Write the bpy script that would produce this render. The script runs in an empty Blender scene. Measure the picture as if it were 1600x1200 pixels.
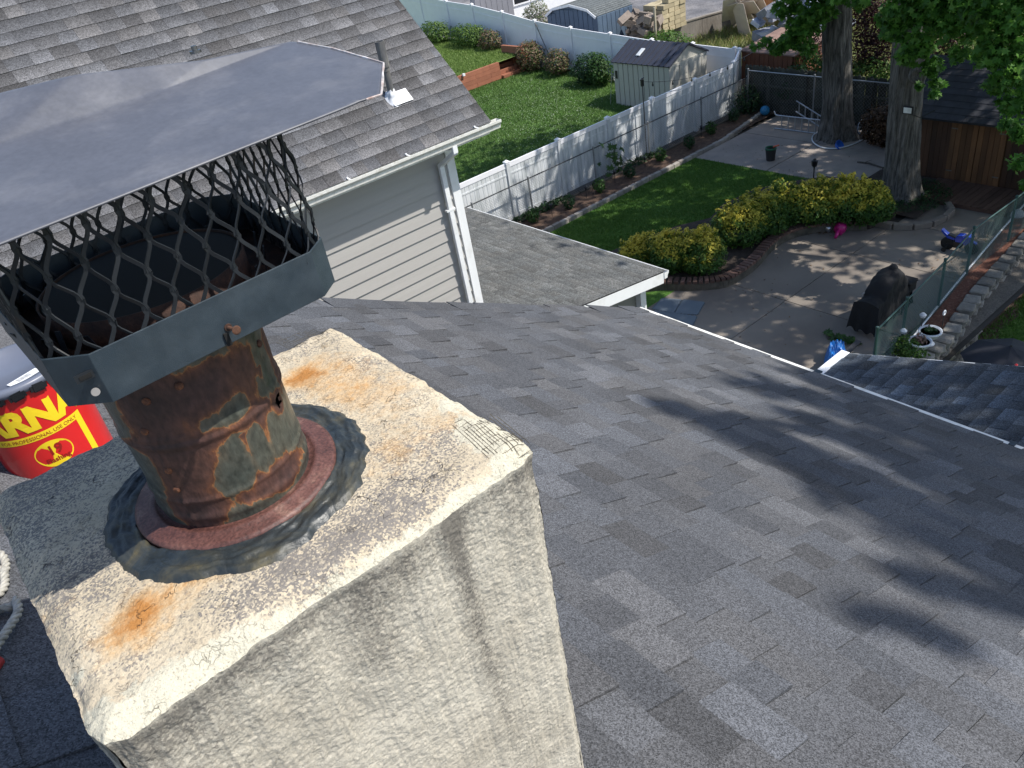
import bpy, bmesh, math, random
from mathutils import Vector, Matrix, noise
random.seed(7)
sc = bpy.context.scene
col = sc.collection
PI = math.pi
# ------------------------------------------------------------------ camera
EYE = Vector((0, 0, 9.5))
FPX = 1240.0
def _cam_axes():
    a, b, h = (math.radians(t) for t in (10.9, 33.7, 34.4))
    dn = Vector((math.sin(a)*math.cos(b), math.cos(a)*math.cos(b), math.sin(b)))
    fw = Vector((0, 0, 1)) - dn*dn.z; fw.normalize(); rt = dn.cross(fw)
    d1 = rt*math.cos(h)+fw*math.sin(h); d2 = -rt*math.sin(h)+fw*math.cos(h)
    return Matrix((d1, d2, -dn))
RC = _cam_axes()
cam = bpy.data.objects.new('camera', bpy.data.cameras.new('camera')); col.objects.link(cam)
cam.data.sensor_width = 36; cam.data.lens = FPX/1600*36; cam.data.clip_start = .05; cam.data.clip_end = 2000
rot = Matrix((RC @ Vector((1, 0, 0)), RC @ Vector((0, -1, 0)), RC @ Vector((0, 0, -1)))).transposed()
cam.matrix_world = Matrix.Translation(EYE) @ rot.to_4x4()
sc.camera = cam
# ------------------------------------------------------------------ light
SUN = Vector((.80, -1.0, 1.75)).normalized()          # towards the sun
w = bpy.data.worlds.new('World'); sc.world = w; w.use_nodes = True
nt = w.node_tree; nt.nodes.clear()
sky = nt.nodes.new('ShaderNodeTexSky'); sky.sky_type = 'NISHITA'; sky.sun_disc = False
sky.sun_elevation = math.asin(SUN.z); sky.sun_rotation = math.atan2(SUN.x, SUN.y)
bgn = nt.nodes.new('ShaderNodeBackground'); bgn.inputs[1].default_value = .15
wo = nt.nodes.new('ShaderNodeOutputWorld')
nt.links.new(sky.outputs[0], bgn.inputs[0]); nt.links.new(bgn.outputs[0], wo.inputs[0])
sl = bpy.data.lights.new('sun', 'SUN'); sl.energy = 4.4; sl.angle = math.radians(.5); sl.color = (1, .955, .88)
so = bpy.data.objects.new('sun', sl); col.objects.link(so)
so.rotation_euler = (-SUN).to_track_quat('-Z', 'Y').to_euler()
sc.view_settings.view_transform = 'Standard'; sc.view_settings.look = 'None'
sc.view_settings.exposure = 0.35; sc.view_settings.gamma = 1; sc.view_settings.use_curve_mapping = False
sc.render.engine = 'CYCLES'

# ------------------------------------------------------------------ measuring: a photo pixel on a known real plane
def ray(x, y): return (RC @ Vector((x-800, y-600, FPX))).normalized()
def at(x, y, z=0.0):
    d = ray(x, y); return EYE + d*((z-EYE.z)/d.z)
def onX(x, y, X): d = ray(x, y); return EYE + d*(X/d.x)
def onY(x, y, Y): d = ray(x, y); return EYE + d*(Y/d.y)
RCT = RC.transposed()
def proj(p):
    c = RCT @ (Vector(p)-EYE)
    if c.z <= .01: return None
    return (800+FPX*c.x/c.z, 600+FPX*c.y/c.z, c.z)
def inframe(p, m=0):
    q = proj(p); return q is not None and -m < q[0] < 1600+m and -m < q[1] < 1200+m

# ------------------------------------------------------------------ materials
def N(t, kind, **kw):
    n = t.nodes.new(kind)
    for k, v in kw.items():
        if k in n.inputs: n.inputs[k].default_value = v
        else: setattr(n, k, v)
    return n
def mat(name, c, rough=.8, var=.25, scale=3.0, bump=0.0, bscale=60.0, metal=0.0, c2=None, mix2=.5, s2=1.0, rnd=None, amt=.3, grain=0.0, gscale=300, spec=.5, trans=0.0, stretch=None, sharp=False, coat=0.0):
    """c base; c2 blended in patches; rnd None/'obj'/'island' random brightness per piece; grain fine speckle"""
    m = bpy.data.materials.new(name); m.use_nodes = True; t = m.node_tree; L = t.links.new
    t.nodes.clear()
    out = N(t, 'ShaderNodeOutputMaterial'); b = N(t, 'ShaderNodeBsdfPrincipled')
    b.inputs['Roughness'].default_value = rough; b.inputs['Metallic'].default_value = metal
    b.inputs['Specular IOR Level'].default_value = spec; b.inputs['Coat Weight'].default_value = coat
    g = N(t, 'ShaderNodeNewGeometry'); pos = g.outputs['Position']
    if stretch:
        mp = N(t, 'ShaderNodeMapping'); mp.inputs['Scale'].default_value = stretch
        L(pos, mp.inputs['Vector']); pos = mp.outputs[0]
    def noi(s, det=4, r=.6):
        n = N(t, 'ShaderNodeTexNoise'); n.inputs['Scale'].default_value = s; n.inputs['Detail'].default_value = det
        n.inputs['Roughness'].default_value = r; L(pos, n.inputs['Vector']); return n.outputs['Fac']
    def ramp(fac, lo, hi, o0=0, o1=1):
        r = N(t, 'ShaderNodeMapRange'); r.inputs['From Min'].default_value = lo; r.inputs['From Max'].default_value = hi
        r.inputs['To Min'].default_value = o0; r.inputs['To Max'].default_value = o1; L(fac, r.inputs['Value']); return r.outputs[0]
    cc = N(t, 'ShaderNodeRGB'); cc.outputs[0].default_value = (*c, 1); cur = cc.outputs[0]
    if c2:
        mx = N(t, 'ShaderNodeMix', data_type='RGBA'); mx.inputs['B'].default_value = (*c2, 1); L(cur, mx.inputs['A'])
        d = .04 if sharp else .14
        L(ramp(noi(s2, 6), 1-mix2-d, 1-mix2+d), mx.inputs['Factor']); cur = mx.outputs['Result']
    fac = ramp(noi(scale), .25, .75, 1-var, 1+var)
    if rnd:
        src = N(t, 'ShaderNodeObjectInfo').outputs['Random'] if rnd == 'obj' else g.outputs['Random Per Island']
        r = ramp(src, 0, 1, 1-amt, 1+amt)
        mm = N(t, 'ShaderNodeMath', operation='MULTIPLY'); L(fac, mm.inputs[0]); L(r, mm.inputs[1]); fac = mm.outputs[0]
    if grain:
        r = ramp(noi(gscale, 2, .7), .3, .7, 1-grain, 1+grain)
        mm = N(t, 'ShaderNodeMath', operation='MULTIPLY'); L(fac, mm.inputs[0]); L(r, mm.inputs[1]); fac = mm.outputs[0]
    vm = N(t, 'ShaderNodeVectorMath', operation='SCALE'); L(cur, vm.inputs[0]); L(fac, vm.inputs['Scale'])
    L(vm.outputs[0], b.inputs['Base Color'])
    if bump:
        bp = N(t, 'ShaderNodeBump'); bp.inputs['Strength'].default_value = 1; bp.inputs['Distance'].default_value = bump
        L(noi(bscale, 5, .65), bp.inputs['Height']); L(bp.outputs[0], b.inputs['Normal'])
    if trans:
        tr = N(t, 'ShaderNodeBsdfTranslucent'); L(vm.outputs[0], tr.inputs['Color'])
        ms = N(t, 'ShaderNodeMixShader'); ms.inputs[0].default_value = trans
        L(b.outputs[0], ms.inputs[1]); L(tr.outputs[0], ms.inputs[2]); L(ms.outputs[0], out.inputs[0])
    else: L(b.outputs[0], out.inputs[0])
    return m

def shingle_mat(name, c, rnd, amt, grad=0.0, tint=(.9, 1.0, 1.12), gs=420, dirt=.18, bump=.0015):
    """asphalt granules; tone per piece; printed darker band along the head of each piece (UV.y)"""
    m = bpy.data.materials.new(name); m.use_nodes = True; t = m.node_tree; L = t.links.new; t.nodes.clear()
    out = N(t, 'ShaderNodeOutputMaterial'); b = N(t, 'ShaderNodeBsdfPrincipled'); b.inputs['Roughness'].default_value = .92
    b.inputs['Specular IOR Level'].default_value = .25
    g = N(t, 'ShaderNodeNewGeometry')
    src = N(t, 'ShaderNodeObjectInfo').outputs['Random'] if rnd == 'obj' else g.outputs['Random Per Island']
    cr = N(t, 'ShaderNodeValToRGB'); L(src, cr.inputs[0]); e = cr.color_ramp; e.interpolation = 'LINEAR'
    def s(k, tt=0): return tuple(c[i]*k*(1+tt*(tint[i]-1)) for i in range(3))+(1,)
    e.elements[0].position = 0; e.elements[0].color = s(1-amt); e.elements[1].position = 1; e.elements[1].color = s(1+amt*1.3, 1)
    for p, k, tt in ((.3, 1-amt*.35, 1), (.55, 1.0, 0), (.8, 1+amt*.3, 1), (.9, 1+amt*.9, 0)):
        q = e.elements.new(p); q.color = s(k, tt)
    def noi(sc_, det, r=.6):
        n = N(t, 'ShaderNodeTexNoise'); n.inputs['Scale'].default_value = sc_; n.inputs['Detail'].default_value = det
        n.inputs['Roughness'].default_value = r; L(g.outputs['Position'], n.inputs['Vector']); return n.outputs['Fac']
    def rmp(f, a, b_, o0, o1):
        r = N(t, 'ShaderNodeMapRange'); L(f, r.inputs['Value'])
        for k, v in zip(('From Min', 'From Max', 'To Min', 'To Max'), (a, b_, o0, o1)): r.inputs[k].default_value = v
        return r.outputs[0]
    def mul(x, y):
        mm = N(t, 'ShaderNodeMath', operation='MULTIPLY'); L(x, mm.inputs[0]); L(y, mm.inputs[1]); return mm.outputs[0]
    vc = N(t, 'ShaderNodeTexVoronoi'); vc.inputs['Scale'].default_value = gs; L(g.outputs['Position'], vc.inputs['Vector']); sc_ = N(t, 'ShaderNodeSeparateColor'); L(vc.outputs['Color'], sc_.inputs[0])
    f = mul(rmp(sc_.outputs[0], 0, 1, .45, 1.55), rmp(noi(1.6, 5), .25, .75, 1-dirt, 1+dirt))
    f = mul(f, rmp(noi(gs*.25, 2, .8), .3, .7, .85, 1.15))
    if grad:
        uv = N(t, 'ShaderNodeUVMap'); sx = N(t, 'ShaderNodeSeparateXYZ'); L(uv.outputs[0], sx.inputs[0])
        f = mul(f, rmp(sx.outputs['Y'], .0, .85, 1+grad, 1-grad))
    v = N(t, 'ShaderNodeVectorMath', operation='SCALE'); L(cr.outputs[0], v.inputs[0]); L(f, v.inputs['Scale'])
    L(v.outputs[0], b.inputs['Base Color'])
    bp = N(t, 'ShaderNodeBump'); bp.inputs['Distance'].default_value = bump; L(noi(gs, 2, .8), bp.inputs['Height'])
    L(bp.outputs[0], b.inputs['Normal']); L(b.outputs[0], out.inputs[0])
    return m

def leaf_mat(name, ramp, trans=.35, rough=.55, attr=False):
    m = bpy.data.materials.new(name); m.use_nodes = True; t = m.node_tree; L = t.links.new; t.nodes.clear()
    out = N(t, 'ShaderNodeOutputMaterial'); b = N(t, 'ShaderNodeBsdfPrincipled'); b.inputs['Roughness'].default_value = rough
    b.inputs['Specular IOR Level'].default_value = .35
    g = N(t, 'ShaderNodeNewGeometry'); cr = N(t, 'ShaderNodeValToRGB'); e = cr.color_ramp
    e.elements[0].color = (*ramp[0], 1); e.elements[1].color = (*ramp[-1], 1)
    for i in range(1, len(ramp)-1): q = e.elements.new(i/(len(ramp)-1)); q.color = (*ramp[i], 1)
    if attr:
        a = N(t, 'ShaderNodeAttribute', attribute_name='tone'); L(a.outputs['Fac'], cr.inputs[0])
    else: L(g.outputs['Random Per Island'], cr.inputs[0])
    L(cr.outputs[0], b.inputs['Base Color'])
    tr = N(t, 'ShaderNodeBsdfTranslucent'); L(cr.outputs[0], tr.inputs['Color'])
    ms = N(t, 'ShaderNodeMixShader'); ms.inputs[0].default_value = trans
    L(b.outputs[0], ms.inputs[1]); L(tr.outputs[0], ms.inputs[2]); L(ms.outputs[0], out.inputs[0])
    return m

# ------------------------------------------------------------------ mesh building
class MB:
    def __init__(s): s.v = []; s.f = []; s.uv = None
    def add(s, vs, fs):
        o = len(s.v); s.v += [Vector(p) for p in vs]; s.f += [tuple(i+o for i in f) for f in fs]; return s
    def box(s, c, d, rz=0, ax=None):
        """centre, full size, turn about z"""
        M = Matrix.Rotation(rz, 3, 'Z') if ax is None else ax
        vs = [Vector(c)+M @ Vector((x*d[0]/2, y*d[1]/2, z*d[2]/2)) for z in (-1, 1) for y in (-1, 1) for x in (-1, 1)]
        return s.add(vs, [(0, 2, 3, 1), (4, 5, 7, 6), (0, 1, 5, 4), (2, 6, 7, 3), (0, 4, 6, 2), (1, 3, 7, 5)])
    def span(s, a, b): return s.box([(a[i]+b[i])/2 for i in range(3)], [abs(b[i]-a[i]) for i in range(3)])
    def beam(s, a, b, wd, ht, up=(0, 0, 1)):
        a = Vector(a); b = Vector(b); d = (b-a); l = d.length; d.normalize(); u = Vector(up); sd = d.cross(u).normalized(); u = sd.cross(d)
        M = Matrix((d, sd, u)).transposed(); return s.box((a+b)/2, (l, wd, ht), ax=M)
    def prism(s, poly, z0, z1):
        n = len(poly); vs = [(p[0], p[1], z0) for p in poly]+[(p[0], p[1], z1) for p in poly]
        return s.add(vs, [tuple(range(n))[::-1], tuple(range(n, 2*n))]+[(i, (i+1) % n, n+(i+1) % n, n+i) for i in range(n)])
    def slab(s, pts, th, nrm=None):
        """polygon in space given thickness below"""
        P = [Vector(p) for p in pts]
        if nrm is None: nrm = (P[1]-P[0]).cross(P[2]-P[0]).normalized()
        if nrm.z < 0: nrm = -nrm
        n = len(P); return s.add(P+[p-nrm*th for p in P], [tuple(range(n)), tuple(range(n, 2*n))[::-1]]+[(i, n+i, n+(i+1) % n, (i+1) % n) for i in range(n)])
    def tube(s, pts, r, n=8, close=False, cap=True):
        P = [Vector(p) for p in pts]; R = r if isinstance(r, (list, tuple)) else [r]*len(P)
        o = len(s.v); m = len(P); prev = None
        for i, p in enumerate(P):
            if close: d = P[(i+1) % m]-P[i-1]
            else: d = P[min(i+1, m-1)]-P[max(i-1, 0)]
            d.normalize()
            if prev is None: u = d.orthogonal().normalized()
            else:
                u = prev-d*prev.dot(d)
                u = u.normalized() if u.length > 1e-6 else d.orthogonal().normalized()
            prev = u; w_ = d.cross(u)
            for k in range(n):
                a = 2*PI*k/n; s.v.append(p+(u*math.cos(a)+w_*math.sin(a))*R[i])
        for i in range(m if close else m-1):
            j = (i+1) % m
            for k in range(n):
                k2 = (k+1) % n; s.f.append((o+i*n+k, o+i*n+k2, o+j*n+k2, o+j*n+k))
        if cap and not close:
            s.f.append(tuple(o+k for k in range(n))[::-1]); s.f.append(tuple(o+(m-1)*n+k for k in range(n)))
        return s
    def lathe(s, prof, c=(0, 0, 0), n=32, M=None, closed=False):
        o = len(s.v); c = Vector(c)
        for (r, z) in prof:
            for k in range(n):
                a = 2*PI*k/n; p = Vector((r*math.cos(a), r*math.sin(a), z)); s.v.append(c+(M @ p if M else p))
        m = len(prof)
        for i in range(m if closed else m-1):
            j = (i+1) % m
            for k in range(n): k2 = (k+1) % n; s.f.append((o+i*n+k, o+i*n+k2, o+j*n+k2, o+j*n+k))
        if not closed:
            if prof[0][0] > 1e-5: s.f.append(tuple(o+k for k in range(n))[::-1])
            if prof[-1][0] > 1e-5: s.f.append(tuple(o+(m-1)*n+k for k in range(n)))
        return s
    def grid(s, fn, nu, nv):
        o = len(s.v)
        for j in range(nv+1):
            for i in range(nu+1): s.v.append(Vector(fn(i/nu, j/nv)))
        for j in range(nv):
            for i in range(nu):
                a = o+j*(nu+1)+i; s.f.append((a, a+1, a+nu+2, a+nu+1))
        return s
    def mesh(s, name, off=Vector((0, 0, 0)), smooth=False):
        me = bpy.data.meshes.new(name); me.from_pydata([tuple(v-off) for v in s.v], [], s.f); me.update()
        if smooth:
            for p in me.polygons: p.use_smooth = True
        return me

def thing(name, label, cat, loc=(0, 0, 0), group=None):
    o = bpy.data.objects.new(name, None); col.objects.link(o); o.location = loc; o.empty_display_size = .1
    o['label'] = label; o['category'] = cat
    if group: o['group'] = group
    return o
def part(name, mb, m, parent=None, smooth=False, kind=None, label=None, cat=None, group=None, bevel=0, root=None):
    """mesh given in world coordinates; parent things never rotate, so only offsets are removed"""
    off = Vector((0, 0, 0)); q = parent
    while q is not None: off += q.location; q = q.parent
    if root is not None and parent is None: off = Vector(root)
    me = mb.mesh(name, off, smooth); o = bpy.data.objects.new(name, me); col.objects.link(o)
    me.materials.append(m)
    if parent is not None: o.parent = parent
    elif root is not None: o.location = root
    if kind: o['kind'] = kind
    if label: o['label'] = label
    if cat: o['category'] = cat
    if group: o['group'] = group
    if bevel:
        bv = o.modifiers.new('bevel', 'BEVEL'); bv.width = bevel; bv.segments = 2; bv.limit_method = 'ANGLE'; bv.angle_limit = .6
    return o
def struct(name, mb, m, smooth=False): return part(name, mb, m, kind='structure', smooth=smooth)
def fbm(p, s, o=4): return noise.fractal(Vector(p)*s, 1.0, 2.0, o)

# shared unit pieces -------------------------------------------------
_unit = {}
def unit_slab(m, lowh=.14):
    """unit shingle: x 0..1 along course, y 0..1 up slope, z 0..1 high at the butt and thin at the head"""
    k = ('slab', m.name)
    if k in _unit: return _unit[k]
    vs = [(0, 0, 0), (1, 0, 0), (1, 1, 0), (0, 1, 0), (0, 0, 1), (1, 0, 1), (1, 1, lowh), (0, 1, lowh)]
    fs = [(0, 3, 2, 1), (4, 5, 6, 7), (0, 1, 5, 4), (1, 2, 6, 5), (2, 3, 7, 6), (3, 0, 4, 7)]
    me = bpy.data.meshes.new('shingle'); me.from_pydata(vs, [], fs); me.materials.append(m)
    uv = me.uv_layers.new(name='UVMap')
    for lp in me.loops: v = vs[lp.vertex_index]; uv.data[lp.index].uv = (v[0], v[1])
    _unit[k] = me; return me
def unit_box(m, name):
    k = ('box', m.name, name)
    if k in _unit: return _unit[k]
    me = MB().box((0, 0, 0), (1, 1, 1)).mesh(name); me.materials.append(m); _unit[k] = me; return me
def piece(name, me, parent, M):
    """one piece sharing mesh data, M = world matrix"""
    off = Vector((0, 0, 0)); q = parent
    while q is not None: off += q.location; q = q.parent
    o = bpy.data.objects.new(name, me); col.objects.link(o); o.parent = parent
    o.matrix_local = Matrix.Translation(-off) @ M; return o

def shingles(parent, O, U, V, width, length, m_obj, m_isl, expo=.143, tabs=(.1, .26), th=(.011, .006), clip=None, limit=300, seed=1, start=-.01):
    """laminated shingles: O corner at the eave, U along eave, V up the slope"""
    rg = random.Random(seed); U = Vector(U).normalized(); V = Vector(V).normalized(); Nn = U.cross(V)
    if Nn.z < 0: Nn = -Nn
    O = Vector(O); L = expo+.03; lst = []
    rows = int(length/expo)
    for r in range(rows+1):
        v = start+r*expo; u = -rg.uniform(0, tabs[1]); high = rg.random() < .5
        while u < width:
            wd = rg.uniform(*tabs); u0 = max(u, 0); u1 = min(u+wd, width); u += wd; high = not high
            if rg.random() < .25: high = not high
            if u1-u0 < .02: continue
            c = O+U*((u0+u1)/2)+V*(v+expo/2)
            if clip and not clip(c): continue
            P = [O+U*a+V*b for a, b in ((u0, v), (u1, v), (u1, v+expo), (u0, v+expo))]
            pr = [proj(p) for p in P]; A = 0
            if all(pr) and (inframe(c)):
                A = abs(sum(pr[i][0]*pr[(i+1) % 4][1]-pr[(i+1) % 4][0]*pr[i][1] for i in range(4)))/2
                A *= 1 if not (c-EYE).dot(Nn) > 0 else 0
            hh = (th[0] if high else th[1])*rg.uniform(.85, 1.2)
            lst.append((A, u0, u1, v+rg.uniform(-.002, .002)*(2 if high else 1), hh, min(L, length+.02-v)))
    lst.sort(key=lambda t: -t[0])
    Bm = Matrix((U, V, Nn)).transposed().to_4x4(); Bm.translation = O
    me = unit_slab(m_obj); field = MB()
    for i, (A, u0, u1, v, hh, ll) in enumerate(lst):
        M = Bm @ Matrix.Translation((u0+.0008, v, .001)) @ Matrix.Diagonal((u1-u0-.0016, ll, hh, 1))
        if i < limit and A > 0: piece('shingle', me, parent, M)
        else: field.add([M @ q.co for q in me.vertices], [tuple(p.vertices) for p in me.polygons])
    o = part('shingle_field', field, m_isl, parent, kind='stuff')
    uv = o.data.uv_layers.new(name='UVMap'); src = [q.co for q in me.vertices]
    for lp in o.data.loops: q = src[lp.vertex_index % 8]; uv.data[lp.index].uv = (q.x, q.y)
    return o

# foliage ------------------------------------------------------------
MAPLE = [(0, -.5), (.12, -.22), (.46, -.3), (.3, -.05), (.5, .16), (.2, .13), (0, .5), (-.2, .13), (-.5, .16), (-.3, -.05), (-.46, -.3), (-.12, -.22)]
OVAL = [(0, -.5), (.22, -.1), (.16, .25), (0, .5), (-.16, .25), (-.22, -.1)]
DIAM = [(0, -.5), (.28, 0), (0, .5), (-.28, 0)]
def leaves(mb, spots, shape, size, rg, droop=.3, out=None):
    """spots: (position, outward direction)"""
    for p, d in spots:
        n = (Vector(d)*(1.0 if out is None else out)+Vector((rg.gauss(0, .5), rg.gauss(0, .5), rg.gauss(0, .5)+.5))).normalized()
        u = n.orthogonal().normalized(); a = rg.uniform(0, 2*PI); w_ = n.cross(u)
        u2 = u*math.cos(a)+w_*math.sin(a); w2 = n.cross(u2); s = size*rg.uniform(.6, 1.25)
        o = len(mb.v)
        for q in shape: mb.v.append(p+u2*(q[0]*s)+w2*(q[1]*s)-n*(abs(q[0])*s*.3))
        mb.f.append(tuple(range(o, o+len(shape))))
def blob_spots(rg, c, r, n, shell=.55, seedoff=0.0):
    c = Vector(c); r = Vector(r) if hasattr(r, '__len__') else Vector((r, r, r)); out = []
    while len(out) < n:
        d = Vector((rg.gauss(0, 1), rg.gauss(0, 1), rg.gauss(0, 1))).normalized()
        k = shell+(1-shell)*rg.random()**.6
        k *= 1+.28*noise.noise(d*2.2+Vector((seedoff, c.x, c.y)))+.12*noise.noise(d*6+c)
        out.append((c+Vector((d.x*r.x, d.y*r.y, d.z*r.z))*k, d))
    return out

# ================================================================== MAIN MATERIALS
M_white = mat('white_vinyl', (.78, .79, .80), .45, var=.05, scale=2, c2=(.62, .62, .6), mix2=.35, s2=3)
M_whitegut = mat('white_gutter_paint', (.78, .77, .72), .5, var=.12, scale=9, c2=(.52, .49, .41), mix2=.36, s2=16)
M_steel = mat('powder_coated_steel', (.022, .034, .045), .42, var=.18, scale=30, c2=(.04, .055, .068), mix2=.5, s2=25, bump=.0003, bscale=900)
M_hood = mat('dusty_painted_steel', (.088, .093, .112), .46, var=.10, scale=20, c2=(.145, .147, .162), mix2=.36, s2=13, bump=.00012, bscale=30, grain=.08, gscale=160)
M_meshm = mat('black_expanded_steel', (.012, .015, .019), .5, var=.35, scale=40)
M_soot = mat('soot', (.006, .006, .006), .9)
M_black = mat('black_plastic', (.012, .012, .014), .4)
M_blackcloth = mat('black_cover_cloth', (.007, .007, .009), .85, bump=.006, bscale=14)

def multi_mat(name, stops, scale, bias=None, rough=.6, bump=.001, bscale=120, detail=8, rrange=None, dist=0.0, stretch=None, grain=.12):
    """noise (plus painted 'stain'.R bias) through a hard colour ramp: paint, orange rust line, dark rust"""
    m = bpy.data.materials.new(name); m.use_nodes = True; t = m.node_tree; L = t.links.new; t.nodes.clear()
    out = N(t, 'ShaderNodeOutputMaterial'); b = N(t, 'ShaderNodeBsdfPrincipled'); b.inputs['Roughness'].default_value = rough
    g = N(t, 'ShaderNodeNewGeometry'); pos = g.outputs['Position']
    if stretch:
        mp = N(t, 'ShaderNodeMapping'); mp.inputs['Scale'].default_value = stretch; L(pos, mp.inputs['Vector']); pos = mp.outputs[0]
    n = N(t, 'ShaderNodeTexNoise'); n.inputs['Scale'].default_value = scale; n.inputs['Detail'].default_value = detail
    n.inputs['Roughness'].default_value = .62; n.inputs['Distortion'].default_value = dist; L(pos, n.inputs['Vector']); f = n.outputs['Fac']
    if bias:
        a = N(t, 'ShaderNodeAttribute', attribute_name='stain'); sp = N(t, 'ShaderNodeSeparateColor'); L(a.outputs['Color'], sp.inputs[0])
        mm = N(t, 'ShaderNodeMath', operation='MULTIPLY_ADD'); L(sp.outputs[0], mm.inputs[0]); mm.inputs[1].default_value = bias; L(f, mm.inputs[2]); f = mm.outputs[0]
    cr = N(t, 'ShaderNodeValToRGB'); e = cr.color_ramp; L(f, cr.inputs[0])
    e.elements[0].position = stops[0][0]; e.elements[0].color = (*stops[0][1], 1)
    e.elements[1].position = stops[-1][0]; e.elements[1].color = (*stops[-1][1], 1)
    for p, c in stops[1:-1]: q = e.elements.new(p); q.color = (*c, 1)
    n2 = N(t, 'ShaderNodeTexNoise'); n2.inputs['Scale'].default_value = bscale; n2.inputs['Detail'].default_value = 5; L(pos, n2.inputs['Vector'])
    r = N(t, 'ShaderNodeMapRange'); L(n2.outputs['Fac'], r.inputs['Value'])
    for k, v in zip(('From Min', 'From Max', 'To Min', 'To Max'), (.3, .7, 1-grain*2, 1+grain*2)): r.inputs[k].default_value = v
    vs = N(t, 'ShaderNodeVectorMath', operation='SCALE'); L(cr.outputs[0], vs.inputs[0]); L(r.outputs[0], vs.inputs['Scale'])
    L(vs.outputs[0], b.inputs['Base Color'])
    bp = N(t, 'ShaderNodeBump'); bp.inputs['Distance'].default_value = bump
    ad = N(t, 'ShaderNodeMath', operation='MULTIPLY_ADD'); L(f, ad.inputs[0]); ad.inputs[1].default_value = 1.5; L(n2.outputs['Fac'], ad.inputs[2])
    L(ad.outputs[0], bp.inputs['Height']); L(bp.outputs[0], b.inputs['Normal'])
    if rrange:
        q = N(t, 'ShaderNodeMapRange'); L(f, q.inputs['Value'])
        for k, v in zip(('From Min', 'From Max', 'To Min', 'To Max'), rrange): q.inputs[k].default_value = v
        L(q.outputs[0], b.inputs['Roughness'])
    L(b.outputs[0], out.inputs[0]); return m
M_rustpipe = multi_mat('rusting_olive_painted_steel', [(.0, (.028, .034, .030)), (.34, (.045, .052, .044)), (.44, (.060, .062, .050)), (.50, (.085, .072, .05)), (.515, (.24, .10, .035)), (.53, (.12, .045, .022)), (.58, (.075, .032, .022)), (.72, (.055, .026, .022)), (.9, (.035, .018, .016))], 11, bias=.30, rough=.5, bump=.0009, bscale=150, rrange=(.42, .55, .32, .7), dist=.3, grain=.2, stretch=(1, 1, .55))
M_flange = multi_mat('maroon_rusted_flange', [(.2, (.045, .02, .017)), (.45, (.085, .034, .028)), (.6, (.12, .052, .042)), (.72, (.19, .105, .08))], 26, rough=.55, bump=.0007, bscale=260, grain=.2)
M_rust = multi_mat('rust', [(.3, (.035, .015, .010)), (.5, (.10, .038, .02)), (.68, (.24, .09, .035))], 60, rough=.8, bump=.0004, bscale=500)
M_tar = multi_mat('grey_roof_sealant', [(.2, (.010, .014, .017)), (.48, (.024, .030, .033)), (.58, (.045, .046, .038)), (.70, (.095, .08, .042))], 9, rough=.4, bump=.0022, bscale=60, dist=1.4, rrange=(.3, .7, .3, .55))

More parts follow.
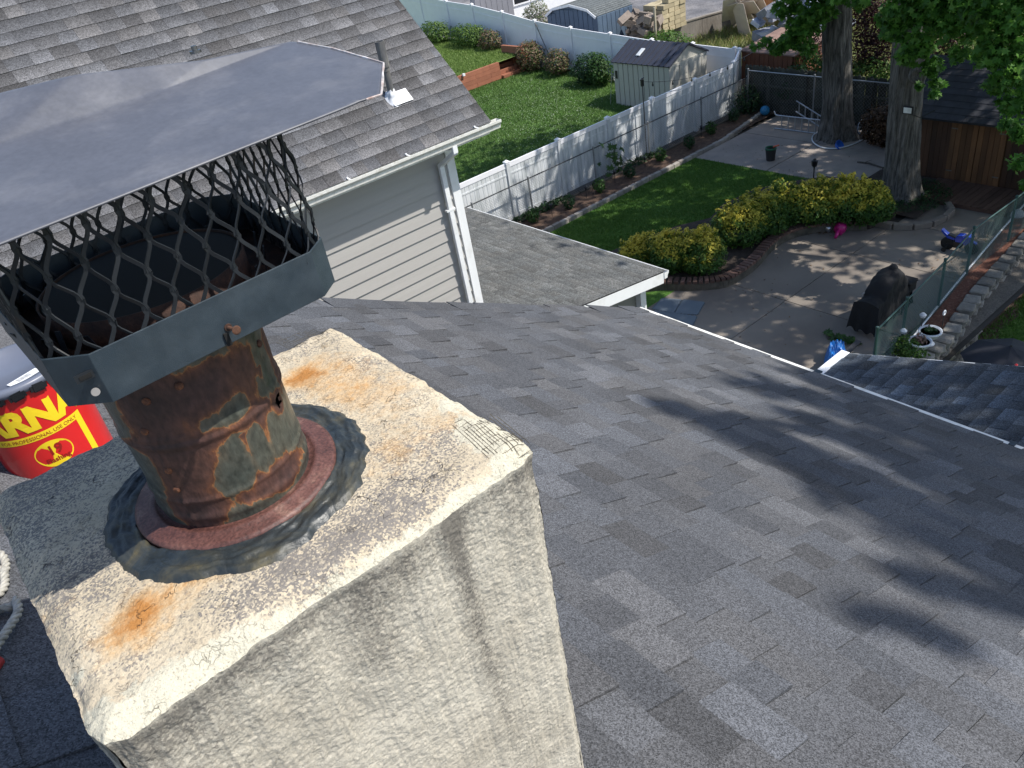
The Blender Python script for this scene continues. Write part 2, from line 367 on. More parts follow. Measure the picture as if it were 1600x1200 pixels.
def stucco_mat(name, top):
    m = bpy.data.materials.new(name); m.use_nodes = True; t = m.node_tree; L = t.links.new; t.nodes.clear()
    out = N(t, 'ShaderNodeOutputMaterial'); b = N(t, 'ShaderNodeBsdfPrincipled'); b.inputs['Roughness'].default_value = .95
    b.inputs['Specular IOR Level'].default_value = .2
    g = N(t, 'ShaderNodeNewGeometry'); a = N(t, 'ShaderNodeAttribute', attribute_name='stain')
    sp = N(t, 'ShaderNodeSeparateColor'); L(a.outputs['Color'], sp.inputs[0]); R_, G_, B_ = sp.outputs
    def noi(s, det=5, r=.65, d=0):
        n = N(t, 'ShaderNodeTexNoise'); n.inputs['Scale'].default_value = s; n.inputs['Detail'].default_value = det
        n.inputs['Roughness'].default_value = r; n.inputs['Distortion'].default_value = d; L(g.outputs['Position'], n.inputs['Vector']); return n.outputs['Fac']
    def cell(s):
        v = N(t, 'ShaderNodeTexVoronoi'); v.inputs['Scale'].default_value = s; L(g.outputs['Position'], v.inputs['Vector']); q = N(t, 'ShaderNodeSeparateColor'); L(v.outputs['Color'], q.inputs[0]); return q.outputs[0]
    def rmp(f, a_, b_, o0=0, o1=1):
        r = N(t, 'ShaderNodeMapRange'); L(f, r.inputs['Value'])
        for k, v in zip(('From Min', 'From Max', 'To Min', 'To Max'), (a_, b_, o0, o1)): r.inputs[k].default_value = v
        return r.outputs[0]
    def mth(op, x, y):
        mm = N(t, 'ShaderNodeMath', operation=op)
        for i, q in enumerate((x, y)):
            if isinstance(q, (int, float)): mm.inputs[i].default_value = q
            else: L(q, mm.inputs[i])
        return mm.outputs[0]
    def mix(f, x, y):
        mx = N(t, 'ShaderNodeMix', data_type='RGBA'); L(f, mx.inputs['Factor'])
        for k, q in (('A', x), ('B', y)):
            if isinstance(q, tuple): mx.inputs[k].default_value = (*q, 1)
            else: L(q, mx.inputs[k])
        return mx.outputs['Result']
    if top:
        cur = mix(rmp(noi(9, 6), .35, .65), (.52, .44, .32), (.64, .55, .41))
        # grey biological grime broken up by the sand grains
        gr = mth('ADD', G_, mth('MULTIPLY', mth('SUBTRACT', cell(420), .5), 1.5)); gr = mth('ADD', gr, mth('MULTIPLY', mth('SUBTRACT', noi(24, 7, .75), .46), 2.4))
        cur = mix(mth('MULTIPLY', rmp(gr, .25, 1.0), .82), cur, (.15, .145, .15))
        rs = mth('ADD', R_, mth('MULTIPLY', mth('SUBTRACT', noi(42, 8, .75), .5), 2.0))
        cur = mix(mth('MULTIPLY', rmp(rs, .25, .9), .75), cur, (.60, .38, .18)); cur = mix(mth('MULTIPLY', rmp(rs, .75, 1.3), .85), cur, (.42, .17, .035))
        wh = mth('ADD', B_, mth('MULTIPLY', mth('SUBTRACT', noi(70, 7, .7), .5), 1.3))
        cur = mix(rmp(wh, .5, .62), cur, mix(rmp(noi(300, 4, .8), .36, .46), (.33, .30, .24), (.62, .58, .46)))
        # hairline cracks
        vo = N(t, 'ShaderNodeTexVoronoi', feature='DISTANCE_TO_EDGE'); vo.inputs['Scale'].default_value = 15
        wp = N(t, 'ShaderNodeVectorMath', operation='MULTIPLY_ADD'); nn = N(t, 'ShaderNodeTexNoise'); nn.inputs['Scale'].default_value = 60; nn.inputs['Detail'].default_value = 5
        L(g.outputs['Position'], nn.inputs['Vector']); L(nn.outputs['Color'], wp.inputs[0]); wp.inputs[1].default_value = (.03, .03, .03); L(g.outputs['Position'], wp.inputs[2])
        L(wp.outputs[0], vo.inputs['Vector']); ck = mth('MULTIPLY', rmp(vo.outputs['Distance'], .002, .009, 1, 0), rmp(noi(13, 2), .54, .62))
        v2 = N(t, 'ShaderNodeTexVoronoi', feature='DISTANCE_TO_EDGE'); v2.inputs['Scale'].default_value = 85; L(wp.outputs[0], v2.inputs['Vector'])
        ck2 = mth('MULTIPLY', rmp(v2.outputs['Distance'], .01, .05, .35, 0), rmp(noi(21, 2), .56, .64))
        ck = mth('MAXIMUM', ck, ck2)
        cur = mix(mth('MULTIPLY', ck, .8), cur, (.07, .06, .055))
        hgt = mth('SUBTRACT', mth('ADD', mth('MULTIPLY', cell(420), .32), mth('MULTIPLY', noi(90, 6, .7), 1.4)), mth('MULTIPLY', ck, .9)); dist = .0028
    else:
        cur = mix(rmp(noi(7, 6), .35, .65), (.50, .455, .37), (.60, .555, .46))
        gr = mth('ADD', G_, mth('MULTIPLY', mth('SUBTRACT', cell(330), .5), .75)); gr = mth('ADD', gr, mth('MULTIPLY', mth('SUBTRACT', noi(22, 6, .7), .5), 1.2))
        cur = mix(mth('MULTIPLY', rmp(gr, .15, 1.35), .85), cur, (.13, .12, .105))
        wh = mth('ADD', B_, mth('MULTIPLY', mth('SUBTRACT', noi(80, 7, .7), .5), 1.2))
        cur = mix(rmp(wh, .5, .65), cur, (.58, .54, .44))
        hgt = mth('ADD', mth('MULTIPLY', cell(330), .35), mth('MULTIPLY', noi(160, 5, .7), 1.0)); dist = .0028
    L(cur, b.inputs['Base Color'])
    bp = N(t, 'ShaderNodeBump'); bp.inputs['Distance'].default_value = dist; L(hgt, bp.inputs['Height']); L(bp.outputs[0], b.inputs['Normal'])
    L(b.outputs[0], out.inputs[0]); return m
M_crown = stucco_mat('weathered_crown_mortar', True); M_stucco = stucco_mat('rough_cream_stucco', False)
def paint(o, fn):
    me = o.data; a = me.color_attributes.new('stain', 'FLOAT_COLOR', 'POINT'); off = o.matrix_basis.translation
    q = o; off = Vector((0, 0, 0))
    while q is not None: off += q.location; q = q.parent
    buf = []
    for v in me.vertices: buf += [*fn(v.co+off), 1.0]
    a.data.foreach_set('color', buf)

# ================================================================== GROUND AND LARGE STRUCTURE
def terrain(x, y):
    if x < 26.6:
        z = max(0, min(y, 31.6)-20)*.035
        return z
    return 0
M_dirt = mat('dark_soil', (.045, .032, .024), .95, var=.4, scale=6, bump=.02, bscale=30, grain=.3, gscale=60)
M_ground = mat('rough_grass_ground', (.06, .085, .03), .95, var=.35, scale=1.2, c2=(.13, .11, .07), mix2=.45, s2=.4, bump=.03, bscale=20)
g = MB(); g.add([(-400, -400, -.75), (600, -400, -.75), (600, 700, -.75), (-400, 700, -.75)], [(0, 1, 2, 3)]); struct('ground', g, M_ground)
def lawn_mat(name, c, c2, c3=None):
    return mat(name, c, .9, var=.45, scale=1.1, c2=c2, mix2=.42, s2=.8, bump=.02, bscale=45, grain=.35, gscale=26, spec=.2)
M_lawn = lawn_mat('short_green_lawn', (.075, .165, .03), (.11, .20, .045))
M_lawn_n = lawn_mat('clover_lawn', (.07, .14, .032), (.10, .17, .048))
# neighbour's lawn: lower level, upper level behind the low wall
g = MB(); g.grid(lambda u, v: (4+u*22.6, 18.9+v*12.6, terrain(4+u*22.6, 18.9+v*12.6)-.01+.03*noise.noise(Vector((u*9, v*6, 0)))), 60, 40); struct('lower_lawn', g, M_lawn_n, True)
g = MB(); g.grid(lambda u, v: (8+u*18.6, 31.6+v*14, 1.15+v*.5), 10, 8); struct('upper_lawn', g, lawn_mat('sunny_lawn', (.13, .20, .05), (.18, .25, .08)), True)  # brighter copy of the lawn greens, sunlit look put into the colour
# near garden
g = MB(); g.grid(lambda u, v: (9+u*11.53, 11.5+v*5.35, .01+.02*noise.noise(Vector((u*8, v*5, 3)))), 40, 24); struct('back_lawn', g, M_lawn, True)
def tufts(name, fn, n, area, mm, hh=.06, seed=3, w_=.012):
    rg = random.Random(seed); mb = MB()
    for _ in range(n):
        x = rg.uniform(area[0], area[1]); y = rg.uniform(area[2], area[3]); z = fn(x, y)
        if z is None: continue
        a = rg.uniform(0, 2*PI); h = hh*rg.uniform(.5, 1.4); s = w_*rg.uniform(.7, 1.6)
        o = len(mb.v); lx = rg.gauss(0, .5)*h; ly = rg.gauss(0, .5)*h
        mb.v += [Vector((x-math.cos(a)*s, y-math.sin(a)*s, z)), Vector((x+math.cos(a)*s, y+math.sin(a)*s, z)), Vector((x+lx, y+ly, z+h))]; mb.f.append((o, o+1, o+2))
    o = part(name, mb, mm, kind='stuff', label=None); return o
ML_grass = leaf_mat('grass_blades', [(.07, .16, .025), (.10, .21, .035), (.15, .26, .06)], .3)
ML_grass2 = leaf_mat('clover_grass_blades', [(.06, .13, .025), (.09, .175, .035), (.15, .23, .07)], .3)
o = tufts('grass', lambda x, y: .01 if inframe((x, y, 0), 30) else None, 90000, (11, 20.5, 12.2, 16.8), ML_grass, .05, w_=.01); o['label'] = 'short green grass blades on the shaded lawn below the yellow green hedge'; o['category'] = 'grass'
o = tufts('grass', lambda x, y: terrain(x, y) if inframe((x, y, 0), 30) else None, 110000, (13, 26.5, 19, 31.5), ML_grass2, .06, 4, .013); o['label'] = 'clover rich grass blades on the neighbouring lawn behind the white fence'; o['category'] = 'grass'
o = tufts('grass', lambda x, y: 1.15+(y-31.6)/28 if inframe((x, y, 1.2), 30) else None, 40000, (20, 26.5, 31.7, 40), leaf_mat('sunny_grass_blades', [(.12, .2, .04), (.17, .26, .06), (.24, .32, .1)], .35), .08, 5, .016); o['label'] = 'bright sunlit grass blades on the raised lawn above the red brick wall'; o['category'] = 'grass'  # blade greens lightened too, so the sunlit look is in their colour
rg = random.Random(9); mb = MB()
for _ in range(1100):
    cx_, cy_ = rg.choice([(20.5, 23.5), (22.5, 26.5), (19, 21.5), (23, 28.5), (21.5, 25)]); x = rg.gauss(cx_, 1.5); y = rg.gauss(cy_, 1.3)
    if not 19.2 < y < 31 or x > 26.3: continue
    mb.box((x, y, terrain(x, y)+.07), (.016, .016, .012), rg.uniform(0, 3))
o = part('clover_flowers', mb, mat('white_clover', (.5, .55, .42), .8), kind='stuff', label='tiny white clover flowers dotted over the neighbouring lawn', cat='flowers')

# concrete patio slabs, each bounded by recessed joints (base sheet lower)
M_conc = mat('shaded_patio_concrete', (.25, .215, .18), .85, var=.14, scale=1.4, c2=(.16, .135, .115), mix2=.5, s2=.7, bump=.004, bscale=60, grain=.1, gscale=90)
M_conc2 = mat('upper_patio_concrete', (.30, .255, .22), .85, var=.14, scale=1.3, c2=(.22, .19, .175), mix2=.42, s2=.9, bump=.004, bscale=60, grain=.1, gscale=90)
M_joint = mat('dirty_joint', (.04, .035, .03), .95)
g = MB(); g.add([(-12, 5.3, -.02), (26.75, 5.3, -.02), (26.75, 19, -.02), (-12, 19, -.02)], [(0, 1, 2, 3)]); struct('joint_bed', g, M_joint)
pt = MB(); pr_ = bpy.data.objects.new('patio', None); col.objects.link(pr_); pr_['kind'] = 'structure'
xs = [8.5, 11.35, 14.12, 16.9, 19.0]; ys = [6.35, 9.1, 11.9]
for i in range(len(xs)-1):
    for j in range(len(ys)-1):
        yb = ys[j+1] if j == 0 else 12.2
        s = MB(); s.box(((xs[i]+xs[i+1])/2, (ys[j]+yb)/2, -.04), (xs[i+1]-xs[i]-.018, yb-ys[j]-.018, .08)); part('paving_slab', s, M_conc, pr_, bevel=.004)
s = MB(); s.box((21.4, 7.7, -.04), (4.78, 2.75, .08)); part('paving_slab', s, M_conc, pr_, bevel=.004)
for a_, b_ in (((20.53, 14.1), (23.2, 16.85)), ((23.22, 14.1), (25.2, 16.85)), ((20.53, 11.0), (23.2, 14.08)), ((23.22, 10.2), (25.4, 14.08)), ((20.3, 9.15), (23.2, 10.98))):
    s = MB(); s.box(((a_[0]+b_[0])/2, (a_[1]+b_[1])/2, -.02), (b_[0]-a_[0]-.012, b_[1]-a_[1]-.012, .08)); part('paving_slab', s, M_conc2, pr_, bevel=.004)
g = MB(); g.add([(24.0, 8.6, .03), (26.3, 8.6, .03), (26.3, 18.6, .03), (25.2, 18.6, .03), (25.2, 14.1, .03), (24.6, 12, .03)], [(0, 1, 2, 3, 4, 5)]); struct('back_soil', g, M_dirt)

# lot and slope behind the white fence
M_lot = mat('grey_gravel_lot', (.20, .19, .19), .95, var=.3, scale=1.5, c2=(.11, .11, .12), mix2=.5, s2=.6, bump=.03, bscale=20, grain=.3, gscale=15)
g = MB(); g.add([(26.85, 28.75, 1.0), (26.85, 80, 1.6), (120, 80, 1.6), (120, 5, 1.0), (47.0, 23.65, 1.0)], [(0, 1, 2, 3, 4)]); struct('gravel_lot', g, M_lot)
M_rough = mat('dry_long_grass', (.17, .20, .07), .95, var=.35, scale=2, c2=(.26, .22, .12), mix2=.4, s2=1.5, bump=.04, bscale=14)
g = MB(); g.grid(lambda u, v: (26.8+u*22, 13+v*17, .0+.5*u+.08*noise.noise(Vector((u*20, v*14, 0)))), 60, 40); struct('rough_grass_slope', g, M_rough, True)
ML_dry = leaf_mat('dry_grass_blades', [(.14, .2, .05), (.22, .26, .08), (.34, .28, .15)], .3)
o = tufts('tall_grass', lambda x, y: .5*(x-26.8)/22 if inframe((x, y, .3), 30) and (y < 29.6-(x-28)*.42) else None, 30000, (26.9, 42, 14, 29), ML_dry, .3, 6, .022); o['label'] = 'tall dry yellow green grass on the slope below the concrete wall'; o['category'] = 'grass'

# ================================================================== MAIN HOUSE (the roof we stand on)
RX0, RXE, RYR = -1.2, 4.43, 4.32
def roofz(x): return 8.2-.5*x
M_shA = shingle_mat('charcoal_granules', (.092, .092, .096), 'obj', .25, grad=.0, gs=330, tint=(.95, 1, 1.07))
M_shAi = shingle_mat('charcoal_granules_field', (.092, .092, .096), 'island', .25, grad=.0, gs=330, tint=(.95, 1, 1.07))
M_deck = mat('dark_underlay', (.03, .03, .033), .95)
M_siding_w = mat('pale_siding_paint', (.62, .60, .56), .6, var=.05)
house = thing('house', 'house with a dark charcoal shingled roof that the chimney stands on, filling the lower right', 'house', (1.6, 0, 0))
d = MB(); d.slab([(RX0, -8, roofz(RX0)-.012), (RXE, -8, roofz(RXE)-.012), (RXE, RYR, roofz(RXE)-.012), (RX0, RYR, roofz(RX0)-.012)], .12)
d.slab([(RX0, RYR, roofz(RX0)-.012), (RX0-5.6, RYR, roofz(RX0)-2.812), (RX0-5.6, -8, roofz(RX0)-2.812), (RX0, -8, roofz(RX0)-.012)], .12)
part('roof_deck', d, M_deck, house)
d = MB(); d.add([(-6.4, 4.0, 0), (4.1, 4.0, 0), (4.1, 4.0, 6.0), (-1.2, 4.0, 8.62), (-6.4, 4.0, 6.0), (-6.4, -7.6, 0), (4.1, -7.6, 0), (4.1, -7.6, 6.0), (-1.2, -7.6, 8.62), (-6.4, -7.6, 6.0)],
    [(0, 1, 2, 3, 4), (9, 8, 7, 6, 5), (0, 5, 6, 1), (1, 6, 7, 2), (4, 3, 8, 9), (3, 2, 7, 8), (0, 4, 9, 5)]); part('wall', d, M_siding_w, house)
upv = Vector((-1, 0, .5)).normalized(); slen = (RXE-RX0)*math.sqrt(1.25)
shingles(house, (RXE, RYR, roofz(RXE)), (0, -1, 0), upv, RYR+3.2, slen, M_shA, M_shAi, tabs=(.09, .25), th=(.0135, .006), seed=11,
         clip=lambda c: not (-.1 < c.x < .47 and .69 < c.y < 1.22))
# ridge wave at the rake: drip edge along the rake and the white eave gutter
M_drip = mat('white_drip_edge', (.76, .77, .78), .4, var=.08, scale=6)
d = MB()
def eave_seg(y0, y1):
    z = roofz(RXE)
    prof = [(-.03, -.004), (.012, -.012), (.06, -.016), (.068, -.03), (.064, -.09), (.03, -.12), (-.02, -.12)]
    P = [Vector((RXE+a, 0, z+b)) for a, b in prof]; n = len(P)
    d.add([p+Vector((0, y0, 0)) for p in P]+[p+Vector((0, y1, 0)) for p in P], [tuple(range(n)), tuple(range(n, 2*n))[::-1]]+[(i, (i+1) % n, n+(i+1) % n, n+i) for i in range(n)])
    return d
for y0, y1 in ((RYR+.02, 2.62), (2.60, 1.28), (1.262, -1.6), (-1.62, -5), (-5.02, -8)):
    d = MB(); eave_seg(y0, y1); part('gutter', d, M_whitegut, house)
d = MB(); d.box((RXE+.05, 2.60, roofz(RXE)-.012), (.05, .05, .012)); d.box((RXE+.05, 1.262, roofz(RXE)-.012), (.045, .035, .01)); part('gutter_clip', d, M_steel, house)
d = MB(); d.beam((RX0, RYR+.004, roofz(RX0)-.065), (RXE+.05, RYR+.004, roofz(RXE)-.075), .014, .09); part('rake_trim', d, M_drip, house)
d = MB()                                                          # ragged rake edge: starter shingles curling over it
rg = random.Random(5); x = RX0
while x < RXE-.05:
    l = rg.uniform(.2, .5); zz = roofz(x); x1 = min(x+l, RXE)
    d.slab([(x, RYR-.15, roofz(x)+.009), (x1, RYR-.15, roofz(x1)+.009), (x1-.01, RYR+.03+rg.uniform(0, .02), roofz(x1)+.006+rg.uniform(0, .012)), (x, RYR+.03+rg.uniform(0, .02), roofz(x)+.006+rg.uniform(0, .014))], .006); x = x1+.002
part('rake_shingles', d, M_shAi, house)

# ------------------------------------------------------------------ chimney
chim = thing('chimney', 'stucco chimney with rust stained top, rusty flue pipe and dark mesh cap, lower left', 'chimney', (.19, .95, 8.1))
X0, X1, Y0, Y1, ZT = -.108, .482, .672, 1.232, 8.85
CF = Vector((.166, .924, 0))
def crown_xy(x, y):
    wx = .0045*fbm((x, y, 1.7), 9)+.0022*fbm((x, y, 9), 40); wy = .0045*fbm((x, y, 5.3), 9)+.0022*fbm((x, y, 3), 45)
    # worn corners
    cx_ = min(x-X0, X1-x); cy_ = min(y-Y0, Y1-y)
    if cx_ < .03 and cy_ < .03:
        k = (.03-cx_)*(.03-cy_)/.0009*.007; wx += k if x < .2 else -k; wy += k if y < .9 else -k
    return x+wx, y+wy
def crown_z(x, y):
    e = min(x-X0, X1-x, y-Y0, Y1-y); r = math.hypot(x-CF.x, y-CF.y)
    z = ZT+.016*max(0, 1-r/.3)+.0035*fbm((x, y, 0), 7)+.0012*fbm((x, y, 0), 45)+.0006*noise.noise(Vector((x*330, y*330, 0)))
    e += .006*fbm((x, y, 8), 22)
    if e < .034: z -= .017*(1-max(e, 0)/.034)**2.0
    return z
cm = MB(); NU = 380
def warp(t): return t
def cf(u, v):
    x = X0+(X1-X0)*u; y = Y0+(Y1-Y0)*v; z = crown_z(x, y); a = crown_xy(x, y); return (a[0], a[1], z)
cm.grid(cf, NU, NU)
crown = part('crown', cm, M_crown, chim, smooth=True)
def gs(px, py, r, z=8.86):
    p = at(px, py, z); return (p.x, p.y, r)
RUST = [(gs(215, 960, .034), .95), (gs(190, 985, .05), .45), (gs(280, 900, .05), .42), (gs(465, 585, .035), 1.2), (gs(500, 560, .05), .55), (gs(590, 610, .07), .6), (gs(610, 700, .06), .5), (gs(520, 600, .05), .6), (gs(320, 890, .035), .45), (gs(700, 645, .04), .5), (gs(420, 545, .04), .5), (gs(560, 560, .04), .35), (gs(70, 960, .03), .35)]
GRIM = [(gs(70, 750, .09), .45), (gs(110, 900, .07), .75), (gs(640, 780, .06), .9), (gs(470, 880, .055), .9), (gs(560, 820, .05), .7), (gs(690, 680, .035), .7), (gs(580, 560, .04), .6), (gs(160, 690, .07), .4), (gs(40, 830, .06), .4), (gs(620, 700, .03), .5), (gs(360, 950, .04), .5), (gs(30, 760, .08), .3)]
WHIT = [(gs(745, 660, .045), 1.0), (gs(800, 680, .04), 1.1), (gs(720, 760, .022), .9), (gs(600, 870, .02), .7), (gs(455, 515, .03), .8), (gs(110, 1040, .02), .6), (gs(330, 1020, .05), .45), (gs(140, 1110, .03), .8), (gs(700, 620, .03), .8), (gs(240, 1060, .04), .6)]
def gsum(L_, x, y):
    return sum(k*math.exp(-((x-a)**2+(y-b)**2)/(r*r)) for (a, b, r), k in L_)
def crown_stain(p):
    e = p.y-Y0; n = noise.noise(Vector((p.x*12, p.y*12, 4)))
    wz = gsum(WHIT, p.x, p.y)+(.72*max(0, 1-e/(.03+.02*n)) if e < .05 else 0)+.5*max(0, 1-(X1-p.x)/.018)+.25*max(0, 1-(p.x-X0)/.012)
    return (gsum(RUST, p.x, p.y), gsum(GRIM, p.x, p.y)*(1+.4*n)-.3*wz, wz)
paint(crown, crown_stain)
ZB = 7.45
def wallf(side):
    def f(u, v):
        vv = v*.62/.94 if v < .94 else .62+(v-.94)/.06*.38
        if side == 'f': x, y, nx, ny = X0+(X1-X0)*u, Y0, 0, -1
        elif side == 'r': x, y, nx, ny = X1, Y0+(Y1-Y0)*u, 1, 0
        elif side == 'b': x, y, nx, ny = X0+(X1-X0)*u, Y1, 0, 1
        else: x, y, nx, ny = X0, Y0+(Y1-Y0)*u, -1, 0
        zt = crown_z(x, y); a = crown_xy(x, y)
        z = zt-(zt-ZB)*vv; dp = zt-z
        k = min(1, dp/.02); edge = min(u, 1-u)*.6
        off = -.001*k+k*(.0030*fbm((x+z*.2, y, z), 9)+.0010*fbm((x, y, z), 60)+.0009*noise.noise(Vector((x*170, y*170, z*150)))+.0007*noise.noise(Vector((x*330, y*330, z*300))))
        off -= dp*.012
        px_, py_ = a[0]+nx*off, a[1]+ny*off
        # rounded vertical arrises, shared by the two faces
        c = k*(.003+.0035*fbm((0, 0, z), 14))
        if side in 'fb':
            if u < .03: px_ += (c+dp*.012-.0)*(1-u/.03)
            if u > .97: px_ -= (c+dp*.012)*(1-(1-u)/.03)
        else:
            if u < .03: py_ += (c+dp*.012)*(1-u/.03)
            if u > .97: py_ -= (c+dp*.012)*(1-(1-u)/.03)
        return (px_, py_, z)
    return f
st = MB()
st.grid(wallf('f'), 420, 640)
for s_ in 'rbl': st.grid(wallf(s_), 70, 130)
stack = part('stucco_stack', st, M_stucco, chim, smooth=True)
def fpx(px, py): p = onY(px, py, Y0); return (p.x, p.z)
ST1 = [fpx(700, 800), fpx(722, 880), fpx(745, 960), fpx(770, 1050), fpx(800, 1130), fpx(825, 1210)]
ST2 = [fpx(560, 900), fpx(575, 960), fpx(590, 1030)]
ST3 = [fpx(760, 760), fpx(800, 800), fpx(830, 790)]
def dseg(px_, pz_, P):
    b = 9
    for (ax, az), (bx, bz) in zip(P, P[1:]):
        dx, dz = bx-ax, bz-az; t = max(0, min(1, ((px_-ax)*dx+(pz_-az)*dz)/(dx*dx+dz*dz))); b = min(b, math.hypot(px_-ax-dx*t, pz_-az-dz*t)+.0*t)
    return b
def wall_stain(p):
    dp = ZT-p.z; G = 0
    if p.y < Y0+.02:
        n = noise.noise(Vector((p.x*10, 0, p.z*3))); n2 = noise.noise(Vector((p.x*22, 7, p.z*2.5)))
        G += 1.15*math.exp(-max(0, dp-.02)/(.07+.05*n))*(.85+.35*n2)*min(1, dp/.03)
        G += 1.2*math.exp(-(dseg(p.x, p.z, ST1)/.017)**2)*(1.1-.8*min(1, max(0, dp-.05)/.5))
        G += .6*math.exp(-(dseg(p.x, p.z, ST2)/.035)**2)
        G += .5*math.exp(-((X1-p.x)/.06)**2)*math.exp(-dp/.2)
        G += .75*max(0, 1-(p.x-X0)/.28)*math.exp(-dp/.2)
        W = .75*max(0, 1-dp/(.030+.012*n))
        G -= W*1.5
    else: G, W = .5+.4*math.exp(-dp/.1), .3*max(0, 1-dp/.01)
    return (0, G, W)
paint(stack, wall_stain)
# wire lath showing through the worn mortar
def lath(quad, nu, nv, r=.0005):
    d = MB(); Q = [at(x, y, 8.855) for x, y in quad]; rg = random.Random(1)
    def P(u, v):
        p = (Q[0]*(1-u)+Q[1]*u)*(1-v)+(Q[3]*(1-u)+Q[2]*u)*v; return Vector((p.x, p.y, crown_z(p.x, p.y)+.0002+.0004*noise.noise(Vector((p.x*60, p.y*60, 0)))))
    for i in range(nu+1):
        a, b = sorted((rg.uniform(0, .25), rg.uniform(.7, 1)))
        d.tube([P(i/nu, a+(b-a)*k/8) for k in range(9)], r, 4)
    for j in range(nv+1):
        a, b = rg.uniform(0, .3), rg.uniform(.7, 1)
        d.tube([P(a+(b-a)*k/8, j/nv) for k in range(9)], r*.8, 4)
    return d
M_wire = mat('rusty_lath_wire', (.10, .085, .06), .7, var=.4, scale=60)
part('wire_lath', lath([(705, 660), (765, 625), (835, 682), (775, 722)], 14, 9), M_wire, chim)
part('wire_lath', lath([(425, 520), (480, 497), (525, 515), (470, 540)], 16, 3, .0004), M_wire, chim)
# sealant ring
sr = MB(); NA, NR = 220, 26
def seal(u, v):
    a = u*2*PI; ro = .178+.008*fbm((math.cos(a), math.sin(a), 0), 2.2)+.0035*fbm((math.cos(a), math.sin(a), 0), 9)
    ri = .124+.007*fbm((math.cos(a), math.sin(a), 4), 2.5)+.003*fbm((math.cos(a), math.sin(a), 4), 11)
    if math.cos(a-2.6) > .6: ri += .006
    r = ro+(ri-ro)*v; x, y = CF.x+r*math.cos(a), CF.y+r*math.sin(a)
    h = .008*min(1, math.sin(min(v, .999)*PI)*2.2)+(.0040*fbm((math.cos(a)*1.3, math.sin(a)*1.3, v*2.6+.5*math.sin(a*2)), 2.0)+.0016*fbm((math.cos(a)*2, math.sin(a)*2, v*7), 2.5))*math.sin(v*PI)
    return (x, y, crown_z(x, y)-.002+max(-.002, h))
sr.grid(seal, NA, NR); part('sealant_ring', sr, M_tar, chim, smooth=True)
fl = MB(); fz = crown_z(CF.x, CF.y)+.001
fl.lathe([(.134, -.004), (.134, .003), (.128, .0055), (.116, .0062), (.1125, .0085), (.109, .0095), (.1055, .0085), (.1035, .0062), (.097, .007)], (CF.x, CF.y, fz), 96)
part('flange', fl, M_flange, chim, smooth=True)
# flue pipe with rusted-through hole, lap joints and a vertical seam
pp = MB(); RP = .0985; PH = .262; na, nz = 160, 90; hole = (math.radians(-47), .118)
def prad(z, a):
    r = RP
    for zj, w_, s_ in ((.018, .006, .0025), (.045, .003, .002), (.128, .004, .003), (.14, .003, .0012)): r += s_*math.exp(-((z-zj)/w_)**2)
    if z > .13: r += .0016
    r += .0008*fbm((math.cos(a), math.sin(a), z*8), 3)
    da = (a-math.radians(-142)+PI) % (2*PI)-PI
    if 0 < da < .035: r += .0022
    if -.3 < da <= 0 and z > .13: r += .0012
    r += .004*max(0, (z-.2)/.06)*.3
    dh = math.hypot(((a-hole[0])*RP)/.010, (z-hole[1])/.015); r += .002*math.exp(-(dh-1)**2*3)
    return r
o0 = len(pp.v)
for j in range(nz+1):
    for i in range(na):
        a = -PI+2*PI*i/na; z = PH*j/nz; r = prad(z, a); pp.v.append(Vector((CF.x+r*math.cos(a), CF.y+r*math.sin(a), fz+.004+z)))
for j in range(nz):
    for i in range(na):
        a = -PI+2*PI*(i+.5)/na; z = PH*(j+.5)/nz
        dh = math.hypot(((a-hole[0])*RP)/.0062, (z-hole[1])/.010)+.35*noise.noise(Vector((a*30, z*150, 0)))
        if dh < 1: continue
        i2 = (i+1) % na; pp.f.append((j*na+i, j*na+i2, (j+1)*na+i2, (j+1)*na+i))
pipe = part('flue_pipe', pp, M_rustpipe, chim, smooth=True)
def pipe_stain(p):
    z = p.z-fz; a = math.atan2(p.y-CF.y, p.x-CF.x)
    R_ = .9*math.exp(-((z-.035)/.022)**2)*(.5+.5*math.cos(a+1.2))+.7*math.exp(-((z-.132)/.012)**2)*(1 if a < -1 else .3)+.9*math.exp(-((a+2.35)/.35)**2)
    R_ += 1.3*math.exp(-(((a-hole[0])*RP/.012)**2+((z-hole[1])/.02)**2))+.9*math.exp(-((z-.19)/.03)**2)*math.exp(-((a+2.0)/.6)**2)+.9*math.exp(-((a+.45)/.2)**2)*math.exp(-((z-.16)/.05)**2)
    R_ += .9*math.exp(-((a+1.75)/.75)**2)*math.exp(-((z-.205)/.035)**2)+.55*math.exp(-((a+1.9)/.5)**2)*math.exp(-((z-.10)/.03)**2)
    for sa, sz in ((-1.2, .13), (-.95, .18), (-1.5, .12), (-.6, .15)): R_ += .55*math.exp(-((a-sa)/.05)**2)*(1 if z < sz else 0)*max(0, 1-(sz-z)/.09)
    return (R_-.62, 0, 0)
paint(pipe, pipe_stain)
ip = MB(); ip.lathe([(.090, -.45), (.090, .25)], (CF.x, CF.y, fz), 48); ip.lathe([(.0, -.44), (.089, -.44)], (CF.x, CF.y, fz), 48); part('flue_liner', ip, M_soot, chim)
rv = MB()
for a_, z_ in ((-1.9, .21), (-2.3, .20), (-.75, .20), (-2.5, .16), (-2.48, .10), (-2.5, .07)):
    a = a_; c = Vector((CF.x+(prad(z_, a)+.0005)*math.cos(a), CF.y+(prad(z_, a)+.0005)*math.sin(a), fz+z_)); Mx = Vector((math.cos(a), math.sin(a), 0)).to_track_quat('Z', 'Y').to_matrix()
    rv = MB(); rv.lathe([(.005, -.001), (.005, .001), (.003, .0028), (0, .003)], c, 10, Mx); part('rivet', rv, M_rust, chim)


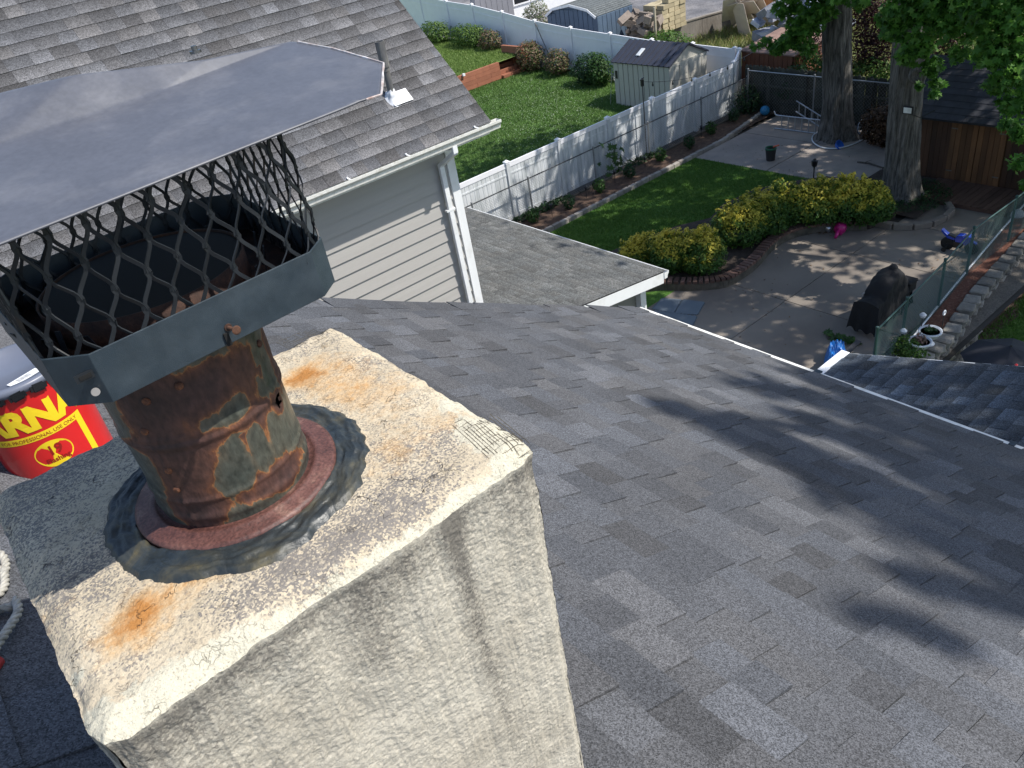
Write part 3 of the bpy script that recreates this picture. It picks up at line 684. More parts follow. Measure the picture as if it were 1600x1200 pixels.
# ------------------------------------------------------------------ chimney cap
cap = bpy.data.objects.new('chimney_cap', None); col.objects.link(cap); cap.parent = chim; cap.location = Vector((.18, .92, 9.13))-chim.location; cap.empty_display_size = .1
BP = [(.062, .752), (.300, .762), (.326, .785), (.336, 1.04), (.302, 1.075), (.052, 1.07), (.020, 1.04), (.028, .785)]
ZB0, ZB1, ZM = 9.128, 9.182, 9.312
def ringwall(d, P, z0, z1, th, n=1):
    c = Vector((sum(p[0] for p in P)/len(P), sum(p[1] for p in P)/len(P))); Q = []
    for p in P: v = Vector(p)-c; Q.append(c+v*(1-th/v.length))
    k = len(P); d.add([(*p, z0) for p in P]+[(*p, z1) for p in P]+[(*q, z0) for q in Q]+[(*q, z1) for q in Q],
        [(i, (i+1) % k, k+(i+1) % k, k+i) for i in range(k)]+[(2*k+i, 3*k+i, 3*k+(i+1) % k, 2*k+(i+1) % k) for i in range(k)]+[(k+i, k+(i+1) % k, 3*k+(i+1) % k, 3*k+i) for i in range(k)]+[(i, 2*k+i, 2*k+(i+1) % k, (i+1) % k) for i in range(k)])
d = MB(); ringwall(d, BP, ZB0, ZB1, .0022); part('band', d, M_steel, cap, bevel=.0008)
# base pan and collar
d = MB(); k = len(BP); na = 64
outer = []
for i in range(na):
    s = i/na*k; j = int(s); f = s-j; a, b = BP[j % k], BP[(j+1) % k]; outer.append(Vector((a[0]*(1-f)+b[0]*f, a[1]*(1-f)+b[1]*f, 0)))
outer = [CF+(p-CF)*.985 for p in outer]
inner = [CF+(p-CF).normalized()*.112 for p in outer]
d.add([(p.x, p.y, ZB0+.004) for p in outer]+[(p.x, p.y, ZB0+.012) for p in inner]+[(p.x, p.y, ZB0+.001) for p in outer]+[(p.x, p.y, ZB0+.009) for p in inner],
      [(i, (i+1) % na, na+(i+1) % na, na+i) for i in range(na)]+[(2*na+i, 3*na+i, 3*na+(i+1) % na, 2*na+(i+1) % na) for i in range(na)])
M_drust = multi_mat('sooty_rust', [(.3, (.02, .012, .010)), (.5, (.05, .024, .016)), (.7, (.12, .05, .025))], 45, rough=.85, bump=.0004, bscale=400); part('base_pan', d, M_drust, cap)
d = MB(); d.lathe([(.112, .0), (.1135, .045), (.1115, .045), (.110, .0)], (CF.x, CF.y, ZB0), 72, closed=True); part('collar', d, M_drust, cap, smooth=True)
d = MB(); d.lathe([(.1095, -.02), (.1095, .043)], (CF.x, CF.y, ZB0), 64); part('collar_lining', d, M_soot, cap)
# little bent tabs round the collar
me_tab = MB().box((0, 0, .5), (1, 1, 1)).mesh('tab'); me_tab.materials.append(M_meshm)
rg = random.Random(3)
for i in range(22):
    a = i/22*2*PI+rg.uniform(-.05, .05); r = .128+rg.uniform(-.004, .006); p = Vector((CF.x+r*math.cos(a), CF.y+r*math.sin(a)*1.02, ZB0+.008))
    piece('tab', me_tab, cap, Matrix.Translation(p) @ Matrix.Rotation(a+rg.uniform(-.4, .4), 4, 'Z') @ Matrix.Rotation(rg.uniform(-.3, .5), 4, 'Y') @ Matrix.Diagonal((.0012, .006, rg.uniform(.02, .04), 1)))
# expanded mesh screen
def per(s, P, inset=.004):
    c = Vector((sum(p[0] for p in P)/len(P), sum(p[1] for p in P)/len(P), 0)); L_ = [math.dist(P[i], P[(i+1) % len(P)]) for i in range(len(P))]; T = sum(L_); s = (s % 1)*T
    for i, l in enumerate(L_):
        if s <= l or i == len(L_)-1:
            f = s/l; a, b = P[i], P[(i+1) % len(P)]; v = Vector((a[0]*(1-f)+b[0]*f, a[1]*(1-f)+b[1]*f, 0)); n = (v-c).normalized(); return v-n*inset, n
        s -= l
d = MB(); NC = 38; PVZ = .060; z0 = ZB0+.012
rg = random.Random(8)
nodes = {}
def node(i, j):
    i %= 2*NC
    if (i, j) not in nodes: nodes[(i, j)] = (rg.gauss(0, .0008), rg.gauss(0, .0015))
    return nodes[(i, j)]
def mp_(s, z):
    bulge = .004*math.sin((z-z0)/(ZM-z0)*PI); v, n = per(s, BP, .005-bulge); return Vector((v.x, v.y, z))
rows = int((ZM-z0)/(PVZ/2))+2
for j in range(-1, rows):
    for i in range(2*NC):
        if (i+j) % 2: continue
        for di in (-1, 1):
            a_ = node(i, j); b_ = node(i+di, j+1); za = z0+j*PVZ/2+a_[1]; zb = z0+(j+1)*PVZ/2+b_[1]
            sa, sb = (i/(2*NC)), ((i+di)/(2*NC)); pts = []
            for t in (0, .16, .3, .5, .7, .84, 1):
                z = za+(zb-za)*t; e = 0 if t < .17 else (1 if t > .83 else (t-.16)/.68); e = e*e*(3-2*e)*.5+e*.5
                s = sa+(sb-sa)*(.06+.88*e)+a_[0]*(1-t)+b_[0]*t
                if z < ZB0+.004 or z > ZM: continue
                pts.append(mp_(s, z))
            if len(pts) > 1:
                o = len(d.v); nn_ = len(pts); tw = rg.uniform(-.25, .25)
                for q_, p_ in enumerate(pts):
                    dd_ = (pts[min(q_+1, nn_-1)]-pts[max(q_-1, 0)]).normalized(); on = Vector((p_.x-CF.x, p_.y-CF.y, 0)).normalized(); sd_ = dd_.cross(on).normalized(); on = (on+sd_*(.35*di+tw)).normalized(); sd_ = dd_.cross(on).normalized()
                    wv = .0019 if 0 < q_ < nn_-1 else .0028
                    for a1, a2 in ((1, 1), (-1, 1), (-1, -1), (1, -1)): d.v.append(p_+sd_*wv*a1+on*.0007*a2)
                for q_ in range(nn_-1):
                    for e_ in range(4): d.f.append((o+q_*4+e_, o+q_*4+(e_+1) % 4, o+q_*4+4+(e_+1) % 4, o+q_*4+4+e_))
part('mesh_screen', d, M_meshm, cap)
# hood: bent sheet; the front slope is one plane, a flatter top slope meets it along a soft crease
hv = {'FR': Vector((.402, .742, 9.313)), 'FL': Vector((-.10, .700, 9.308)), 'B2': Vector((.452, .985, 9.346))}
HN = (hv['FR']-hv['FL']).cross(hv['B2']-hv['FL']).normalized()
def onhood(px, py): r = ray(px, py); return EYE+r*((hv['FL']-EYE).dot(HN)/r.dot(HN))
for k_, px, py in (('R1', 600, 147), ('R2', 603, 98), ('BR', 522, 75), ('Q', 0, 226), ('S', 250, 143), ('W', -190, 300), ('M2', 300, 290)): hv[k_] = onhood(px, py)
def pz(px, py, z): q = at(px, py, z); return (q.x, q.y, q.z)
hv['P'] = Vector(pz(108, 117, hv['S'].z+.034)); hv['T'] = Vector(pz(-190, 190, hv['Q'].z+.028)); hv['V'] = Vector(pz(320, 93, hv['S'].z+.014))
hv['BL'] = Vector((-.11, 1.14, 9.305)); hv['BM'] = Vector((.2, 1.17, 9.31)); hv['BR3'] = Vector((.42, 1.13, 9.318))
names = list(hv); ix = {n: i for i, n in enumerate(names)}
fc = [('FL', 'FR', 'Q', 'W'), ('FR', 'S', 'Q'), ('FR', 'R1', 'S'), ('R1', 'R2', 'S'), ('R2', 'BR', 'S'), ('BR', 'B2', 'S'), ('W', 'Q', 'P', 'T'), ('Q', 'S', 'P'), ('S', 'V', 'P'), ('S', 'B2', 'V'), ('V', 'B2', 'BR3'), ('P', 'V', 'BR3', 'BM'), ('P', 'BM', 'BL', 'T'), ('FL', 'W', 'T'), ('FL', 'T', 'BL')]
hb = MB(); hb.add([hv[n] for n in names], [tuple(ix[n] for n in f) for f in fc])
hood = part('hood', hb, M_hood, cap, smooth=True)
ss = hood.modifiers.new('subd', 'SUBSURF'); ss.levels = ss.render_levels = 5; ss.subdivision_type = 'SIMPLE'
sm = hood.modifiers.new('smooth', 'SMOOTH'); sm.factor = .5; sm.iterations = 7
so_ = hood.modifiers.new('solid', 'SOLIDIFY'); so_.thickness = .0018; so_.offset = -1
# worn pale rim at the right end
d = MB(); rim = [hv[n] for n in ('FR', 'R1', 'R2', 'BR', 'B2')]
rp = []
for a, b in zip(rim, rim[1:]):
    for k_ in range(6): t = k_/6; rp.append(Vector(a)*(1-t)+Vector(b)*t)
rp = [Vector((p.x-.003, p.y+.001*noise.noise(p*90), p.z+.0004)) for p in rp]
M_worn = mat('flaking_pale_rust_edge', (.52, .50, .50), .8, var=.5, scale=60, c2=(.26, .15, .11), mix2=.42, s2=45)
d.tube(rp, [.0013+.0008*noise.noise(p*70) for p in rp], 6); part('worn_rim', d, M_worn, cap)
d = MB(); q = Vector(pz(305, 80, 9.36)); d.lathe([(.007, 0), (.007, .003), (.0035, .0035), (.0035, .008), (0, .0085)], (q.x, q.y, q.z-.002), 12); part('screw', d, mat('bright_screw', (.25, .25, .25), .35, metal=1), cap)
# long rusty screw through the front of the band
YF = .7560
s0 = onY(357, 512, YF); dr = Vector((.12, -1, .12)).normalized(); Mx = dr.to_track_quat('Z', 'Y').to_matrix()
d = MB(); prof = [(.0018, -.006)]
for k_ in range(9): prof += [(.0020, .001+k_*.0016), (.0014, .0018+k_*.0016)]
prof += [(.002, .015), (.0046, .0168), (.0048, .0178), (.0036, .0185), (0, .0186)]
d.lathe(prof, s0, 14, Mx); part('screw', d, M_drust, cap, label='long rusty screw sticking out of the band')
d = MB(); s1 = s0+Vector((0, .0008, 0)); d.lathe([(0, 0), (.0042, .0), (.004, .0008), (0, .001)], s1, 18, Vector((0, -1, 0)).to_track_quat('Z', 'Y').to_matrix()); part('screw_washer', d, M_drust, cap)
def plate(px, py, w_, h_, mm, nm, out=.0012, rnd=False):
    c = onY(px, py, YF-.0004); d = MB()
    if rnd: d.lathe([(0, 0), (w_/2, 0), (w_/2, out), (0, out)], c, 20, Vector((0, -1, 0)).to_track_quat('Z', 'Y').to_matrix())
    else: d.box(c, (w_, out*2, h_))
    part(nm, d, mm, cap)
plate(356, 530, .005, .014, M_soot, 'slot'); plate(133, 588, .018, .008, M_meshm, 'slot', .001); plate(133, 588, .011, .004, M_soot, 'slot', .0018)
plate(149, 612, .008, .008, mat('bare_steel', (.55, .52, .5), .4, metal=.6), 'hole_edge', .0014, True)

# ================================================================== REAR EXTENSION (lower roof, bottom right)
ext = thing('rear_extension', 'low grey shingled extension roof beyond the white eave gutter at the right edge', 'extension', (6, 1, 0))
M_shC = shingle_mat('grey_green_granules', (.070, .078, .088), 'obj', .42, grad=.28, gs=150)
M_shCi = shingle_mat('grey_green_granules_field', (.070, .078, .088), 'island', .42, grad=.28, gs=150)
EX1, EY, EZ, ES = 7.53, 4.0, 3.98, .29
def ez(y): return EZ+ES*(EY-y)
d = MB(); d.slab([(3.6, EY, ez(EY)-.01), (EX1, EY, ez(EY)-.01), (EX1, -2.2, ez(-2.2)-.01), (3.6, -2.2, ez(-2.2)-.01)], .1)
d.slab([(3.6, -2.2, ez(-2.2)-.01), (EX1, -2.2, ez(-2.2)-.01), (EX1, -7.5, ez(-2.2)-1.6), (3.6, -7.5, ez(-2.2)-1.6)], .1); part('roof_deck', d, M_deck, ext)
d = MB(); d.add([(4.1, 3.7, 0), (7.25, 3.7, 0), (7.25, 3.7, 3.85), (4.1, 3.7, 3.85), (4.1, -7, 0), (7.25, -7, 0), (7.25, -7, 4.2), (4.1, -7, 4.2), (7.25, -2.2, 5.6), (4.1, -2.2, 5.6)],
      [(0, 1, 2, 3), (1, 5, 6, 8, 2), (5, 4, 7, 6), (4, 0, 3, 9, 7), (3, 2, 8, 9), (9, 8, 6, 7)]); part('wall', d, M_siding_w, ext)
dv = Vector((0, -1, ES)).normalized()
shingles(ext, (3.6, EY, EZ), (1, 0, 0), dv, EX1-3.6+.01, 6.2*math.sqrt(1+ES*ES), M_shC, M_shCi, expo=.16, tabs=(.14, .3), th=(.010, .006), seed=21)
d = MB(); d.span((3.9, EY-.01, EZ-.13), (EX1+.03, EY+.10, EZ+.012)); part('gutter', d, M_white, ext, bevel=.01)
d = MB(); d.beam((EX1+.015, EY, EZ-.07), (EX1+.015, -2.2, ez(-2.2)-.07), .02, .13); part('fascia', d, M_white, ext)

# ================================================================== NEIGHBOUR HOUSE
nh = thing('neighbor_house', 'grey sided house with a steep brown grey shingle roof and white gutter, upper left', 'house', (2, 10, 0))
NX, NY0, NZ0, NS = 6.63, 9.02, 6.43, .91
def nz(y): return NZ0+NS*(y-NY0)
M_shB = shingle_mat('brown_grey_granules', (.100, .097, .098), 'obj', .30, grad=.34, gs=140, tint=(.94, .99, 1.06))
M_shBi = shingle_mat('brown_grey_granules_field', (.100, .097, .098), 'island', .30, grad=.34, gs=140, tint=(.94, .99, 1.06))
d = MB(); YR = 14.2
d.slab([(-10, NY0, nz(NY0)-.012), (NX, NY0, nz(NY0)-.012), (NX, YR, nz(YR)-.012), (-10, YR, nz(YR)-.012)], .16)
d.slab([(-10, YR, nz(YR)-.012), (NX, YR, nz(YR)-.012), (NX, YR+5.2, nz(NY0)-.012), (-10, YR+5.2, nz(NY0)-.012)], .16); part('roof_deck', d, M_deck, nh)
WY = 9.42
d = MB(); d.add([(-9.6, WY+.02, 0), (6.12, WY+.02, 0), (6.12, WY+.02, 6.3), (-9.6, WY+.02, 6.3), (-9.6, 19, 0), (6.12, 19, 0), (6.12, 19, 6.3), (-9.6, 19, 6.3), (6.12, YR, 10.8), (-9.6, YR, 10.8)],
      [(0, 1, 2, 3), (1, 5, 6, 8, 2), (5, 4, 7, 6), (4, 0, 3, 9, 7), (3, 2, 8, 9), (9, 8, 6, 7)])
M_sid = mat('grey_lap_siding', (.385, .37, .35), .6, var=.05, scale=2, bump=.0006, bscale=40, stretch=(.3, 1, 8))
part('wall', d, M_sid, nh)
# lap siding boards, each its own piece
EXPO = .19; z = .3; i = 0
me_b = bpy.data.meshes.new('siding_board')
vs = [(0, 0, 0), (1, 0, 0), (1, 0, 1), (0, 0, 1), (0, -1, 0), (1, -1, 0), (1, -.25, 1), (0, -.25, 1)]
me_b.from_pydata(vs, [], [(0, 1, 2, 3), (7, 6, 5, 4), (4, 5, 1, 0), (3, 2, 6, 7), (0, 3, 7, 4), (5, 6, 2, 1)]); me_b.materials.append(M_sid)
while z < 6.25:
    piece('siding_board', me_b, nh, Matrix.Translation((-9.6, WY+.018, z)) @ Matrix.Diagonal((6.06+9.6, .030, EXPO+.01, 1))); z += EXPO
z = .3
meb2 = me_b
while z < 6.25:
    piece('siding_board', me_b, nh, Matrix.Translation((6.122, WY, z)) @ Matrix.Rotation(PI/2, 4, 'Z') @ Matrix.Diagonal((9, .022, EXPO+.01, 1))); z += EXPO
d = MB(); d.span((6.05, WY-.028, .2), (6.19, WY+.10, 6.28)); part('corner_board', d, M_white, nh, bevel=.004)
d = MB(); d.span((-9.9, NY0+.03, 6.26), (6.45, WY+.02, 6.275)); part('soffit', d, M_white, nh)
d = MB(); d.span((-10, NY0+.005, 6.25), (NX-.01, NY0+.035, 6.42)); part('fascia', d, M_whitegut, nh)
# K-style gutter, open on top, end cap
gp = [(0, 0), (0, -.12), (-.075, -.12), (-.085, -.07), (-.115, -.035), (-.118, 0), (-.104, 0.0), (-.104, -.012), (-.10, -.03), (-.072, -.065), (-.066, -.112), (-.008, -.112), (-.008, 0)]
def gutter(d, p0, p1, nrm, prof):
    p0, p1, nrm = Vector(p0), Vector(p1), Vector(nrm); n = len(prof)
    A = [p0-nrm*a+Vector((0, 0, b)) for a, b in prof]; B = [p+(p1-p0) for p in A]
    d.add(A+B, [(i, i+1, n+i+1, n+i) for i in range(n-1)]+[tuple(range(6)), tuple(n+i for i in range(6))[::-1]])
d = MB(); gutter(d, (-10, NY0, 6.42), (NX+.13, NY0, 6.42), (0, -1, 0), [(a, b) for a, b in gp]); part('gutter', d, M_whitegut, nh)
for x in (6.35, 5.2, 4.3, 3.4, 2.4, 1.2, 0):
    d = MB(); d.beam((x, NY0-.115, 6.424), (x, NY0+.03, 6.43), .025, .004); d.box((x, NY0-.03, 6.437), (.02, .02, .012)); part('gutter_hanger', d, M_white, nh)
# downspout
def rbeam(d, P, wd, dp):
    for a, b in zip(P, P[1:]): d.beam(a, b, wd, dp, up=(0, -1, 0))
d = MB(); xd = 5.93
rbeam(d, [(xd+.01, NY0-.05, 6.31), (xd+.01, NY0-.05, 6.2)], .078, .055); rbeam(d, [(xd+.01, NY0-.052, 6.21), (xd-.02, WY-.075, 5.98)], .078, .055)
rbeam(d, [(xd-.02, WY-.077, 6.0), (xd, WY-.077, .3)], .078, .055); part('downspout', d, M_white, nh, bevel=.006)
d = MB(); d.box((xd-.02, WY-.075, 5.32), (.15, .065, .03)); part('downspout_strap', d, M_white, nh)
upn = Vector((0, 1, NS)).normalized()
shingles(nh, (-4.2, NY0-.02, nz(NY0-.02)), (1, 0, 0), upn, NX+4.2+.02, 3.65*math.sqrt(1+NS*NS), M_shB, M_shBi, expo=.175, tabs=(.16, .34), th=(.011, .008), seed=31)
# plumbing vent with a sealed collar
def onroofN(px, py):
    r = ray(px, py); t = (NZ0-NS*NY0-9.5)/(r.z-NS*r.y); return EYE+r*t
vb = onroofN(617, 155); NN = Vector((0, -NS, 1)).normalized()
vt_z = onX(601, 64, vb.x).z
d = MB(); d.lathe([(.045, -.05), (.045, .36), (.05, .37), (.05, .42), (.062, .425), (.062, vt_z-vb.z), (.05, vt_z-vb.z), (.05, vt_z-vb.z-.1), (0, vt_z-vb.z-.1)], (vb.x-.03, vb.y, vb.z), 24); vp = part('vent_pipe', d, mat('dull_lead_pipe', (.10, .10, .105), .5, var=.4, scale=14, c2=(.22, .21, .19), mix2=.45, s2=10, stretch=(1, 1, .3)), nh, smooth=False)
d = MB(); Mx = NN.to_track_quat('Z', 'Y').to_matrix()
d.box(vb+NN*.016+Vector((.07, -.02, 0)), (.30, .20, .006), ax=Matrix((Vector((1, 0, 0)), NN.cross(Vector((1, 0, 0))), NN)).transposed()); part('flashing', d, M_white, vp)
d = MB()
def col_(u, v):
    a = u*2*PI; r = .10-.055*v**.7+.012*fbm((math.cos(a), math.sin(a), v*2), 2); h = .012+.13*v+.01*noise.noise(Vector((math.cos(a)*2, math.sin(a)*2, v*4)))
    p = vb+Vector((-.03, 0, 0))+Vector((r*math.cos(a), r*math.sin(a), 0)); return (p.x, p.y, vb.z+(p.y-vb.y)*NS*(1-v)+h)
d.grid(col_, 28, 8); part('sealed_collar', d, mat('white_sealant', (.7, .71, .74), .6, var=.2, scale=20, c2=(.4, .4, .4), mix2=.3, s2=18), vp, smooth=True)

# lower addition on the neighbour's house
ad = thing('side_addition', 'single storey addition with pale grey shingle roof and white fascia beside the grey house', 'addition', (8, 11, 0))
M_shD = shingle_mat('light_grey_granules', (.108, .108, .104), 'obj', .20, grad=.14, gs=90, tint=(.96, 1, 1.04))
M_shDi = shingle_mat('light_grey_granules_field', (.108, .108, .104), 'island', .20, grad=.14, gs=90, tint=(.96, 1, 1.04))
AX, AY0, AY1, AZ, AS = 9.42, 8.5, 14.3, 3.0, .135
d = MB(); d.slab([(6.2, AY0, AZ+AS*(AX-6.2)-.012), (AX, AY0, AZ-.012), (AX, AY1, AZ-.012), (6.2, AY1, AZ+AS*(AX-6.2)-.012)], .05); part('roof_deck', d, M_deck, ad)
shingles(ad, (AX+.03, AY0-.02, AZ-.004), (0, 1, 0), Vector((-1, 0, AS)).normalized(), AY1-AY0+.04, (AX-6.16), M_shD, M_shDi, expo=.15, tabs=(.12, .3), th=(.009, .006), seed=41)
d = MB(); d.beam((6.2, AY0+.005, AZ+AS*(AX-6.2)-.13), (AX, AY0+.005, AZ-.13), .025, .20, up=(0, 0, 1)); part('fascia', d, M_white, ad)
d = MB(); gutter(d, (AX, AY0-.02, AZ-.03), (AX, AY1+.02, AZ-.03), (1, 0, 0), [(a, b) for a, b in gp]); part('gutter', d, M_white, ad)
d = MB(); d.span((6.2, AY0+.4, 0), (9.18, AY1-.3, 2.9)); part('wall', d, mat('beige_grey_wall', (.22, .215, .19), .8, var=.08), ad)
d = MB(); d.span((9.1, AY0+.28, 0), (9.24, AY0+.42, 2.83)); part('post', d, M_white, ad, bevel=.006)

# ================================================================== THINGS ON OUR ROOF
M_red = mat('red_printed_steel', (.62, .018, .018), .28, var=.06, scale=9, c2=(.45, .012, .012), mix2=.35, s2=7, coat=.3)
M_yel = mat('yellow_print', (.85, .62, .02), .35, var=.04)
M_redprint = mat('dark_red_print', (.30, .015, .01), .4, var=.05)
PC = Vector((.008, 2.42, roofz(.008)-.03)); PRr = .148; PHt = .365
tilt = Matrix.Rotation(.0, 3, 'Y')
pail = thing('pail', 'red metal pail with yellow lettering and grey lid behind the chimney, left edge', 'pail', PC)
d = MB(); prof = [(.0, 0), (.138, 0), (.142, .004)]
for k in range(13): z = .01+k*.026; prof.append((.1405+.0065*z/PHt+(.0025 if k == 12 else 0), z))
prof += [(.147, PHt-.02), (.150, PHt-.015), (.150, PHt-.012), (.12, PHt-.012)]
d.lathe(prof, PC, 72); part('body', d, M_red, pail, smooth=True)
d = MB(); d.lathe([(0, PHt-.004), (.128, PHt-.004), (.131, PHt+.008), (.150, PHt+.008), (.155, PHt+.002), (.156, PHt-.014)], PC, 72); part('lid', d, mat('blue_grey_lid', (.13, .145, .19), .38, var=.1), pail, smooth=True)
me_l = MB().box((0, 0, 0), (1, 1, 1)).mesh('lid_lug'); me_l.materials.append(mat('dark_shiny_lug', (.04, .045, .05), .18, metal=.7))
bvm = bmesh.new(); bvm.from_mesh(me_l); bmesh.ops.bevel(bvm, geom=bvm.edges[:], offset=.18, segments=2, affect='EDGES'); bvm.to_mesh(me_l); bvm.free()
for k in range(18):
    a = 2*PI*k/18+.05; p = PC+Vector((.154*math.cos(a), .154*math.sin(a), PHt-.016)); piece('lid_lug', me_l, pail, Matrix.Translation(p) @ Matrix.Rotation(a+PI/2, 4, 'Z') @ Matrix.Rotation(.12*(-1)**k, 4, 'Y') @ Matrix.Diagonal((.043, .012, .024, 1)))
p = at(38, 590, PC.z+PHt); d = MB(); d.box((p.x, p.y, PC.z+PHt+.0005), (.085, .032, .001), .35); part('sticker', d, M_white, pail)
for k in range(9):
    q = Vector((p.x, p.y, 0))+Matrix.Rotation(.35, 3, 'Z') @ Vector((-.018+k*.0042, 0, 0)); d = MB(); d.box((q.x, q.y, PC.z+PHt+.0014), (.0018 if k % 3 else .003, .018, .0006), .35); part('barcode_line', d, mat('grey_ink', (.3, .3, .3), .6) if k == 0 else bpy.data.materials['grey_ink'], pail)
def text_mesh(txt, size, bold=0.0, sx=1.0):
    cu = bpy.data.curves.new('t', 'FONT'); cu.body = txt; cu.size = size; cu.offset = bold; cu.align_x = 'CENTER'; cu.resolution_u = 3
    o = bpy.data.objects.new('t', cu); col.objects.link(o); dg = bpy.context.evaluated_depsgraph_get(); dg.update()
    me = bpy.data.meshes.new_from_object(o.evaluated_get(dg)); bpy.data.objects.remove(o)
    bm = bmesh.new(); bm.from_mesh(me); bmesh.ops.triangulate(bm, faces=bm.faces[:])
    for _ in range(2): bmesh.ops.subdivide_edges(bm, edges=[e for e in bm.edges if e.calc_length() > size*.25], cuts=1, use_grid_fill=True)
    bmesh.ops.triangulate(bm, faces=bm.faces[:])
    vs = [(v.co.x*sx, v.co.y) for v in bm.verts]; bm.verts.index_update(); fs = [tuple(v.index for v in f.verts) for f in bm.faces]; bm.free(); return vs, fs
def wrap(vs, fs, a0, z0, r, mm, nm, lab=None):
    d = MB(); d.add([(PC.x+(r+.0065*(z0+y)/PHt)*math.cos(a0+x/.147), PC.y+(r+.0065*(z0+y)/PHt)*math.sin(a0+x/.147), PC.z+z0+y) for x, y in vs], fs); return part(nm, d, mm, pail)
def strip(pts, n=1):
    """outline list of (x,y) quads, densely sampled"""
    vs, fs = [], []
    for q in pts:
        o = len(vs); vs += q; fs.append(tuple(range(o, o+4)))
    return vs, fs
A0 = math.radians(-97); zt_ = PHt-.115
wrap(*text_mesh('KARNAK', .098, .0055, 1.02), A0-.03, zt_-.012, .1418, M_yel, 'lettering')
def curvestrip(x0, x1, y0, y1, n=24): return strip([[(x0+(x1-x0)*i/n, y0), (x0+(x1-x0)*(i+1)/n, y0), (x0+(x1-x0)*(i+1)/n, y1), (x0+(x1-x0)*i/n, y1)] for i in range(n)])
wrap(*curvestrip(-.17, .118, -.048, -.027), A0, zt_, .1409, M_yel, 'yellow_frame'); wrap(*curvestrip(.098, .118, -.19, -.048, 4), A0, zt_, .1409, M_yel, 'yellow_frame')
wrap(*text_mesh('FOR PROFESSIONAL USE ONLY', .0155, .0, 1.0), A0-.04, zt_-.0435, .1414, M_redprint, 'lettering')
el = [(0, 0)]+[(.052*math.cos(2*PI*k/40), .042*math.sin(2*PI*k/40)) for k in range(40)]
wrap(el, [(0, 1+k, 1+(k+1) % 40) for k in range(40)], A0+.02, zt_-.104, .1409, M_yel, 'yellow_oval')
wrap(*text_mesh('19', .042, .001), A0+.06, zt_-.106, .1414, M_redprint, 'lettering'); wrap(*text_mesh('Flashing', .021, .0005), A0+.04, zt_-.130, .1414, M_redprint, 'lettering')

# rope: three twisted strands
rope = thing('rope', 'coil of dirty white twisted rope with a red whipped end left of the chimney', 'rope', (-.28, 1.55, 8.33))
M_rope = mat('dirty_white_rope', (.42, .40, .35), .9, var=.3, scale=60, c2=(.34, .32, .27), mix2=.35, s2=45, bump=.0015, bscale=500)
def ropepts(P):
    out = []
    for i in range(len(P)-1):
        p0 = P[max(i-1, 0)]; p1 = P[i]; p2 = P[i+1]; p3 = P[min(i+2, len(P)-1)]
        for k in range(18):
            t = k/18; out.append(.5*((2*p1)+(p2-p0)*t+(2*p0-5*p1+4*p2-p3)*t*t+(3*p1-p0-3*p2+p3)*t**3))
    out.append(P[-1]); return out
def onroof(px, py, dz=.012):
    r = ray(px, py); t = (8.2-EYE.z)/(r.z+.5*r.x); p = EYE+r*t; return Vector((p.x, p.y, p.z+dz))
def strands(P, R=.0075):
    C_ = ropepts(P); L_ = 0; rows = [[], [], []]; pv = None
    for i, p in enumerate(C_):
        dd = (C_[min(i+1, len(C_)-1)]-C_[max(i-1, 0)]).normalized()
        if pv is not None: L_ += (p-pv).length
        pv = p; u = dd.cross(Vector((0, 0, 1))).normalized(); w_ = dd.cross(u)
        for k in range(3):
            a = L_/.055*2*PI+k*2*PI/3; rows[k].append(p+(u*math.cos(a)+w_*math.sin(a))*R*.62)
    return rows
def dense(P):
    C_ = [];
    for a, b in zip(P, P[1:]):
        n = max(2, int((b-a).length/.02)); C_ += [a*(1-k/n)+b*k/n for k in range(n)]
    return C_+[P[-1]]
runs = [[(-60, 905), (0, 895), (12, 905), (8, 930), (-25, 950), (-70, 960)], [(-60, 985), (-5, 968), (20, 962), (38, 955)], [(38, 955), (42, 975), (25, 1005), (3, 1040)], [(-30, 860), (5, 872), (14, 890), (10, 905)], [(3, 1040), (-12, 1062)]]
for i, rr in enumerate(runs[:4]):
    P = [onroof(x, y, .014+.012*(i % 3)) for x, y in rr]
    for row in strands(ropepts(P)): d = MB(); d.tube(row, .0052, 7); part('strand', d, M_rope, rope, smooth=True)
P = [onroof(x, y, .014) for x, y in runs[4]]; d = MB(); d.tube(ropepts(P), .012, 10); part('red_whipping', d, mat('red_tape', (.4, .03, .03), .6), rope)

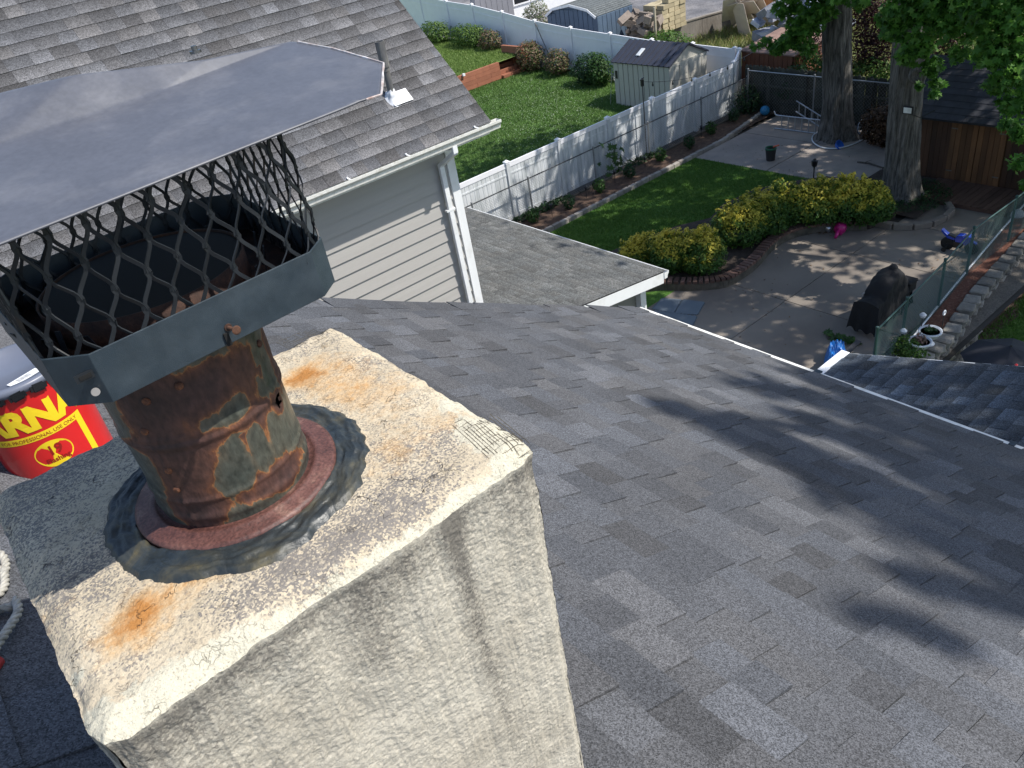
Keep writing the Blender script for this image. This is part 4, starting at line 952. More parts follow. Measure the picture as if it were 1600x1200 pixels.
# ================================================================== FENCES
M_vin = mat('grey_streaked_white_vinyl', (.66, .68, .70), .5, var=.1, scale=6, c2=(.36, .39, .40), mix2=.42, s2=5, stretch=(1, 1, .12))
M_vin2 = mat('clean_white_vinyl', (.82, .82, .86), .45, var=.04)
M_galv = mat('galvanised_pipe', (.30, .31, .32), .45, var=.2, metal=.6)
M_darkpipe = mat('dark_fence_rail', (.035, .038, .042), .5)
def vinyl_fence(nm, label, P, mm, groove):
    """P: list of (x, y, zbase, ztop)"""
    t = thing(nm, label, 'fence', (P[0][0], P[0][1], 0))
    for a in P:
        d = MB(); d.box((a[0], a[1], (a[2]-.2+a[3])/2), (.125, .125, a[3]-a[2]+.2)); p = part('post', d, mm, t)
        d = MB(); z = a[3]; d.lathe([(.0, z+.075), (.112, z+.02), (.112, z), (.0, z)][::-1], (a[0], a[1], 0), 4, Matrix.Rotation(PI/4, 3, 'Z')); d.box((a[0], a[1], z-.03), (.14, .14, .04)); part('post_cap', d, M_vin2, p)
    for a, b in zip(P, P[1:]):
        A = Vector((a[0], a[1], 0)); B = Vector((b[0], b[1], 0)); dr = (B-A).normalized(); A = A+dr*.0625; B = B-dr*.0625
        za, zb = a[3]-.10, b[3]-.10; L = (B-A).length; up = Vector((0, 0, 1))
        d = MB(); d.beam(A+up*(za), B+up*(zb), .05, .14); part('top_rail', d, M_vin2, t)
        d = MB(); d.beam(A+up*(za-.27), B+up*(zb-.27), .045, .05); part('middle_rail', d, mm, t); d = MB(); d.beam(A+up*(a[2]+.12), B+up*(b[2]+.12), .05, .14); part('lower_rail', d, mm, t)
        n = int(L/.15) if groove else 1; d = MB()
        for i in range(n):
            p = A+(B-A)*((i+.04)/n if n > 1 else 0); q = A+(B-A)*((i+.96)/n if n > 1 else 1); f0 = i/n; f1 = (i+1)/n
            z0 = a[2]+.15; z1 = b[2]+.15; sd = Vector((-dr.y, dr.x, 0))*.011
            zz = [z0+(z1-z0)*f0, z0+(z1-z0)*f1, zb-.06 if f1 == 1 else za-.06+(zb-za)*f1, za-.06+(zb-za)*f0]
            vs = [p+up*zz[0], q+up*zz[1], q+up*zz[2], p+up*zz[3]]; d.add([v+sd for v in vs]+[v-sd for v in vs], [(0, 1, 2, 3), (7, 6, 5, 4), (0, 4, 5, 1), (1, 5, 6, 2), (2, 6, 7, 3), (3, 7, 4, 0)])
        part('panel', d, mm, t)
    return t
PA = [(x, 18.62, -.02, 1.80) for x in (9.65, 11.85, 14.06, 16.17, 18.39, 20.55, 22.80, 25.03)]+[(26.45, 19.45, 0, 1.84)]
vinyl_fence('vinyl_fence', 'long white vinyl privacy fence with grey streaks between the clover lawn and planting bed', PA, M_vin, True)
PB = [(26.58, 19.75, 0, 1.83), (26.75, 21.9, .07, 1.86), (26.8, 24.1, .14, 1.9), (26.8, 26.5, .22, 2.06), (26.72, 28.9, .31, 2.24), (26.68, 31.3, .40, 2.49), (26.7, 33.7, 1.15, 2.83), (26.72, 36.1, 1.2, 3.12), (26.85, 38.5, 1.35, 3.25), (27.0, 41.2, 1.4, 3.45), (27.15, 43.8, 1.5, 3.65), (27.3, 46.4, 1.6, 3.8), (27.4, 49, 1.7, 4.0)]
vinyl_fence('vinyl_fence', 'smooth clean white vinyl fence behind the round bushes and the beige storage shed', PB, M_vin2, False)
st_ = thing('fence_brace', 'dark slanting brace leaning on the far white fence between round bushes', 'brace', (26.6, 31.3, 0))
d = MB(); d.tube([onX(836, 36, 26.62), onX(858, 86, 26.3)], .022, 6); part('bar', d, M_darkpipe, st_)

def wire_mesh(d, p0, p1, h0, h1, pitch=.09, r=.0028, zb=0.02):
    """straight woven diagonals between two posts"""
    A = Vector(p0); B = Vector(p1); dr = (B-A); L = dr.length; dr.normalize(); n = int((L+h0)/pitch)
    hh = min(h0, h1)-zb
    for i in range(-int(hh/pitch), int(L/pitch)+1):
        for sgn in (1, -1):
            s0 = i*pitch if sgn == 1 else i*pitch+hh; s1 = s0+hh*sgn
            a, b = (s0, zb), (s1, zb+hh)
            lo, hi = 0, L
            # clip
            def at_s(s): return zb+(s-a[0])/(b[0]-a[0])*hh
            sa, sb = max(min(a[0], b[0]), lo), min(max(a[0], b[0]), hi)
            if sb-sa < .02: continue
            P = A+dr*sa+Vector((0, 0, at_s(sa))); Q = A+dr*sb+Vector((0, 0, at_s(sb)))
            d.tube([P, Q], r, 3, cap=False)
def chain_fence(nm, label, posts, h, mm, mrail, mmesh, rail_r=.02, pitch=.09, r=.0028, rails=True):
    t = thing(nm, label, 'fence', (*posts[0], 0))
    for p in posts: d = MB(); d.tube([(p[0], p[1], -.1), (p[0], p[1], h+.05)], .028, 10); d.lathe([(.034, h+.04), (.03, h+.07), (0, h+.085)], (p[0], p[1], 0), 10); part('post', d, mm, t)
    for a, b in zip(posts, posts[1:]):
        if rails: d = MB(); d.tube([(*a, h), (*b, h)], rail_r, 8); part('top_rail', d, mrail, t)
        d = MB(); o = .03; wire_mesh(d, (a[0], a[1]-o, 0), (b[0], b[1]-o, 0), h-.01, h-.01, pitch, r); part('wire_mesh', d, mmesh, t)
    return t
M_wireg = mat('grey_fence_wire', (.25, .26, .27), .5, var=.1, metal=.3)
chain_fence('chain_link_fence', 'grey chain link fence with dark top rail in front of the white vinyl fence', [(x, 18.25) for x in (10.1, 12.3, 14.49, 17.28, 19.87, 22.66, 25.3)], 1.2, M_galv, M_darkpipe, M_wireg)
M_gpipe = mat('green_coated_pipe', (.03, .075, .07), .45, var=.15)
M_gwire = mat('green_coated_wire', (.04, .09, .085), .5, var=.1)
GP = [(12.3, 6.02), (13.55, 6.12), (15.35, 6.28), (17.0, 6.47), (18.9, 6.42), (20.9, 6.45), (23, 6.5)]
chain_fence('green_chain_link_fence', 'green coated chain link fence along the patio beside the covered grill', GP, 1.2, M_gpipe, M_gpipe, M_gwire, .018, .07, .0027)
# back board fence, boards one by one
bf = thing('board_fence', 'dark weathered wooden board fence with dog ear tops behind the tree trunks', 'fence', (25.5, 12, 0))
M_fenced = mat('dark_grey_fence_wood', (.062, .064, .052), .9, var=.3, scale=5, stretch=(1, 1, .15), rnd='obj', amt=.35)
me_p = bpy.data.meshes.new('board'); me_p.from_pydata([(-.5, -.5, 0), (.5, -.5, 0), (.5, .5, 0), (-.5, .5, 0), (-.5, -.5, .96), (.5, -.5, .96), (.5, .5, .96), (-.5, .5, .96), (-.5, -.22, 1), (.5, -.22, 1), (.5, .22, 1), (-.5, .22, 1)], [],
    [(0, 3, 2, 1), (0, 1, 5, 4), (1, 2, 6, 10, 9, 5), (2, 3, 7, 6), (3, 0, 4, 8, 11, 7), (4, 5, 9, 8), (6, 7, 11, 10), (8, 9, 10, 11)]); me_p.materials.append(M_fenced)
y = 18.35; rg = random.Random(12); ytops = []
while y > 3.5:
    zt = onX(1170+(18.35-y)*35, 104+(18.35-y)*4.6, 25.45).z
    zt = 1.62-.02*(18.35-y) + .0
    piece('board', me_p, bf, Matrix.Translation((25.45+rg.uniform(-.006, .006), y, 0)) @ Matrix.Rotation(rg.gauss(0, .008), 4, 'X') @ Matrix.Diagonal((.02, .149, zt+rg.uniform(-.02, .02), 1))); y -= .15
for z in (.35, .95, 1.38): d = MB(); d.beam((25.40, 18.4, z), (25.40, 3.5, z-.15), .04, .08); part('rail', d, M_fenced, bf)
for y in (18.3, 15.9, 13.5, 11.1, 8.7, 6.3, 3.9): d = MB(); d.box((25.36, y, .75), (.09, .09, 1.5)); part('post', d, M_fenced, bf)
chain_fence('chain_link_fence', 'galvanised pipe frame fence standing in front of the dark board fence', [(25.15, 18.1), (25.1, 15.4), (25.05, 12.6)], 1.5, M_galv, M_galv, M_wireg, .022, .12, .0025)
# brown board fence running away behind
bf2 = thing('board_fence', 'sunlit tan brown wooden fence running away behind the dark fence corner', 'fence', (27, 16, 0))
M_tan = mat('tan_fence_wood', (.30, .20, .13), .85, var=.2, scale=4, stretch=(.15, 1, 1), rnd='obj', amt=.15)
FB = at(1241, 96, .25); FY = FB.y; F1 = onY(1241, 66, FY); F0 = onY(1207, 82, FY); me_q = unit_box(M_tan, 'board'); F0.x = min(F0.x, 26.0)
for r_ in range(8):
    z = F1.z-.09-r_*.2
    if z > .1: piece('board', me_q, bf2, Matrix.Translation(((F0.x+F1.x)/2, FY, z)) @ Matrix.Diagonal((F1.x-F0.x, .02, .19, 1)))
M_dbp = mat('dark_brown_post', (.09, .05, .035), .9)
for x in (F0.x, (F0.x+F1.x)/2, F1.x): d = MB(); d.box((x, FY+.05, F1.z/2), (.1, .1, F1.z+.1)); part('post', d, M_dbp, bf2)
for z in (F1.z-.25, F1.z-.95): d = MB(); d.box(((F0.x+F1.x)/2, FY-.03, z), (F1.x-F0.x, .03, .06)); part('rail', d, M_tan, bf2)
# low reddish roofed coop
cp = thing('wooden_coop', 'low reddish brown wooden coop with flat weathered roof at the fence corner', 'coop', (26.9, 17.6, 0))
M_rb = mat('red_brown_boards', (.19, .075, .04), .85, var=.3, scale=8, stretch=(1, 1, .2)); M_rr = mat('weathered_pink_roof', (.24, .15, .12), .9, var=.3, scale=4, c2=(.1, .06, .05), mix2=.4, s2=3)
q = [onX(1150, 95, 26.0), onX(1170, 100, 26.0)]
me_r = unit_box(M_rb, 'board')
for i in range(11): piece('board', me_r, cp, Matrix.Translation((26.62, 19.35-i*.2, .85)) @ Matrix.Diagonal((.03, .185, 1.7, 1)))
d = MB(); d.slab([(26.5, 19.5, 1.78), (26.5, 17.1, 1.72), (29.2, 17.1, 1.9), (29.2, 19.5, 1.96)], .05); part('roof', d, M_rr, cp)
d = MB(); d.span((26.66, 17.2, 0), (29, 19.4, 1.68)); part('wall', d, M_rb, cp)

# ================================================================== SHEDS
sh = thing('storage_shed', 'beige plastic storage shed with dark ribbed roof and small white skylight by the fence', 'shed', (25, 22, 0))
M_bei = mat('beige_resin_panel', (.44, .42, .37), .55, var=.06, scale=2, c2=(.36, .36, .28), mix2=.25, s2=1.4)
M_rib = mat('dark_blue_grey_resin', (.035, .038, .055), .5, var=.1)
SX0, SX1, SY0, SY1, SZ = 23.92, 26.12, 20.72, 23.62, 1.80; SR = (SX0+SX1)/2
d = MB(); d.span((SX0+.03, SY0+.03, .02), (SX1-.03, SY1-.03, SZ)); d.add([(SX0+.03, SY0+.03, SZ), (SX1-.03, SY0+.03, SZ), (SR, SY0+.03, 2.3)], [(0, 1, 2)]); d.add([(SX0+.03, SY1-.03, SZ), (SX1-.03, SY1-.03, SZ), (SR, SY1-.03, 2.3)], [(2, 1, 0)])
part('wall', d, M_bei, sh)
me_s = unit_box(M_bei, 'wall_panel'); n = 11; wd = (SY1-SY0)/n
for i in range(n): piece('wall_panel', me_s, sh, Matrix.Translation((SX0+.022, SY0+wd*(i+.5), .93)) @ Matrix.Diagonal((.04, wd*.86, 1.72, 1)))
for i, (x0, x1) in enumerate(((0, .28), (.30, .58), (1.62, 1.90), (1.92, 2.2))): piece('wall_panel', me_s, sh, Matrix.Translation((SX0+(x0+x1)/2, SY0+.022, .9)) @ Matrix.Diagonal((x1-x0, .04, 1.7, 1)))
for x0, x1 in ((.6, 1.09), (1.11, 1.6)):
    d = MB(); d.span((SX0+x0, SY0-.01, .08), (SX0+x1, SY0+.03, 1.7)); dd_ = part('door', d, M_bei, sh)
    for k in range(4): d = MB(); d.span((SX0+x0+.06, SY0-.022, .25+k*.36), (SX0+x1-.06, SY0-.012, .25+k*.36+.26)); part('door_panel', d, M_bei, dd_)
d = MB(); d.span((SX0-.0, SY0-.014, 1.7), (SX1, SY0+.03, 1.8)); part('lintel', d, M_bei, sh)
for sx in (-1, 1):
    d = MB(); e = SX0-.07 if sx < 0 else SX1+.07
    d.slab([(SR, SY0-.08, 2.36), (SR, SY1+.06, 2.36), (e, SY1+.06, 1.79), (e, SY0-.08, 1.79)], .035); part('roof', d, M_rib, sh)
    me_rb = unit_box(M_rib, 'roof_rib')
    for k in range(12):
        y = SY0-.05+k*(SY1-SY0+.08)/11; a = Vector((SR, y, 2.372)); b = Vector((e, y, 1.802)); dr = (b-a); M = Matrix.Translation((a+b)/2) @ dr.to_track_quat('X', 'Z').to_matrix().to_4x4() @ Matrix.Diagonal((dr.length, .045, .03, 1)); piece('roof_rib', me_rb, sh, M)
d = MB(); c = Vector((SR-.62, 22.55, 2.36-.57*.62/1.17+.03)); ax = Matrix((Vector((1, 0, .487)).normalized(), Vector((0, 1, 0)), Vector((-.487, 0, 1)).normalized())).transposed(); d.box(c, (.42, .2, .05), ax=ax); part('skylight', d, mat('milky_skylight', (.6, .63, .66), .3), sh, bevel=.03)
d = MB(); d.box((SX0-.01, SY1-.15, 1.3), (.03, .1, .3)); part('vent', d, M_black, sh)
hs = thing('garden_pole', 'pale thin pole leaning at the far corner of the beige shed', 'pole', (23.8, 23.8, 0)); d = MB(); d.tube([(23.75, 23.78, .1), (23.88, 23.68, 1.5)], .012, 6); part('pole', d, M_galv, hs)

bs = thing('blue_shed', 'blue gambrel roofed garden shed with white trim behind the far white fence', 'shed', (29.5, 30.7, .9))
M_blu = mat('blue_painted_boards', (.075, .115, .17), .7, var=.1, rnd='obj', amt=.08); BX0, BX1 = 28.6, 31.0
by0, by1 = onX(933, 27, BX0).y, onX(855, 26, BX0).y; bze = onX(933, 27, BX0).z; bzp = onX(884, 9, BX0).z+.05; bm_ = (by0+by1)/2
prof = [(by0, bze), (by0+.55, bze+(bzp-bze)*.62), (bm_, bzp), (by1-.55, bze+(bzp-bze)*.62), (by1, bze)]
d = MB(); P = [(y, z) for y, z in prof]+[(by1, .9), (by0, .9)]; n = len(P)
d.add([(BX0+.03, y, z) for y, z in P]+[(BX1, y, z) for y, z in P], [tuple(range(n)), tuple(range(n, 2*n))[::-1]]+[(i, n+i, n+(i+1) % n, (i+1) % n) for i in range(n)]); part('wall', d, M_blu, bs)
me_b2 = unit_box(M_blu, 'siding_panel'); n = 11
for i in range(n):
    y = by0+(by1-by0)*(i+.5)/n; zt = bze+(bzp-bze)*.55*(1 if 1 < i < n-2 else .3); piece('siding_panel', me_b2, bs, Matrix.Translation((BX0+.01, y, (.9+zt)/2)) @ Matrix.Diagonal((.04, (by1-by0)/n*.9, zt-.9, 1)))
for i in range(8): piece('siding_panel', me_b2, bs, Matrix.Translation((BX0+.15+i*.3, by0-.01, (.9+bze)/2)) @ Matrix.Diagonal((.27, .04, bze-.9, 1)))
M_brf = shingle_mat('faded_shed_shingles', (.12, .13, .13), 'island', .2, gs=60)
for k in range(4):
    a, b = prof[k], prof[k+1]
    for r_ in range(5):
        f0, f1 = r_/5, (r_+1)/5; ya, za = a[0]+(b[0]-a[0])*f0, a[1]+(b[1]-a[1])*f0; yb, zb = a[0]+(b[0]-a[0])*f1, a[1]+(b[1]-a[1])*f1
        d = MB(); d.slab([(BX0-.1, ya, za+.05), (BX1+.08, ya, za+.05), (BX1+.08, yb, zb+.035), (BX0-.1, yb, zb+.035)], .03); part('roof_course', d, M_brf, bs)
d = MB()
for k in range(4): a, b = prof[k], prof[k+1]; d.beam((BX0-.11, a[0], a[1]-.01), (BX0-.11, b[0], b[1]-.01), .03, .11)
part('trim', d, M_white, bs)
d = MB(); d.box((BX0-.0, by0-.03, (.9+bze)/2), (.09, .05, bze-.9)); part('corner_trim', d, M_blu, bs)

# wooden playhouse shed in the back
ws = thing('wooden_shed', 'stained wooden shed with double plank door under the overhanging maple branches', 'shed', (22.8, 8.2, 0))
M_wd = mat('stained_orange_brown_planks', (.14, .065, .026), .65, var=.4, scale=3, stretch=(1, 1, .25), c2=(.07, .03, .015), mix2=.42, s2=2, rnd='obj', amt=.3)
M_dk = mat('dark_shed_shingles', (.032, .034, .044), .9, var=.3, scale=5, rnd='obj', amt=.2)
M_wd2 = mat('dark_stained_planks', (.07, .032, .016), .7, var=.4, scale=3, stretch=(1, 1, .25), rnd='obj', amt=.3)
WX = 21.95; me_w = unit_box(M_wd, 'plank'); me_w2 = unit_box(M_wd2, 'plank'); rg = random.Random(2)
d = MB(); d.add([(WX+.03, 10.4, 0), (WX+.03, 5.7, 0), (WX+.03, 5.7, 1.85), (WX+.03, 10.4, 1.85), (24.6, 10.4, 0), (24.6, 5.7, 0), (24.6, 5.7, 1.85), (24.6, 10.4, 1.85), (23.3, 10.4, 2.75), (23.3, 5.7, 2.75)], [(0, 1, 2, 3), (1, 5, 6, 9, 2), (5, 4, 7, 6), (4, 0, 3, 8, 7), (3, 2, 9, 8), (8, 9, 6, 7)]); part('wall', d, M_wd, ws)
y = 10.35
while y > 5.75:
    indoor = 7.95 < y < 9.35; inwin = 6.35 < y < 7.05
    if not indoor:
        if inwin:
            piece('plank', me_w2, ws, Matrix.Translation((WX+.01, y, .5)) @ Matrix.Diagonal((.03, .13, 1.0, 1))); piece('plank', me_w2, ws, Matrix.Translation((WX+.01, y, 1.72)) @ Matrix.Diagonal((.03, .13, .2, 1)))
        else: piece('plank', me_w2, ws, Matrix.Translation((WX+.01+rg.uniform(-.004, .004), y, .92)) @ Matrix.Diagonal((.03, .13, 1.82, 1)))
    y -= .138
for yc in (9.0, 8.3):
    d = MB(); d.span((WX-.03, yc-.34, .1), (WX-.012, yc+.34, 1.72)); dr_ = part('door', d, M_wd, ws)
    for k in range(5): piece('plank', me_w, dr_, Matrix.Translation((WX-.045, yc-.275+k*.1375, .9)) @ Matrix.Diagonal((.025, .128, 1.62, 1)))
    d = MB(); s_ = 1 if yc < 8.5 else -1
    for z in (.35, 1.5): d.box((WX-.063, yc-.25*s_*1, z), (.012, .16, .03))
    part('hinge', d, mat('dull_iron', (.2, .19, .17), .5, metal=.7) if 'dull_iron' not in bpy.data.materials else bpy.data.materials['dull_iron'], dr_)
d = MB(); d.span((WX-.0, 6.33, 1.0), (WX+.02, 7.07, 1.6)); wn = part('window', d, mat('dark_glass', (.012, .014, .018), .15), ws)
d = MB()
for a, b in (((WX-.02, 6.3, .97), (WX+.0, 7.1, 1.02)), ((WX-.02, 6.3, 1.58), (WX, 7.1, 1.63)), ((WX-.02, 6.3, 1.02), (WX, 6.35, 1.58)), ((WX-.02, 7.05, 1.02), (WX, 7.1, 1.58)), ((WX-.02, 6.35, 1.28), (WX, 7.05, 1.31))): d.span(a, b)
part('frame', d, M_wd, wn)
EVX, EVZ, RGX, RGZ = 21.45, 1.84, 23.3, 2.92; dvv = Vector((RGX-EVX, 0, RGZ-EVZ)); me_d = unit_slab(M_dk)
U = Vector((0, -1, 0)); V = dvv.normalized(); Nn = U.cross(V); Nn = Nn if Nn.z > 0 else -Nn
d = MB(); d.slab([(EVX, 10.75, EVZ), (EVX, 5.4, EVZ), (RGX, 5.4, RGZ), (RGX, 10.75, RGZ)], .06); d.slab([(RGX, 10.75, RGZ), (RGX, 5.4, RGZ), (25.1, 5.4, EVZ), (25.1, 10.75, EVZ)], .06); part('roof', d, M_dk, ws)
Bm = Matrix((U, V, Nn)).transposed().to_4x4(); Bm.translation = Vector((EVX, 10.78, EVZ+.002)); rg = random.Random(4)
for r_ in range(10):
    u = 0
    while u < 5.4:
        wd = rg.uniform(.5, 1.0); wd = min(wd, 5.4-u); piece('shingle', me_d, ws, Bm @ Matrix.Translation((u, r_*.213, 0)) @ Matrix.Diagonal((wd-.008, .24, .014, 1))); u += wd
dk = thing('wooden_deck', 'small dark wooden deck platform in front of the plank shed doors', 'deck', (21.2, 8.0, 0))
me_k = unit_box(mat('wet_dark_deck_wood', (.10, .055, .04), .7, var=.3, scale=5, stretch=(.3, 1, 1), rnd='obj', amt=.2), 'plank')
for i in range(16): piece('plank', me_k, dk, Matrix.Translation((21.15, 9.4-i*.15, .10)) @ Matrix.Diagonal((1.45, .138, .03, 1)))
d = MB(); d.span((20.45, 7.1, .0), (20.5, 9.45, .083)); d.span((21.8, 7.1, .0), (21.85, 9.45, .083)); part('joist', d, me_k.materials[0], dk)

# ================================================================== THINGS BEYOND THE FAR FENCE
rw = thing('concrete_retaining_wall', 'long stained concrete retaining wall above the dry grass slope', 'wall', (35, 26.5, 0))
M_cw = mat('stained_concrete', (.25, .225, .195), .9, var=.25, scale=1.2, c2=(.13, .11, .09), mix2=.42, s2=1.1, bump=.02, bscale=8, stretch=(1, 1, .4))
A = Vector((26.95, 28.75, 0)); B = Vector((47.2, 23.6, 0)); n = 9
for i in range(n):
    p = A+(B-A)*(i/n); q = A+(B-A)*((i+1)/n); d = MB(); dr = (q-p).normalized()*.01; d.beam(p+dr+Vector((0, 0, .45)), q-dr+Vector((0, 0, .45)), .2, 1.3); part('wall_section', d, M_cw, rw)
d = MB(); d.beam(A+Vector((0, 0, 1.13)), B+Vector((0, 0, 1.13)), .26, .06); part('coping', d, M_cw, rw)
def pile(nm, label, cat, c, R, n, size, mm, seed, flat=.3, kind=None, zb=None):
    rg = random.Random(seed); t = thing(nm, label, cat, c)
    me = unit_box(mm, 'board' if flat < .2 else 'block')
    for i in range(n):
        p = Vector(c)+Vector((rg.uniform(-R[0], R[0]), rg.uniform(-R[1], R[1]), rg.uniform(0, R[2]))); s = size*rg.uniform(.5, 1.3)
        piece(me.name, me, t, Matrix.Translation(p) @ Matrix.Rotation(rg.uniform(0, 6), 4, 'Z') @ Matrix.Rotation(rg.uniform(-.6, .6), 4, 'X') @ Matrix.Rotation(rg.uniform(-.6, .6), 4, 'Y') @ Matrix.Diagonal((s, s*rg.uniform(.4, .8), s*flat, 1)))
    return t
# stacked lumber / stone pallets
M_lum = mat('yellow_lumber', (.42, .35, .22), .8, var=.15, rnd='obj', amt=.2); M_lum2 = mat('brown_rubble_stone', (.22, .18, .15), .9, var=.3, rnd='obj', amt=.4)
c1 = at(1047, 46, 1.05); t1 = thing('lumber_stack', 'stack of pale yellow sawn blocks above the concrete retaining wall', 'lumber stack', c1)
me = unit_box(M_lum, 'block'); rg = random.Random(6)
for k in range(7):
    for i in range(4):
        for j in range(3):
            if k == 6 and rg.random() < .5: continue
            piece('block', me, t1, Matrix.Translation(c1+Vector((i*.42-.5+rg.uniform(-.03, .03), j*.42+rg.uniform(-.03, .03), .1+k*.2))) @ Matrix.Rotation(rg.uniform(-.06, .06), 4, 'Z') @ Matrix.Diagonal((.4, .4, .185, 1)))
c2 = at(1012, 58, 1.05); pile('stone_pile', 'untidy pile of brown split stones beside the yellow lumber stack', 'stone pile', (c2.x, c2.y+.3, 1.0), (.5, .7, 1.1), 60, .5, M_lum2, 3, .5)
for nm_, (px, py, h, lb) in enumerate(((1025, 62, 1.4, 'thin pale wooden stake left of the yellow lumber stack'), (1063, 36, 1.9, 'tall pale wooden stake right of the yellow lumber stack'))):
    c = at(px, py, 1.0); t = thing('wooden_stake', lb, 'stake', c); d = MB(); d.box(c+Vector((0, 0, h/2)), (.09, .09, h)); part('stake', d, mat('grey_stake_%d' % nm_, (.36, .32, .24), .9), t)
# cardboard and plywood heap
M_card = mat('pale_cardboard', (.62, .54, .46), .8, var=.12, rnd='obj', amt=.12)
c3 = at(1158, 42, .55); cb = thing('cardboard_heap', 'heap of pale cardboard sheets leaning on the end of the concrete wall', 'cardboard', c3); rg = random.Random(14)
me = unit_box(M_card, 'sheet')
for i in range(11):
    p = c3+Vector((rg.uniform(-.6, 1.2), rg.uniform(-.8, .6), rg.uniform(.2, 1.3))); piece('sheet', me, cb, Matrix.Translation(p) @ Matrix.Rotation(rg.uniform(-.6, .8), 4, 'Z') @ Matrix.Rotation(rg.uniform(.6, 1.3), 4, 'Y') @ Matrix.Rotation(rg.uniform(-.4, .4), 4, 'X') @ Matrix.Diagonal((rg.uniform(.9, 1.9), rg.uniform(.6, 1.2), .02, 1)))
M_or = mat('orange_plywood', (.40, .19, .075), .75, var=.25, rnd='obj', amt=.2)
c4 = at(1215, 12, .8); t = thing('plywood_crate', 'orange brown broken plywood crate beyond the cardboard heap', 'crate', c4); me = unit_box(M_or, 'panel')
for (dx, dy, dz, sx_, sy_, sz_, rz_, rx_) in ((0, 0, .7, 3.2, .04, 1.6, .2, .3), (-1.4, -.8, .6, .05, 2.0, 1.3, .2, 0), (1.2, -.9, .5, 2.2, .04, 1.3, -.3, -.5), (0, .9, 1.2, 3.4, .05, 1.2, .1, 0), (.2, -1.3, .3, 2.8, 1.2, .04, .3, .2)):
    piece('panel', me, t, Matrix.Translation(c4+Vector((dx, dy, dz))) @ Matrix.Rotation(rz_, 4, 'Z') @ Matrix.Rotation(rx_, 4, 'X') @ Matrix.Diagonal((sx_, sy_, sz_, 1)))
M_dkb = mat('dark_tarred_board', (.04, .042, .05), .7); c = at(1180, 28, .6); t = thing('dark_barrel', 'dark curved drum lying between the cardboard heap and plywood crate', 'drum', c); d = MB(); d.lathe([(.0, 0), (.45, 0), (.47, .1), (.45, .2), (.45, 1.3), (.47, 1.4), (.45, 1.5), (0, 1.5)], c+Vector((0, 0, .3)), 20, Matrix.Rotation(.35, 3, 'X')); part('shell', d, M_dkb, t)
c5 = at(1270, 40, .6); pile('scrap_heap', 'heap of grey white wrapped scrap seen between the left tree leaves', 'scrap', (c5.x, c5.y, .5), (2.2, 1.6, 1.3), 70, .9, mat('grey_white_scrap', (.33, .35, .42), .6, var=.3, rnd='obj', amt=.7), 7, .35)
# buildings at the top edge
M_ww = mat('white_stucco_wall', (.74, .74, .75), .8, var=.05); M_gw = mat('grey_panel_wall', (.34, .33, .34), .8, var=.12, scale=.8)
a = at(800, 26, 1.4); b_ = at(880, 2, 1.4)
wb = thing('white_building', 'white building wing with a row of dark windows at the top edge', 'building', (a.x, a.y, 1.2))
dr = Vector((b_.x-a.x, b_.y-a.y, 0)); L = dr.length; dr.normalize(); sd = Vector((-dr.y, dr.x, 0)); sd = sd if sd.dot(a) > 0 else -sd; ax = Matrix((dr, sd, Vector((0, 0, 1)))).transposed()
d = MB(); d.box(a+dr*(L/2+.8)+sd*2.2+Vector((0, 0, .9)), (L+1.8, 4, 2.6), ax=ax); part('wall', d, M_ww, wb)
for k in range(5):
    c = a+dr*(.9+k*1.25)+sd*.19+Vector((0, 0, .85)); d = MB(); d.box(c, (1.05, .06, .62), ax=ax); f = part('window', d, bpy.data.materials['dark_glass'], wb)
    d = MB()
    for (dx, dz, sx_, sz_) in ((0, .35, 1.2, .08), (0, -.35, 1.2, .08), (-.56, 0, .08, .62), (.56, 0, .08, .62)): d.box(c+dr*dx+Vector((0, 0, dz))-sd*.03, (sx_, .06, sz_), ax=ax)
    part('frame', d, M_ww, f)
d = MB(); d.box(a+dr*(L/2)+sd*2.2+Vector((0, 0, 2.28)), (L+2.2, 4.4, .14), ax=ax); part('roof', d, M_gw, wb)
a2 = at(744, 16, 2.2); b2 = at(806, 34, 1.2)
gb = thing('grey_shed', 'plain grey panelled shed wall behind the far white fence at the top', 'shed', (a2.x, a2.y, 1.2))
c = Vector(((a2.x+b2.x)/2, (a2.y+b2.y)/2, 0)); dr = Vector((b2.x-a2.x, b2.y-a2.y, 0)); L = dr.length; ang = math.atan2(dr.y, dr.x)
dn_ = dr.normalized(); sd = Vector((-dn_.y, dn_.x, 0)); sd = sd if sd.dot(c) > 0 else -sd; ax = Matrix((dn_, sd, Vector((0, 0, 1)))).transposed()
d = MB(); d.box(c+sd*1.6+Vector((0, 0, 2.3)), (L, 3, 2.6), ax=ax); part('wall', d, M_gw, gb)
d = MB(); d.box(c+sd*1.6+Vector((0, 0, 3.66)), (L+.4, 3.4, .1), ax=ax); part('roof', d, M_dkb, gb)
for k in range(7): d = MB(); d.box(c+dn_*(-L/2+L*(k+.5)/7)+sd*.08+Vector((0, 0, 2.3)), (L/7*.94, .05, 2.5), ax=ax); part('wall_panel', d, M_gw, gb)
